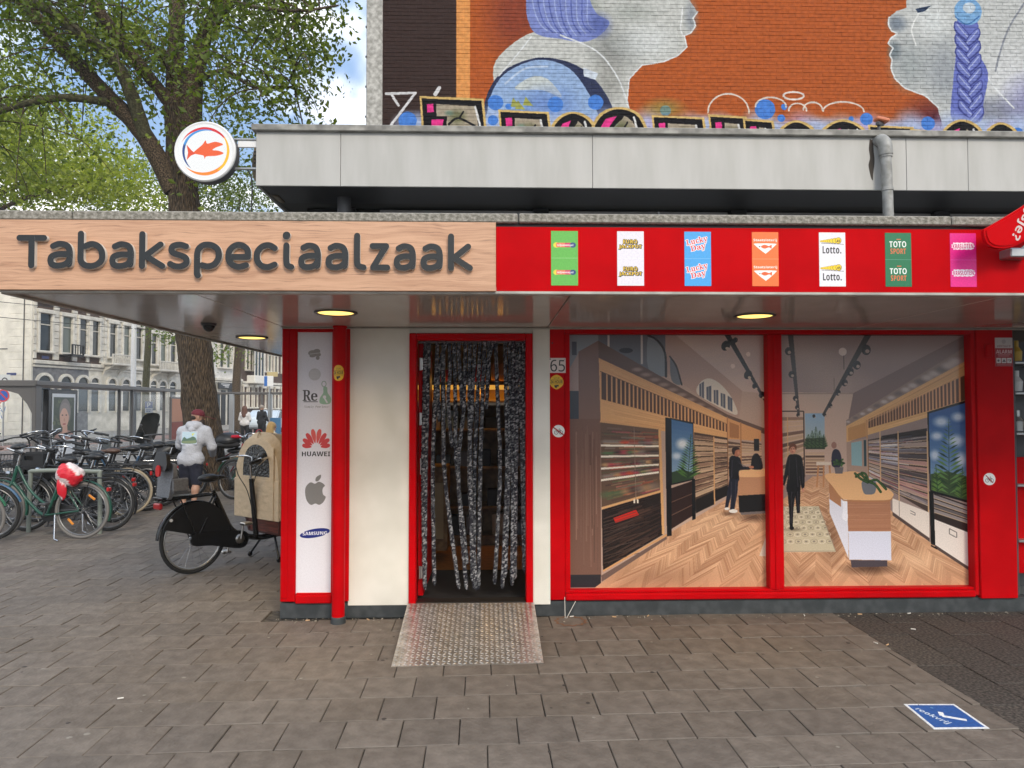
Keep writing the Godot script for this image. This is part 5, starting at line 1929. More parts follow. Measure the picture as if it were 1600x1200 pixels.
	for i in 5:
		fern(P, V(160 + i * 16, 530), V(164 + i * 16, 440 + absf(i - 2) * 16), 22, rgb8(44, 66, 44), rgb8(80, 104, 68))
	stripes(P, [V(150, 548), V(230, 548), V(230, 640), V(150, 640)], 7, rack)
	# right wall: cloud frieze, wooden header with slats
	P.path([V(822, 108), V(822, 176), V(322, 440), V(322, 414)], rgb8(150, 132, 124))
	for i in 16:
		var a := i / 16.0
		P.spray(V(330, 420).lerp(V(815, 150), a), 12 + 30 * a, 7 + 16 * a, Color(0.80, 0.76, 0.74, 0.7) if i % 3 != 1 else Color(0.44, 0.40, 0.40, 0.6))
	P.path([V(822, 168), V(822, 352), V(664, 402), V(412, 476), V(322, 506), V(322, 438)], rgb8(212, 172, 122))
	P.path([V(822, 226), V(822, 330), V(412, 448), V(412, 412)], rgb8(108, 78, 58))
	streaks(P, [V(322, 442), V(822, 172), V(822, 222), V(322, 470)], 50, [rgb8(190, 146, 102), rgb8(228, 192, 146)], 0.5, 3.0)
	streaks(P, [V(412, 452), V(822, 334), V(822, 350), V(412, 474)], 30, [rgb8(190, 146, 102), rgb8(228, 192, 146)], 0.5, 3.0)
	for i in 30:
		var a := 1.0 - pow(1.0 - i / 30.0, 0.82)
		var b := a + 0.006 + 0.016 * a
		P.path([V(412, 412).lerp(V(822, 226), a), V(412, 412).lerp(V(822, 226), b), V(412, 449).lerp(V(822, 332), b), V(412, 449).lerp(V(822, 332), a)], rgb8(208, 164, 126))
	P.path([V(330, 446), V(404, 424), V(404, 482), V(330, 500)], rgb8(190, 146, 98))
	P.line(PackedVector2Array([V(408, 412), V(410, 650)]), 6.0, rgb8(190, 146, 104), false)
	P.path([V(322, 506), V(410, 488), V(410, 650), V(322, 620)], rgb8(176, 152, 138))
	P.path([V(342, 508), V(386, 500), V(386, 606), V(342, 602)], rgb8(150, 178, 182))
	P.rect(394, 496, 404, 606, rgb8(58, 84, 92))
	var mag := [rgb8(206, 196, 190), rgb8(120, 110, 112), rgb8(170, 152, 142), rgb8(92, 84, 86), rgb8(196, 190, 196), rgb8(146, 140, 150), rgb8(186, 150, 140)]
	P.path([V(412, 496), V(660, 452), V(660, 800), V(412, 652)], rgb8(86, 72, 66))
	P.path([V(468, 480), V(660, 448), V(660, 478), V(468, 500)], rgb8(52, 40, 36))
	stripes(P, [V(414, 500), V(460, 494), V(460, 690), V(414, 660)], 12, mag)
	stripes(P, [V(464, 500), V(536, 492), V(536, 726), V(464, 690)], 12, mag)
	stripes(P, [V(540, 492), V(658, 478), V(658, 780), V(540, 730)], 11, mag)
	streaks(P, [V(414, 504), V(658, 470), V(658, 786), V(414, 654)], 150, mag + [rgb8(160, 90, 100), rgb8(110, 130, 160), rgb8(232, 226, 220)], 0.6, 5.0, 0.5)
	for x in [462, 538, 660]:
		P.line(PackedVector2Array([V(x, 460), V(x, 740 + (x - 462) * 0.4)]), 5.0, rgb8(204, 172, 136), false)
	P.path([V(510, 740), V(662, 800), V(662, 906), V(510, 796)], rgb8(220, 210, 202))
	P.line(PackedVector2Array([V(538, 752), V(538, 816)]), 2.0, rgb8(150, 140, 134), false)
	P.line(PackedVector2Array([V(584, 792), V(604, 802), V(604, 812), V(584, 802)]), 2.5, rgb8(120, 114, 112), false)
	P.path([V(510, 798), V(662, 908), V(662, 922), V(510, 812)], rgb8(96, 82, 78))
	# big screen at the right
	P.path([V(684, 826), V(824, 884), V(824, 1028), V(684, 934)], rgb8(220, 212, 206))
	P.line(PackedVector2Array([V(746, 868), V(776, 884), V(776, 906), V(746, 890), V(746, 868)]), 3.5, rgb8(126, 120, 118), false)
	P.path([V(684, 934), V(824, 1028), V(824, 1042), V(684, 948)], rgb8(98, 84, 80))
	P.path([V(684, 720), V(824, 770), V(824, 884), V(684, 828)], rgb8(60, 50, 48))
	stripes(P, [V(684, 726), V(824, 776), V(824, 852), V(684, 806)], 4, [rgb8(150, 142, 142), rgb8(176, 90, 112), rgb8(190, 186, 186), rgb8(110, 104, 106)])
	P.path([V(662, 380), V(822, 332), V(824, 760), V(668, 716)], rgb8(26, 26, 28))
	sky_panel(P, [V(668, 386), V(822, 342), V(822, 750), V(672, 708)], rgb8(64, 104, 156), rgb8(150, 172, 192))
	for s in [[720, 420, 44, 30], [790, 400, 36, 26], [700, 480, 34, 24], [780, 500, 46, 34], [690, 560, 26, 30], [800, 580, 30, 40]]:
		P.spray(V(s[0], s[1]), s[2], s[3], Color(0.90, 0.91, 0.92, 0.75))
	P.path([V(672, 640), V(740, 628), V(822, 650), V(822, 750), V(672, 708)], rgb8(70, 90, 58))
	fern(P, V(748, 722), V(752, 408), 86, rgb8(48, 76, 52), rgb8(104, 138, 84))
	fern(P, V(700, 714), V(694, 600), 30, rgb8(56, 84, 48), rgb8(110, 140, 70))
	fern(P, V(798, 738), V(806, 610), 36, rgb8(56, 84, 48), rgb8(98, 128, 66))
	P.path([V(664, 712), V(682, 716), V(686, 938), V(668, 932)], rgb8(24, 22, 24))
	P.line(PackedVector2Array([V(668, 938), V(694, 952)]), 6.0, rgb8(30, 28, 28), false)
	# ceiling rails with spotlights
	P.path([V(84, 58), V(106, 58), V(130, 392), V(120, 392)], rgb8(78, 70, 68))
	for s in [[86, 124, 15], [98, 222, 13], [112, 322, 10], [118, 360, 8], [122, 392, 7]]:
		P.poly(oval(s[0], s[1], s[2], s[2] * 1.1), rgb8(48, 42, 44))
		P.poly(oval(s[0] + 3, s[1] + 5, s[2] * 0.5, s[2] * 0.5), rgb8(176, 158, 146))
	P.path([V(404, 58), V(432, 58), V(232, 392), V(222, 390)], rgb8(70, 62, 60))
	for s in [[410, 118, 19], [370, 182, 16], [342, 210, 15], [318, 256, 13], [290, 298, 11], [256, 352, 9], [232, 390, 7], [188, 396, 6]]:
		P.poly(oval(s[0], s[1], s[2], s[2] * 1.15), rgb8(46, 40, 42))
		P.poly(oval(s[0] + 5, s[1] + 6, s[2] * 0.5, s[2] * 0.45), rgb8(178, 160, 150))
	P.poly(oval(312, 126, 17, 17), rgb8(214, 200, 192))
	P.line(PackedVector2Array([V(316, 142), V(316, 200)]), 2.0, rgb8(80, 72, 70), false)
	P.line(PackedVector2Array([V(274, 236), V(274, 290)]), 2.0, rgb8(80, 72, 70), false)
	# patterned rug and the walking figure
	P.path([V(42, 772), V(204, 772), V(272, 962), V(42, 962)], rgb8(192, 182, 160))
	for r in 7:
		for c in 7:
			var z := r / 7.0
			var y := lerpf(782, 950, z * z * 0.4 + z * 0.6)
			var x := lerpf(52, 190 + 66 * z, c / 6.0)
			P.line(arc(x, y, 11 + 4 * z, 6 + 4 * z, 0, 360, 14), 1.8, rgb8(158, 148, 134) if (r + c) % 2 == 0 else rgb8(214, 206, 190))
			P.poly(oval(x, y, 4 + 2 * z, 2.4 + 1.6 * z), rgb8(150, 140, 128))
	P.line(PackedVector2Array([V(42, 958), V(270, 958), V(203, 774)]), 3.0, rgb8(160, 148, 132), false)
	P.poly(smooth([V(76, 570), V(98, 556), V(122, 558), V(138, 580), V(146, 680), V(134, 700), V(124, 640), V(126, 710), V(72, 712), V(78, 640), V(60, 690), V(58, 668)], true, 4), rgb8(26, 24, 28))
	P.path([V(74, 700), V(128, 700), V(124, 800), V(112, 800), V(106, 730), V(98, 780), V(94, 862), V(82, 862), V(80, 790)], rgb8(28, 26, 30))
	P.poly(oval(98, 536, 13, 18), rgb8(190, 142, 122))
	P.poly(smooth([V(84, 536), V(86, 516), V(100, 510), V(114, 520), V(112, 538), V(104, 524), V(92, 526)], true, 4), rgb8(120, 80, 60))
	P.poly(oval(58, 694, 5, 10), rgb8(190, 142, 122))
	P.poly(oval(140, 704, 5, 9), rgb8(190, 142, 122))
	P.poly(oval(90, 862, 9, 8), rgb8(22, 20, 22))
	# folds and light on the walking figure, a face
	for l in [[V(84, 580), V(82, 660)], [V(112, 570), V(118, 690)], [V(92, 712), V(88, 840)], [V(116, 712), V(118, 790)], [V(136, 590), V(138, 676)]]:
		P.line(PackedVector2Array(l), 4.0, Color(0.36, 0.34, 0.37, 0.5))
	P.spray(V(102, 540), 9, 14, Color(0.86, 0.68, 0.58, 0.7))
	for x in [93, 103]:
		P.poly(oval(x, 533, 2.2, 1.4), rgb8(70, 48, 42))
	P.line(PackedVector2Array([V(94, 545), V(102, 545)]), 1.8, rgb8(150, 84, 76))
	P.spray(V(98, 868), 50, 10, Color(0.3, 0.26, 0.22, 0.5), 0.0)
	# table, second figure, plants and the long counter
	P.path([V(196, 588), V(256, 588), V(256, 600), V(196, 602)], rgb8(214, 200, 186))
	for x in [[204, 196], [250, 256], [226, 224]]:
		P.line(PackedVector2Array([V(x[0], 602), V(x[1], 694)]), 7.0, rgb8(186, 140, 104), false)
	P.poly(smooth([V(260, 560), V(270, 536), V(290, 540), V(300, 570), V(298, 606), V(262, 606)], true, 4), rgb8(58, 56, 76))
	P.poly(oval(270, 518, 11, 14), rgb8(160, 124, 112))
	P.path([V(246, 664), V(322, 736), V(324, 990), V(248, 800)], rgb8(212, 212, 222))
	P.path([V(246, 668), V(296, 722), V(296, 776), V(248, 742)], rgb8(176, 132, 100))
	P.poly(smooth([V(300, 730), V(322, 742), V(322, 830), V(300, 820), V(304, 780)], true, 4), rgb8(226, 226, 234))
	P.path([V(322, 744), V(502, 740), V(502, 876), V(324, 876)], rgb8(172, 128, 102))
	for i in 20:
		var y := 750.0 + rng.randf() * 120
		P.line(PackedVector2Array([V(324, y), V(501, y + rng.randf_range(-2, 2))]), 2.0, rgb8(160, 116, 92).lerp(rgb8(190, 148, 120), rng.randf()), false)
	P.path([V(324, 876), V(502, 878), V(502, 998), V(326, 994)], rgb8(208, 210, 224))
	P.path([V(332, 996), V(484, 998), V(484, 1024), V(336, 1026)], rgb8(88, 80, 86))
	P.poly(smooth([V(230, 642), V(300, 632), V(360, 628), V(430, 664), V(508, 712), V(510, 736), V(480, 748), V(330, 746), V(296, 734), V(262, 690)], true, 5), rgb8(220, 180, 138))
	P.line(smooth([V(262, 694), V(296, 738), V(330, 750), V(480, 752), V(510, 740)], false), 5.0, rgb8(178, 134, 98))
	P.poly(smooth([V(386, 668), V(440, 668), V(438, 716), V(412, 724), V(390, 716)], true, 4), rgb8(124, 126, 132))
	for l in [[V(410, 672), V(380, 640), V(360, 650)], [V(412, 672), V(400, 640), V(384, 634)], [V(414, 672), V(446, 664), V(484, 702)], [V(416, 672), V(440, 684), V(462, 714)], [V(408, 674), V(376, 656), V(356, 636)]]:
		P.line(smooth(l, false), 10.0, rgb8(48, 74, 44))
		P.line(smooth(l, false), 3.0, rgb8(88, 120, 70))
	P.path([V(270, 610), V(308, 610), V(304, 636), V(274, 636)], rgb8(118, 112, 114))
	for i in 26:
		var a := rng.randf() * TAU
		var d := rng.randf() * 22
		P.poly(oval(288 + cos(a) * d, 590 + sin(a) * d * 0.8, 6, 4, a), rgb8(40, 66, 40).lerp(rgb8(94, 124, 76), rng.randf()))
	P.soften(0.5)
	P.speckle(162, 0.05, 0.2)
	P.deepen(1.22)
	sheet("window_poster", printed("right poster print", P, 0.22), "right window poster of long wooden counter with plants and big fern screen", "poster", T3(3.0875, 1.2095, -0.078), 1.538, 2.024, 0.003, 0.0, "photo posters filling the shop windows")

# ---------------------------------------------------------------- the doorway and what shows through it
func doorway() -> void:
	# door leaf opened inwards, seen on its edge
	var t := thing("shop_door", "red shop door leaf opened inward behind the strand curtain", "door", T3(-0.575, 0.128, -0.10))
	var mb := MB.new()
	mb.box(T3(0, 1.018, -0.42), T3(0.042, 2.02, 0.80), 0.004)
	part(mb, "door_leaf", M["red paint"], t)
	for y: float in [1.86, 1.42, 0.20]:
		mb = MB.new()
		mb.lathe([V(0.009, -0.05), V(0.009, 0.05)], T3(-0.004, y, 0.012), 10)
		mb.box(T3(0.012, y, 0.010), T3(0.030, 0.095, 0.006), 0.002)
		part(mb, "hinge", M["brushed steel"], t)
	mb = MB.new()
	mb.box(T3(0.005, 1.04, 0.0), T3(0.018, 0.13, 0.006), 0.002)
	part(mb, "lock_plate", M["brushed steel"], t)
	# fluffy strand curtain
	t = thing("strand_curtain", "black white and grey fluffy strand curtain hanging in the red doorway", "curtain", T3(0, 0, -0.075))
	mb = MB.new()
	mb.box(T3(-0.16, 2.163, 0), T3(0.86, 0.016, 0.03), 0.003)
	part(mb, "rail", M["dark grey metal"], t)
	var cm := mat("chenille", Color.WHITE, 0.95)
	cm.vertex_color_use_as_albedo = true
	var paths := [
		[664, 662, 661, 664, 912], [670, 667, 665, 664.5, 918], [683, 679, 676, 679, 912], [692, 693, 695, 717, 918], [701, 703, 700, 706, 700], [709, 711, 713, 730, 880], [727, 724, 716, 729, 918], [734, 733, 735, 738, 905],
		[742, 737, 733, 744, 920], [750, 745, 741, 740.5, 918], [757, 753, 750, 747.5, 918], [762, 764, 762, 760, 640], [774, 778, 781, 772.5, 912], [789, 791, 792, 784.5, 917], [796, 797, 795, 789, 900], [802, 802, 801.5, 799.5, 913], [807, 808, 806, 804, 905], [813, 814, 816, 819, 894], [819, 818, 819, 821, 870], [716, 717, 719, 722, 640], [697, 687, 684, 686, 660], [770, 765, 757, 752, 610]]
	for q in paths:
		var pts := []
		var yb: float = q[4]
		for k in 4:
			var yy: float = [534.0, 650.0, lerpf(534, yb, 0.55), yb][k]
			if k == 1:
				yy = lerpf(534, yb, 0.28)
			var xx: float = q[k]
			var fade := 0.05 if k == 0 else 0.0
			pts.append(T3(-0.655 + (xx - 641.0) * 0.00511 + fade * 0.0, 1.66 + (634.0 - yy) * 0.005135, rng.randf_range(-0.018, 0.018)))
		strand(smooth3(pts, 6), cm, t)
	# black mat, shelves and goods inside
	mb = MB.new()
	mb.box(T3(-0.16, 0.106, -0.62), T3(1.2, 0.012, 0.98), 0.003)
	one(mb, "door_mat", grain(mat("coir mat", lin(0.016, 0.014, 0.013), 0.95), 201, 0.2, Color(0.5, 0.5, 0.5), Color(1, 1, 1), 4.0), "black coir mat on the floor just inside the doorway", "mat")
	var sh := thing("shop_shelving", "dark wooden shelving with warm lit top shelf seen through the doorway", "shelf", T3(-0.15, 0.10, -2.45))
	var wood := grain(mat("shelf wood", lin(0.30, 0.17, 0.07), 0.5), 202, 0.02, Color(0.7, 0.66, 0.6), Color(1, 1, 1), 1.5)
	var dark := wood
	mb = MB.new()
	mb.box(T3(0, 0.78, -0.17), T3(2.2, 1.55, 0.03))
	part(mb, "back_board", dark, sh)
	mb = MB.new()
	mb.box(T3(0, 1.92, -0.17), T3(2.2, 0.66, 0.03))
	part(mb, "top_board", mat("orange board", lin(0.55, 0.30, 0.06), 0.6), sh)
	for y: float in [0.10, 0.42, 0.86, 1.28, 1.60, 1.80]:
		mb = MB.new()
		mb.box(T3(0, y, 0.0), T3(2.2, 0.028, 0.34), 0.003)
		part(mb, "shelf_board", wood if y > 1.2 else dark, sh)
	for x: float in [-1.08, -0.56, 0.02, 0.56, 1.08]:
		mb = MB.new()
		mb.box(T3(x, 0.9, -0.01), T3(0.03, 1.75, 0.32), 0.002)
		part(mb, "upright", wood, sh)
	mb = MB.new()
	mb.box(T3(0, 0.05, 0.10), T3(2.2, 0.10, 0.03))
	part(mb, "kick_board", dark, sh)
	mb = MB.new()
	mb.box(T3(0, 1.755, 0.16), T3(2.16, 0.05, 0.016), 0.003)
	var strip := mat("strip lamp glow", Color(1.0, 0.8, 0.4), 0.5)
	strip.emission_enabled = true
	strip.emission = Color(1.0, 0.72, 0.30)
	strip.emission_energy_multiplier = 0.30
	part(mb, "light_strip", strip, sh)
	# the strip shines down along the front of the shelves and up on the orange board
	for k in 2:
		var o := AreaLight3D.new()
		o.name = "strip_light"
		o.position = T3(0, [1.725, 1.83][k], [0.19, 0.12][k])
		o.rotation.x = [-PI / 2 + 0.2, PI / 2 + 0.9][k]
		o.area_size = Vector2(2.1, 0.05)
		o.light_energy = [0.22, 0.10][k]
		o.light_color = Color(1.0, 0.75, 0.36)
		o.area_range = 8.0
		o.area_attenuation = 2.0
		o.shadow_enabled = true
		sh.add_child(o)
	# goods standing on the boards
	var looks := [["red", lin(0.42, 0.02, 0.02)], ["black", lin(0.02, 0.02, 0.022)], ["beige", lin(0.45, 0.33, 0.22)], ["grey", lin(0.22, 0.22, 0.23)], ["orange", lin(0.5, 0.2, 0.05)], ["pale blue", lin(0.2, 0.28, 0.34)]]
	var gm := []
	for l in looks:
		gm.append(mat("carton " + str(l[0]), l[1], 0.45))
	var rows := [[1.815, "top"], [1.295, "upper"], [0.875, "middle"], [0.435, "lower"], [0.115, "bottom"]]
	var ordn := ["first", "second", "third", "fourth", "fifth", "sixth"]
	for r in rows.size():
		var x := -0.72
		for i in 6:
			var w := rng.randf_range(0.10, 0.17)
			var h := rng.randf_range(0.12, 0.24)
			var li: int = [0, 0, 1, 0, 4, 0][i] if r == 0 else [1, 3, 2, 5, 3, 1][(i + r) % 6]
			mb = MB.new()
			mb.box(T3(0, h / 2, 0), T3(w, h, 0.14), 0.004)
			var bx := one(mb, "goods_carton", gm[li], "%s carton, %s from the left on the %s shelf inside the kiosk" % [looks[li][0], ordn[i], rows[r][1]], "carton", "cartons on the shelves inside the kiosk", T3(-0.15 + x + w / 2, 0.10 + float(rows[r][0]), -2.40))
			bx.rotation.y = rng.randf_range(-0.08, 0.08)
			x += w + rng.randf_range(0.04, 0.13)
	# light wooden cabinet just inside on the left
	var cb := thing("shop_cabinet", "light brown wooden cabinet standing inside left of the doorway", "cabinet", T3(-0.62, 0.10, -1.75))
	mb = MB.new()
	mb.box(T3(0, 0.52, 0), T3(0.34, 0.84, 0.4), 0.006)
	part(mb, "cabinet_body", wood, cb)
	mb = MB.new()
	mb.box(T3(0.0, 0.50, 0.205), T3(0.26, 0.56, 0.016), 0.004)
	part(mb, "cabinet_door", mat("pale wood", lin(0.46, 0.33, 0.18), 0.5), cb)
	mb = MB.new()
	mb.box(T3(0.11, 1.55, 0), T3(0.05, 1.1, 0.05), 0.004)
	part(mb, "cabinet_post", wood, cb)
	# chequer plate ramp
	ramp()

func strand(pts: PackedVector3Array, m: Material, t: Node3D) -> void:
	var mb := MB.new()
	var sides := 6
	# resample to short steps
	var line := Curve3D.new()
	for p in pts:
		line.add_point(p)
	var L := line.get_baked_length()
	var n := int(L / 0.011)
	var ring_prev := PackedVector3Array()
	var col_prev := PackedColorArray()
	for i in n + 1:
		var p := line.sample_baked(L * i / n)
		var ring := PackedVector3Array()
		var cols := PackedColorArray()
		var base := 0.0165 if i < n - 1 else 0.010
		for k in sides:
			var a := TAU * k / sides + i * 0.4
			ring.append(p + T3(cos(a), 0, sin(a)) * base * rng.randf_range(0.84, 1.14) + Vector3.UP * rng.randf_range(-0.004, 0.004))
			var g := rng.randf()
			cols.append(Color(0.014, 0.015, 0.020) if g < 0.46 else (Color(0.09, 0.092, 0.10) if g < 0.78 else Color(0.27, 0.27, 0.28)))
		if i > 0:
			for k in sides:
				var k2 := (k + 1) % sides
				# rings run downwards
				mb.tint = cols[k]
				mb.tri(ring[k], ring_prev[k], ring_prev[k2])
				mb.tri(ring[k], ring_prev[k2], ring[k2])
		ring_prev = ring
		col_prev = cols
	part(mb, "strand", m, t)

func ramp() -> void:
	var t := thing("door_ramp", "aluminium chequer plate ramp leading up to the doorway", "ramp")
	var a := T3(-0.641, 0.006, 1.059)
	var b := T3(0.328, 0.006, 1.020)
	var c := T3(0.325, 0.118, 0.036)
	var d := T3(-0.659, 0.118, 0.036)
	var mb := MB.new()
	var up := ((b - a).cross(d - a)).normalized()
	mb.quad(a, b, c, d)
	for e in [[a, b], [b, c], [c, d], [d, a]]:
		mb.quad(e[0] - up * 0.005, e[1] - up * 0.005, e[1], e[0])
	mb.quad(d - up * 0.005, c - up * 0.005, b - up * 0.005, a - up * 0.005)
	var alu := mat("chequer plate", lin(0.68, 0.655, 0.62), 0.30, 0.8)
	grain(alu, 211, 0.02, Color(0.80, 0.79, 0.77), Color(1, 1, 1), 2.0)
	part(mb, "plate", alu, t)
	# raised diamonds set in alternate directions
	var tread := MB.new()
	var ex := (b - a).normalized()
	var ez := up.cross(ex) * -1.0
	var w := 0.965
	var l := a.distance_to(d)
	var pitch := 0.0335
	var nx := int(w / pitch)
	var nz := int(l / pitch)
	for j in nz:
		for i in nx:
			var ctr := a.lerp(b, (i + 0.5) / nx).lerp(d.lerp(c, (i + 0.5) / nx), (j + 0.5) / nz) + up * 0.0004
			var ang := 0.62 if (i + j) % 2 == 0 else -0.62
			var dx := (ex * cos(ang) + ez * sin(ang)) * 0.0165
			var dz := (ex * -sin(ang) + ez * cos(ang)) * 0.0062
			var hh := up * 0.0042
			var p0 := ctr - dx
			var p1 := ctr - dz
			var p2 := ctr + dx
			var p3 := ctr + dz
			var q0 := ctr - dx * 0.5 + hh
			var q1 := ctr - dz * 0.2 + hh
			var q2 := ctr + dx * 0.5 + hh
			var q3 := ctr + dz * 0.2 + hh
			var P := [p0, p1, p2, p3]
			var Q := [q0, q1, q2, q3]
			if (p1 - p0).cross(p2 - p0).dot(up) < 0:
				P = [p0, p3, p2, p1]
				Q = [q0, q3, q2, q1]
			tread.quad(Q[0], Q[1], Q[2], Q[3])
			for k in 4:
				var k2 := (k + 1) % 4
				tread.quad(P[k], P[k2], Q[k2], Q[k])
	part(tread, "raised_tread", alu, t).set_meta("kind", "stuff")

# ---------------------------------------------------------------- houses along the street
var row_xf: Transform3D
func house(called: String, label: String, s0: float, s1: float, wall: Material, base: Material, wins: Array, o: Dictionary) -> Node3D:
	var t := thing(called, label, "building", row_xf.origin + row_xf.basis.x * s0, row_xf.basis.get_euler().y, "houses along the far side of the street")
	var w := s1 - s0
	var H: float = o.get("h", 11.5)
	var led: float = o.get("ledge", 4.1)
	var mb := MB.new()
	mb.box(T3(w / 2, (H + led) / 2, -5.0), T3(w - 0.02, H - led, 10.0))
	part(mb, "wall", wall, t)
	mb = MB.new()
	mb.box(T3(w / 2, led / 2 - 0.1, -5.0 + o.get("base_out", 0.04)), T3(w - 0.02, led + 0.2, 10.0))
	part(mb, "ground_floor_wall", base, t)
	mb = MB.new()
	mb.box(T3(w / 2, led + 0.06, 0.09), T3(w - 0.02, 0.22, 0.24), 0.03)
	mb.box(T3(w / 2, led - 0.16, 0.06), T3(w - 0.02, 0.14, 0.12), 0.02)
	part(mb, "ledge", M["stucco trim"], t)
	mb = MB.new()
	mb.box(T3(w / 2, o.get("eave", 7.75), 0.08), T3(w - 0.02, 0.26, 0.22), 0.03)
	mb.box(T3(w / 2, H + 0.1, 0.2), T3(w, 0.3, 0.5), 0.05)
	part(mb, "cornice", M["stucco trim"], t)
	# rusticated pilasters with open joints
	for s in o.get("pil", []):
		mb = MB.new()
		for k in 8:
			mb.box(T3(s[0] - s0, led + 0.45 + k * 0.42, 0.05), T3(s[1], 0.395, 0.11), 0.02)
		part(mb, "pilaster", M["stucco trim"], t)
	var y0: float = o.get("y0", 4.85)
	var y1: float = o.get("y1", 7.0)
	for i in wins.size():
		var c: float = wins[i][0] - s0
		var ww: float = wins[i][1]
		for st in 2:
			window(t, c, y0 + st * 4.0, ww, y1 - y0 - (0.4 if st == 1 else 0.0), M["dark window glass"] if (i + st) % 3 != 1 else M["pale window glass"], o.get("f", 0.16))
		if o.get("arch", true):
			arched(t, c, 1.2, 3.4, ww * 1.15)
	return t

func window(t: Node3D, c: float, y: float, w: float, h: float, glass: Material, f := 0.16) -> void:
	var mb := MB.new()
	mb.box(T3(c - w / 2 - f / 2, y + h / 2, 0.08), T3(f, h + 0.1, 0.20), 0.02)
	mb.box(T3(c + w / 2 + f / 2, y + h / 2, 0.08), T3(f, h + 0.1, 0.20), 0.02)
	mb.box(T3(c, y + h + 0.12, 0.10), T3(w + f * 2.6, 0.24, 0.26), 0.03)
	mb.box(T3(c, y - 0.09, 0.11), T3(w + f * 2.4, 0.14, 0.30), 0.03)
	mb.box(T3(c, y + h * 0.70, 0.045), T3(w, 0.06, 0.06), 0.01)
	var fr := part(mb, "window", M["stucco trim"], t)
	mb = MB.new()
	mb.box(T3(c, y + h * 0.34, 0.01), T3(w - 0.02, h * 0.68, 0.03))
	part(mb, "pane", glass, fr)
	mb = MB.new()
	mb.box(T3(c, y + h * 0.86, 0.01), T3(w - 0.02, h * 0.27, 0.03))
	part(mb, "pane", glass, fr)

func arched(t: Node3D, c: float, y: float, yt: float, w: float) -> void:
	var out := arc(c, yt - w * 0.45, w / 2 + 0.16, w * 0.45 + 0.16, 0, 180, 12)
	out.append(V(c - w / 2 - 0.16, y))
	out.append(V(c + w / 2 + 0.16, y))
	var inn := arc(c, yt - w * 0.45, w / 2, w * 0.45, 0, 180, 12)
	inn.append(V(c - w / 2, y + 0.1))
	inn.append(V(c + w / 2, y + 0.1))
	var mb := MB.new()
	# the surround as a ring of short blocks
	for i in 12:
		var a := inn[i]
		var b := inn[i + 1]
		mb.extrude(PackedVector2Array([a, out[i], out[i + 1], b]), 0.02, 0.16)
	mb.box(T3(c - w / 2 - 0.08, (y + yt - w * 0.45) / 2, 0.09), T3(0.16, yt - w * 0.45 - y, 0.14))
	mb.box(T3(c + w / 2 + 0.08, (y + yt - w * 0.45) / 2, 0.09), T3(0.16, yt - w * 0.45 - y, 0.14))
	var fr := part(mb, "arched_window", M["stucco trim"], t)
	mb = MB.new()
	mb.extrude(inn, 0.03, 0.06)
	part(mb, "pane", M["dark window glass"], fr)
	mb = MB.new()
	mb.box(T3(c, yt - w * 0.5, 0.07), T3(w, 0.06, 0.04))
	part(mb, "transom", M["white joinery"], fr)

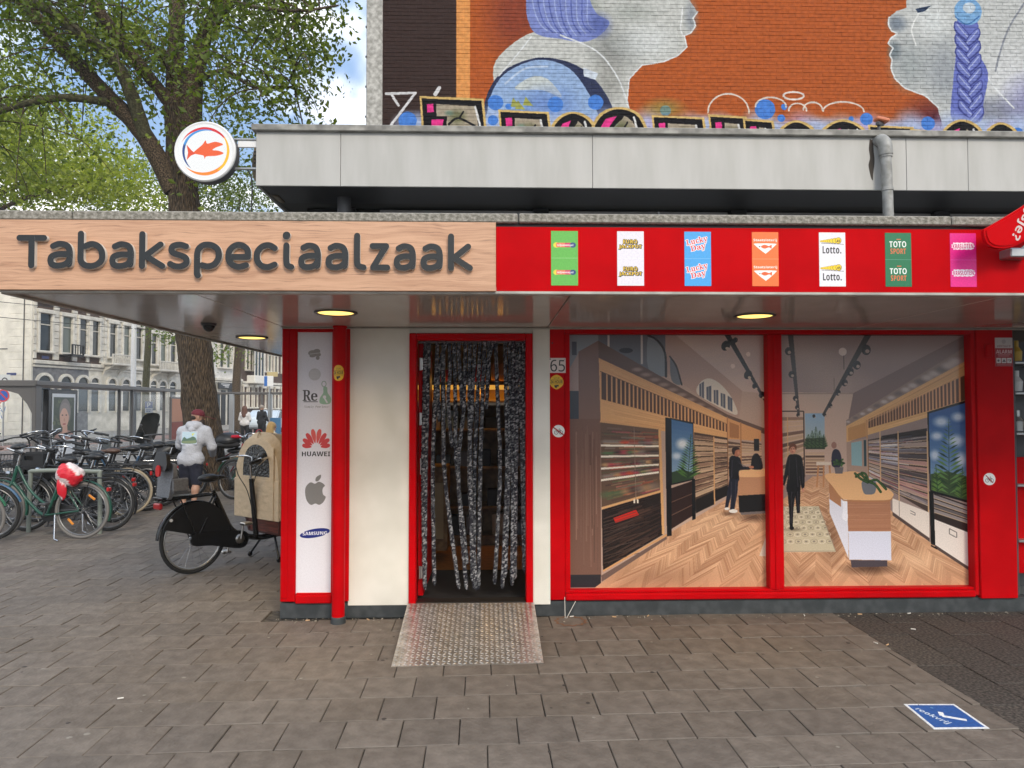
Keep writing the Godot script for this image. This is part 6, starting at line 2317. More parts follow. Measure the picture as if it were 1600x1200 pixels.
func street_houses() -> void:
	grain(mat("stucco trim", lin(0.70, 0.665, 0.585), 0.8), 301, 0.02, Color(0.85, 0.85, 0.85), Color(1, 1, 1), 0.3)
	var cream := grain(mat("cream stucco", lin(0.78, 0.735, 0.63), 0.85), 302, 0.02, Color(0.9, 0.9, 0.9), Color(1, 1, 1), 0.2)
	var pale := grain(mat("pale stucco", lin(0.66, 0.625, 0.545), 0.85), 303, 0.02, Color(0.85, 0.85, 0.84), Color(1, 1, 1), 0.25)
	var grey := grain(mat("grey stone", lin(0.22, 0.22, 0.225), 0.8), 304, 0.02, Color(0.75, 0.75, 0.76), Color(1, 1, 1), 0.4)
	var brown := grain(mat("dark red brick", lin(0.13, 0.085, 0.065), 0.85), 305, 0.06, Color(0.7, 0.7, 0.7), Color(1, 1, 1), 0.6)
	var along := Vector3(sin(deg_to_rad(11.0)), 0, -cos(deg_to_rad(11.0)))
	row_xf = Transform3D(Basis(along, Vector3.UP, along.cross(Vector3.UP)), Vector3(-26.23, 0, -35.56))
	var t := house("corner_house", "cream corner house with plain end wall and grey stone ground floor with three arches", 0.0, 4.25, brown, grey, [[0.80, 0.85], [2.40, 0.75], [3.75, 0.75]], {"pil": [[0.10, 0.22], [1.62, 0.42], [3.03, 0.42], [4.12, 0.25]], "base_out": 0.05})
	# its plain end wall, scored in courses near the corner
	var mb := MB.new()
	mb.box(T3(-0.06, 5.6, -5.0), T3(0.12, 11.8, 10.1))
	var ew := part(mb, "end_wall", cream, t)
	for k in 19:
		mb = MB.new()
		mb.box(T3(-0.125, 0.5 + k * 0.44, -0.72), T3(0.02, 0.40, 1.36), 0.008)
		part(mb, "quoin", cream, ew)
	mb = MB.new()
	mb.box(T3(-0.13, 4.90, -3.6), T3(0.05, 0.05, 4.2), 0.01)
	mb.tube(PackedVector3Array([T3(-0.16, 0, -0.42), T3(-0.16, 11, -0.42)]), [0.03], 6)
	part(mb, "wall_cable", M["dark grey metal"], ew)
	# sprayed marks low on the end wall
	var P := Print.new(Rect2(0, 0, 300, 160), 512, 272, rgb8(226, 220, 204))
	var cols := [rgb8(40, 44, 52), rgb8(190, 50, 60), rgb8(80, 120, 170), rgb8(240, 240, 236), rgb8(90, 160, 180)]
	for k in 34:
		var c := V(rng.randf_range(30, 280), rng.randf_range(20, 140))
		P.line(smooth([c, c + V(rng.randf_range(-34, 34), rng.randf_range(-30, 10)), c + V(rng.randf_range(-40, 40), rng.randf_range(-10, 34)), c + V(rng.randf_range(-20, 20), rng.randf_range(-30, 30))], false), rng.randf_range(2.0, 5.0), cols[k % 5])
	var gm := printed("sprayed tags", P, 0.8)
	mb = MB.new()
	plate(mb, 3.0, 1.7, 0.004)
	var gr := part(mb, "sprayed_tags", gm, ew)
	gr.position = T3(-0.142, 1.55, -2.9)
	gr.rotation.y = -PI / 2
	balcony(t, 2.40, 4.65, 0.95, true)
	house("narrow_house", "narrow brick and cream house right of the corner house", 4.25, 5.48, brown, pale, [[4.72, 0.60]], {"pil": [[5.30, 0.34]]})
	t = house("balcony_house", "cream house with stone balcony behind the white tram pole", 5.48, 9.65, pale, pale, [[6.25, 0.62], [7.55, 0.62], [8.75, 0.62]], {"pil": [[5.66, 0.30], [6.92, 0.36], [8.15, 0.3], [9.45, 0.36]], "eave": 7.3})
	balcony(t, 6.25 - 5.48, 4.32, 1.9, false)
	t = house("second_balcony_house", "cream house with planted balcony just left of the big tree trunk", 9.65, 13.5, pale, pale, [[10.35, 0.6], [11.37, 0.65], [12.5, 0.65]], {"eave": 7.1, "y0": 4.62, "y1": 6.75})
	balcony(t, 11.2 - 9.65, 4.15, 2.5, false)
	house("hidden_house", "pale house mostly hidden behind the big tree trunk", 13.5, 18.0, pale, pale, [[14.3, 0.7], [15.7, 0.7], [17.0, 0.7]], {"eave": 7.1})
	t = house("white_shop_house", "white house with dark shop sign and black doorway right of the big tree", 18.0, 22.1, grain(mat("white stucco", lin(0.74, 0.72, 0.67), 0.8), 306, 0.02, Color(0.88, 0.88, 0.88), Color(1, 1, 1), 0.3), pale, [[18.9, 0.6], [19.9, 0.6], [21.2, 0.55]], {"arch": false, "ledge": 3.75})
	mb = MB.new()
	mb.box(T3(1.7, 3.28, 0.22), T3(2.9, 0.52, 0.10), 0.02)
	var sg := part(mb, "shop_sign", M["black paint"], t)
	mb = MB.new()
	for k in 3:
		mb.box(T3(1.2 + 0.1 * k, 3.42 - k * 0.12, 0.273), T3(1.3 - k * 0.35, 0.05, 0.008))
	mb.box(T3(2.75, 3.28, 0.273), T3(0.3, 0.3, 0.008))
	part(mb, "sign_lines", M["white plastic"], sg)
	mb = MB.new()
	mb.box(T3(1.25, 1.45, 0.06), T3(0.6, 2.9, 0.10), 0.02)
	mb.box(T3(2.35, 1.5, 0.06), T3(0.9, 3.0, 0.06), 0.02)
	part(mb, "doorway", M["black paint"], t)
	for k in 2:
		mb = MB.new()
		mb.box(T3(0.45 + k * 3.1, 1.6, 0.07), T3(0.5, 2.3, 0.1), 0.02)
		part(mb, "shop_window", M["dark window glass"], t)
	t = house("bay_house", "brown brick house with white two storey bay window", 22.1, 25.0, brown, brown, [[23.0, 0.5], [24.2, 0.5]], {"arch": false, "ledge": 3.6, "eave": 7.6, "f": 0.09})
	mb = MB.new()
	mb.box(T3(1.55, 3.95, 0.5), T3(1.7, 0.7, 0.8), 0.04)
	mb.box(T3(1.55, 7.3, 0.5), T3(1.7, 0.4, 0.8), 0.04)
	for x: float in [0.74, 1.28, 1.82, 2.36]:
		mb.box(T3(x, 5.7, 0.86), T3(0.10, 3.0, 0.06), 0.01)
	var bay := part(mb, "bay", M["white joinery"], t)
	for k in 3:
		mb = MB.new()
		mb.box(T3(1.01 + k * 0.54, 5.7, 0.82), T3(0.44, 2.8, 0.03))
		part(mb, "pane", M["dark window glass"], bay)
	for k in 3:
		window(t, 0.5 + k * 0.9, 1.5, 0.48, 1.75, M["dark window glass"], 0.09)
	t = house("brown_house", "dark brown brick house with tall narrow white windows at the end of view", 25.0, 31.5, brown, brown, [[25.7, 0.55], [26.9, 0.55], [28.1, 0.55], [29.6, 0.6], [30.8, 0.6]], {"arch": false, "ledge": 3.6, "eave": 7.6, "f": 0.09})
	for k in 5:
		window(t, 0.8 + k * 1.25, 1.4, 0.62, 1.8, M["dark window glass"], 0.09)

func balcony(t: Node3D, c: float, y: float, w: float, iron: bool) -> void:
	var mb := MB.new()
	var b := part(mb.box(T3(c, y, 0.45), T3(w, 0.14, 0.9), 0.03), "balcony", M["black paint"] if iron else M["stucco trim"], t)
	mb = MB.new()
	mb.box(T3(c, y + 0.62, 0.86), T3(w, 0.07, 0.08), 0.01)
	mb.box(T3(c - w / 2 + 0.04, y + 0.35, 0.86), T3(0.08, 0.6, 0.09), 0.01)
	mb.box(T3(c + w / 2 - 0.04, y + 0.35, 0.86), T3(0.08, 0.6, 0.09), 0.01)
	var n := int(w / 0.16)
	for k in n:
		mb.box(T3(c - w / 2 + (k + 0.5) * w / n, y + 0.34, 0.86), T3(0.03 if iron else 0.075, 0.52, 0.05))
	part(mb, "railing", M["black paint"] if iron else M["stucco trim"], b)
	if not iron:
		for s: float in [-1.0, 1.0]:
			mb = MB.new()
			mb.extrude(PackedVector2Array([V(0, 0), V(0.75, 0), V(0.6, -0.14), V(0.2, -0.35), V(0, -0.7)]), -0.1, 0.1, Transform3D(Basis(Vector3.BACK, Vector3.UP, Vector3.LEFT), T3(c + s * w * 0.36, y - 0.07, 0.02)))
			part(mb, "bracket", M["stucco trim"], b)

# ---------------------------------------------------------------- trees
func leaf_cluster(n: int, R: float, L: float, seed_: int) -> ArrayMesh:
	var r := RandomNumberGenerator.new()
	r.seed = seed_
	var mb := MB.new()
	for i in n:
		var p := Vector3(r.randfn(), r.randfn() * 0.7, r.randfn()) * R * 0.5
		var a := Vector3(r.randfn(), r.randfn() * 0.5 - 0.35, r.randfn()).normalized()
		var b := a.cross(Vector3(r.randfn(), r.randfn(), r.randfn())).normalized()
		var c := a.cross(b)
		var l := L * r.randf_range(0.7, 1.25)
		var w := l * 0.30
		mb.tint = Color(1, 1, 1) * r.randf_range(0.7, 1.25)
		# two halves folded along the middle
		var q := p + a * l
		var m1 := p + a * l * 0.42 + b * w + c * w * 0.25
		var m2 := p + a * l * 0.42 - b * w + c * w * 0.25
		mb.tri(p, q, m1)
		mb.tri(p, m2, q)
	return mb.mesh()

func limb(t: Node3D, pts: Array, radii: Array, m: Material, called := "limb", sides := 9) -> PackedVector3Array:
	var path := smooth3(pts, 6)
	var rr := []
	for i in path.size():
		var k := float(i) / (path.size() - 1) * (radii.size() - 1)
		var j := mini(int(k), radii.size() - 2)
		rr.append(lerpf(radii[j], radii[j + 1], k - j) * rng.randf_range(0.95, 1.06))
	var mb := MB.new()
	mb.tube(path, rr, sides)
	part(mb, called, m, t)
	return path

func crown(t: Node3D, spots: Array, me: ArrayMesh, m: Material, dark: Color, bright: Color, called := "crown") -> void:
	var mm := MultiMesh.new()
	mm.transform_format = MultiMesh.TRANSFORM_3D
	mm.use_colors = true
	mm.mesh = me
	mm.instance_count = spots.size()
	for i in spots.size():
		var b := Basis(Vector3(rng.randfn(), rng.randfn(), rng.randfn()).normalized(), rng.randf() * TAU) * rng.randf_range(0.75, 1.25)
		mm.set_instance_transform(i, Transform3D(b, spots[i]))
		mm.set_instance_color(i, dark.lerp(bright, rng.randf()))
	var o := MultiMeshInstance3D.new()
	o.name = called
	o.multimesh = mm
	o.material_override = m
	o.set_meta("kind", "stuff")
	t.add_child(o)

func trees() -> void:
	var bark := grain(mat("elm bark", lin(0.20, 0.142, 0.088), 0.95), 321, 0.07, Color(0.22, 0.20, 0.18), Color(1, 1, 1), 1.0, 5, false)
	bark.uv1_scale = Vector3(2.6, 0.34, 2.6)
	relief(bark, 322, 0.05, 5.0, 4)
	var bark2 := grain(mat("branch bark", lin(0.20, 0.142, 0.088), 0.95), 323, 0.07, Color(0.22, 0.20, 0.18), Color(1, 1, 1), 1.5, 4, false)
	var bark3 := grain(mat("mossy bark", lin(0.15, 0.14, 0.075), 0.95), 324, 0.05, Color(0.5, 0.5, 0.48), Color(1, 1, 1), 1.5, 4, false)
	var leaf := mat("leaves", Color.WHITE, 0.55)
	leaf.vertex_color_use_as_albedo = true
	leaf.backlight_enabled = true
	leaf.backlight = Color(0.95, 1.0, 0.42)
	# the big elm beside the bicycles
	var B := Vector3(-5.67, 0, -8.6)
	var t := thing("elm_tree", "big old elm with ridged leaning trunk beside the parked bicycles", "tree", B)
	var path := smooth3([T3(0.06, -0.1, 0), T3(-0.03, 0.9, 0), T3(-0.20, 2.55, 0.0), T3(-0.36, 3.65, 0.02), T3(-0.46, 5.5, 0.0), T3(-0.55, 6.7, 0), T3(-0.60, 7.6, 0)], 10)
	var mb := MB.new()
	var rr := []
	for i in path.size():
		var y := path[i].y
		rr.append((0.33 + 0.16 * exp(-y * 1.5) - 0.008 * y) * (1.0 + 0.02 * sin(i * 1.3)))
	mb.tube(path, rr, 26)
	var f := FastNoiseLite.new()
	f.seed = 8
	f.frequency = 3.2
	for i in mb.v.size():
		var v := mb.v[i]
		mb.v[i] = v + mb.n[i] * (f.get_noise_3d(v.x * 3.0, v.y * 0.35, v.z * 3.0) * 0.045)
	part(mb, "trunk", bark, t)
	var L := []
	L.append(limb(t, [T3(-0.62, 7.2, 0), T3(-0.64, 8.2, 0.1), T3(-0.66, 9.3, 0), T3(-0.7, 12.0, -0.2)], [0.21, 0.17, 0.155, 0.10], bark2))
	L.append(limb(t, [T3(-0.62, 5.9, 0.1), T3(-1.15, 6.95, 0.25), T3(-1.75, 7.62, 0.4), T3(-2.55, 8.5, 0.55), T3(-3.15, 9.2, 0.7), T3(-3.8, 9.85, 0.8), T3(-4.6, 10.6, 1.0)], [0.20, 0.15, 0.12, 0.09], bark2))
	L.append(limb(t, [T3(-0.68, 7.6, 0.1), T3(-1.4, 8.55, 0.5), T3(-1.8, 9.15, 0.7), T3(-2.05, 9.6, 0.8), T3(-2.4, 10.8, 0.9)], [0.13, 0.11, 0.08], bark2))
	L.append(limb(t, [T3(-1.1, 6.9, 0.3), T3(-1.3, 7.85, 0.7), T3(-1.6, 8.3, 0.9), T3(-2.1, 8.62, 1.1), T3(-2.55, 8.95, 1.2), T3(-3.4, 9.15, 1.3), T3(-4.0, 9.15, 1.5)], [0.14, 0.11, 0.09, 0.05], bark3))
	L.append(limb(t, [T3(-0.35, 6.6, 0.0), T3(-0.25, 7.9, 0.2), T3(-0.06, 8.6, 0.3), T3(0.16, 9.1, 0.4), T3(0.62, 9.55, 0.5), T3(1.1, 9.9, 0.6), T3(2.0, 10.6, 0.8)], [0.24, 0.16, 0.11, 0.07], bark2))
	L.append(limb(t, [T3(-0.72, 8.4, 0), T3(-1.3, 9.0, -0.4), T3(-1.8, 9.5, -0.8), T3(-2.5, 10.2, -1.2)], [0.09, 0.08, 0.05], bark3))
	L.append(limb(t, [T3(-1.75, 7.5, 0.5), T3(-2.3, 7.4, 0.9), T3(-2.85, 7.15, 1.2), T3(-3.5, 6.75, 1.5), T3(-4.3, 6.5, 1.7)], [0.08, 0.06, 0.03], bark3))
	L.append(limb(t, [T3(0.2, 9.0, 0.3), T3(0.3, 9.8, 0.1), T3(0.5, 11.0, -0.2)], [0.09, 0.07, 0.05], bark2))
	L.append(limb(t, [T3(-0.1, 8.0, 0.3), T3(0.6, 8.0, 0.8), T3(1.3, 7.5, 1.2), T3(2.2, 7.4, 1.5)], [0.05, 0.035, 0.015], bark2, "limb", 6))
	L.append(limb(t, [T3(0.6, 9.5, 0.5), T3(1.3, 9.0, 1.2), T3(2.2, 8.6, 1.8), T3(3.0, 8.6, 2.0)], [0.05, 0.035, 0.015], bark2, "limb", 6))
	# twigs start on the limbs and hang outwards; clusters of leaves sit along them
	var spots := []
	var tw := MB.new()
	for k in 250:
		var p: PackedVector3Array = L[k % L.size()]
		var a: Vector3 = p[rng.randi_range(int(p.size() * 0.3), p.size() - 1)]
		if a.y > 11.0:
			continue
		var out := Vector3(a.x + 0.5, 0, a.z)
		var dir := (out.normalized() * 0.4 + Vector3(rng.randfn(), rng.randfn() * 0.5, rng.randfn())).normalized()
		var l := rng.randf_range(0.7, 2.3)
		if a.x + dir.x * l > 2.9:
			continue
		var pts := smooth3([a, a + dir * l * 0.4 + Vector3.UP * 0.1, a + dir * l * 0.75, a + dir * l + Vector3.DOWN * l * 0.25], 3)
		tw.tube(pts, [0.016, 0.016, 0.014, 0.013, 0.012, 0.010, 0.009, 0.008, 0.006, 0.004], 4, false)
		for e in int(l * 4.2):
			var q := pts[rng.randi_range(2, pts.size() - 1)]
			spots.append(q + Vector3(rng.randfn(), rng.randfn() * 0.8, rng.randfn()) * 0.28)
	spots = spots.filter(func(p): return p.x < 2.75)
	part(tw, "twigs", bark2, t).set_meta("kind", "stuff")
	# the outer boughs that fill the upper left and hang over the canopy
	for c in [[-4.9, 10.2, -1.2, 1.2, 1.0, 150], [-3.4, 10.8, -0.9, 1.6, 0.8, 80], [-1.5, 10.8, -0.6, 1.5, 0.7, 50], [0.6, 10.4, -0.6, 1.3, 0.8, 60], [1.9, 9.6, 0.6, 1.2, 0.9, 90], [2.6, 9.9, 1.0, 0.8, 0.7, 50], [1.6, 8.4, 0.8, 1.0, 0.8, 55], [0.9, 7.6, 0.4, 0.7, 0.7, 40], [2.4, 8.6, 1.2, 0.6, 0.5, 25], [-4.6, 8.6, -1.2, 1.2, 1.0, 50], [-2.4, 9.4, -1.0, 1.2, 0.8, 30], [0.4, 6.5, 0.3, 0.7, 0.5, 30]]:
		for k in int(c[5]):
			spots.append(T3(c[0], c[1], c[2]) + Vector3(rng.randfn() * c[3], rng.randfn() * c[4], rng.randfn() * 0.8) * 0.7)
	spots = spots.filter(func(p): return p.x < 2.75)
	crown(t, spots, leaf_cluster(14, 0.40, 0.098, 5), leaf, Color(0.085, 0.135, 0.020), Color(0.25, 0.31, 0.045))
	# trees further along the street
	var far := leaf_cluster(16, 0.75, 0.15, 6)
	var gg := [
		["street_tree", "bright green street tree filling the gap left of the elm above the canopy", T3(-21.5, 0, -21.0), 0.26, 7.5, [[2.6, 10.6, 0, 2.0, 1.5, 420], [5.2, 10.2, 0, 2.0, 1.2, 420], [7.6, 9.8, 1, 1.8, 1.0, 260], [3.6, 12.6, 0, 2.4, 1.2, 260], [0.5, 12.4, 1, 2.4, 1.8, 260]], Color(0.24, 0.31, 0.035), Color(0.50, 0.54, 0.10)],
		["street_tree", "slim street tree with pale trunk standing before the balcony house", T3(-18.05, 0, -32.0), 0.17, 6.6, [[0.6, 12.4, 0, 3.4, 1.6, 330], [1.5, 5.3, 0.4, 0.8, 0.25, 26]], Color(0.08, 0.13, 0.02), Color(0.20, 0.26, 0.05)],
		["street_tree", "dark trunked street tree between the white shop house and the bay house", T3(-13.37, 0, -32.0), 0.21, 6.2, [[0, 13.0, 0, 3.0, 1.4, 320], [4.6, 12.2, 0, 1.8, 1.2, 200], [-0.6, 4.3, 0.5, 0.8, 0.25, 26]], Color(0.08, 0.13, 0.02), Color(0.20, 0.26, 0.05)],
	]
	for g in gg:
		var r: float = g[3]
		var h: float = g[4]
		t = thing(g[0], g[1], "tree", g[2], 0.0, "trees along the street")
		var tm: Material = bark3 if r < 0.2 else bark2
		limb(t, [T3(0, -0.1, 0), T3(-0.05, h * 0.4, 0), T3(0.04, h * 0.75, 0), T3(0, h, 0)], [r * 1.2, r, r * 0.9, r * 0.7], tm, "trunk", 12)
		spots = []
		for c in g[5]:
			limb(t, [T3(0, h * 0.85, 0), T3(c[0] * 0.5, lerpf(h, c[1], 0.6), c[2] * 0.5), T3(c[0], c[1], c[2])], [r * 0.5, r * 0.3, 0.03], bark2, "limb", 6)
			for k in int(c[5]):
				spots.append(T3(c[0], c[1], c[2]) + Vector3(rng.randfn() * c[3], rng.randfn() * c[4], rng.randfn() * 2.0) * 0.62)
		crown(t, spots, far, leaf, g[6], g[7])

# ---------------------------------------------------------------- tram stop and street furniture
func shelters() -> void:
	var met: Material = M["shelter metal"]
	var gl: Material = M["clear glass"]
	var sd := Vector3(-0.0897, 0, -0.996)
	var bs := Basis(sd, Vector3.UP, sd.cross(Vector3.UP))
	# local: x along the shelter away from the camera, z towards the kiosk
	var t := thing("tram_shelter", "long grey glass tram shelter behind the bicycles left of the elm", "shelter", T3(-12.4, 0, -14.3), bs.get_euler().y, "tram shelters")
	var mb := MB.new()
	mb.box(T3(5.3, 2.27, -0.85), T3(11.6, 0.09, 1.9), 0.02)
	part(mb, "roof", M["dark grey metal"], t)
	mb = MB.new()
	mb.box(T3(5.3, 2.27, 0.115), T3(11.7, 0.12, 0.04), 0.01)
	mb.box(T3(-0.52, 2.255, -0.85), T3(0.04, 0.16, 1.9), 0.01)
	part(mb, "roof_edge", met, t)
	for x: float in [-0.32, 4.85, 5.9, 9.0, 11.1]:
		mb = MB.new()
		var w := 0.30 if x < 0 else 0.08
		mb.box(T3(x, 1.1, 0.03), T3(w, 2.2, 0.10), 0.012)
		if x < 0:
			mb.extrude(PackedVector2Array([V(0, 0), V(-1.5, 0), V(-0.9, -0.06), V(-0.35, -0.22), V(-0.12, -0.5), V(0, -0.75)]), -0.04, 0.04, Transform3D(Basis(Vector3.BACK, Vector3.UP, Vector3.LEFT), T3(-0.42, 2.19, -0.02)))
		part(mb, "post", met, t)
	mb = MB.new()
	mb.tube(PackedVector3Array([T3(-0.45, 0, -1.62), T3(-0.45, 2.2, -1.62)]), [0.045], 8)
	part(mb, "post", met, t)
	for s in [[1.75, 4.8], [4.9, 5.85], [5.95, 8.95], [9.05, 11.0]]:
		mb = MB.new()
		mb.box(T3((s[0] + s[1]) / 2, 1.18, 0.03), T3(s[1] - s[0], 1.95, 0.012))
		part(mb, "glass_pane", gl, t)
		mb = MB.new()
		mb.box(T3((s[0] + s[1]) / 2, 0.16, 0.03), T3(s[1] - s[0], 0.06, 0.05), 0.01)
		part(mb, "rail", met, t)
	mb = MB.new()
	mb.box(T3(3.4, 0.46, -0.5), T3(4.2, 0.05, 0.4), 0.01)
	for x: float in [1.6, 3.4, 5.2]:
		mb.box(T3(x, 0.22, -0.5), T3(0.06, 0.44, 0.3))
	part(mb, "seat", M["dark grey metal"], t)
	# lit-through poster case at the near end
	var ad := thing("poster_case", "black framed advertising case with portrait poster at the near end of shelter", "poster case", T3(-12.4, 0, -14.3), bs.get_euler().y)
	mb = MB.new()
	mb.box(T3(0.88, 1.10, 0.06), T3(1.66, 2.02, 0.16), 0.02)
	part(mb, "case", M["black paint"], ad)
	var P := Print.new(Rect2(0, 0, 120, 176), 240, 352, rgb8(206, 208, 210))
	P.rect(6, 10, 114, 132, rgb8(52, 64, 46))
	for k in 60:
		P.poly(oval(rng.randf_range(10, 110), rng.randf_range(14, 90), rng.randf_range(3, 9), rng.randf_range(3, 8)), rgb8(40, 52, 38).lerp(rgb8(96, 104, 72), rng.randf()))
	P.poly(smooth([V(14, 132), V(30, 112), V(60, 106), V(96, 110), V(112, 132)]), rgb8(150, 112, 100))
	P.poly(oval(66, 52, 30, 38), rgb8(120, 112, 108))
	P.poly(oval(62, 66, 24, 34), rgb8(206, 160, 138))
	P.poly(smooth([V(38, 60), V(44, 34), V(66, 26), V(88, 38), V(92, 78), V(84, 62), V(70, 44), V(52, 44)]), rgb8(136, 126, 120))
	P.path([V(54, 96), V(78, 92), V(80, 114), V(52, 116)], rgb8(196, 150, 128))
	for x in [52, 72]:
		P.poly(oval(x, 62, 4, 2.2), rgb8(60, 48, 44))
	P.poly(oval(62, 76, 3, 5), rgb8(190, 138, 118))
	P.poly(oval(62, 88, 9, 2.4), rgb8(170, 84, 82))
	for k in 3:
		P.rect(20, 142 + k * 10, 100 - k * 16, 147 + k * 10, rgb8(90, 92, 96))
	mb = MB.new()
	plate(mb, 1.30, 1.74, 0.004)
	part(mb, "poster", printed("portrait poster", P, 0.3), ad).position = T3(0.90, 1.12, 0.141)
	# boarded panel at the far end, seen right beside the trunk
	ad = thing("red_map_panel", "reddish brown panel at the far end of shelter beside the elm trunk", "panel", T3(-12.4, 0, -14.3), bs.get_euler().y)
	mb = MB.new()
	mb.box(T3(10.3, 1.12, 0.10), T3(1.6, 1.75, 0.08), 0.02)
	part(mb, "frame", met, ad)
	mb = MB.new()
	mb.box(T3(10.3, 1.45, 0.142), T3(1.4, 0.95, 0.012))
	part(mb, "upper_board", mat("salmon board", lin(0.42, 0.20, 0.12), 0.6), ad)
	mb = MB.new()
	mb.box(T3(10.3, 0.60, 0.142), T3(1.4, 0.72, 0.012))
	part(mb, "lower_board", mat("brick red board", lin(0.22, 0.05, 0.035), 0.6), ad)
	# second stop to the right of the trunk
	t = thing("tram_shelter", "slender grey tram stop frame right of the elm before the brown house", "shelter", T3(-12.2, 0, -28.0), 0.0, "tram shelters")
	mb = MB.new()
	mb.box(T3(1.2, 2.22, 0), T3(4.4, 0.10, 0.12), 0.02)
	mb.box(T3(1.2, 2.2, -0.7), T3(4.4, 0.06, 1.4), 0.02)
	part(mb, "roof", met, t)
	for p in [[0.0, 0.22], [1.40, 0.07], [1.78, 0.2]]:
		mb = MB.new()
		mb.box(T3(p[0], 1.1, 0), T3(p[1], 2.3, 0.12), 0.02)
		part(mb, "post", M["galvanised"] if p[1] > 0.1 else met, t)
	mb = MB.new()
	mb.box(T3(2.25, 1.2, 0.0), T3(0.75, 1.6, 0.02))
	part(mb, "glass_pane", gl, t)
	mb = MB.new()
	mb.box(T3(2.05, 0.62, 0.05), T3(0.5, 0.9, 0.05), 0.01)
	part(mb, "blue_panel", mat("stop blue", lin(0.06, 0.16, 0.30), 0.5), t)

func sign_on_pole(label: String, at: Vector3, h: float, r: float) -> Node3D:
	var t := thing("street_sign", label, "sign", at, 0.0, "street signs by the tram stop")
	var mb := MB.new()
	mb.tube(PackedVector3Array([T3(0, 0, 0), T3(0, h, 0)]), [r], 8)
	part(mb, "pole", M["galvanised"], t)
	return t

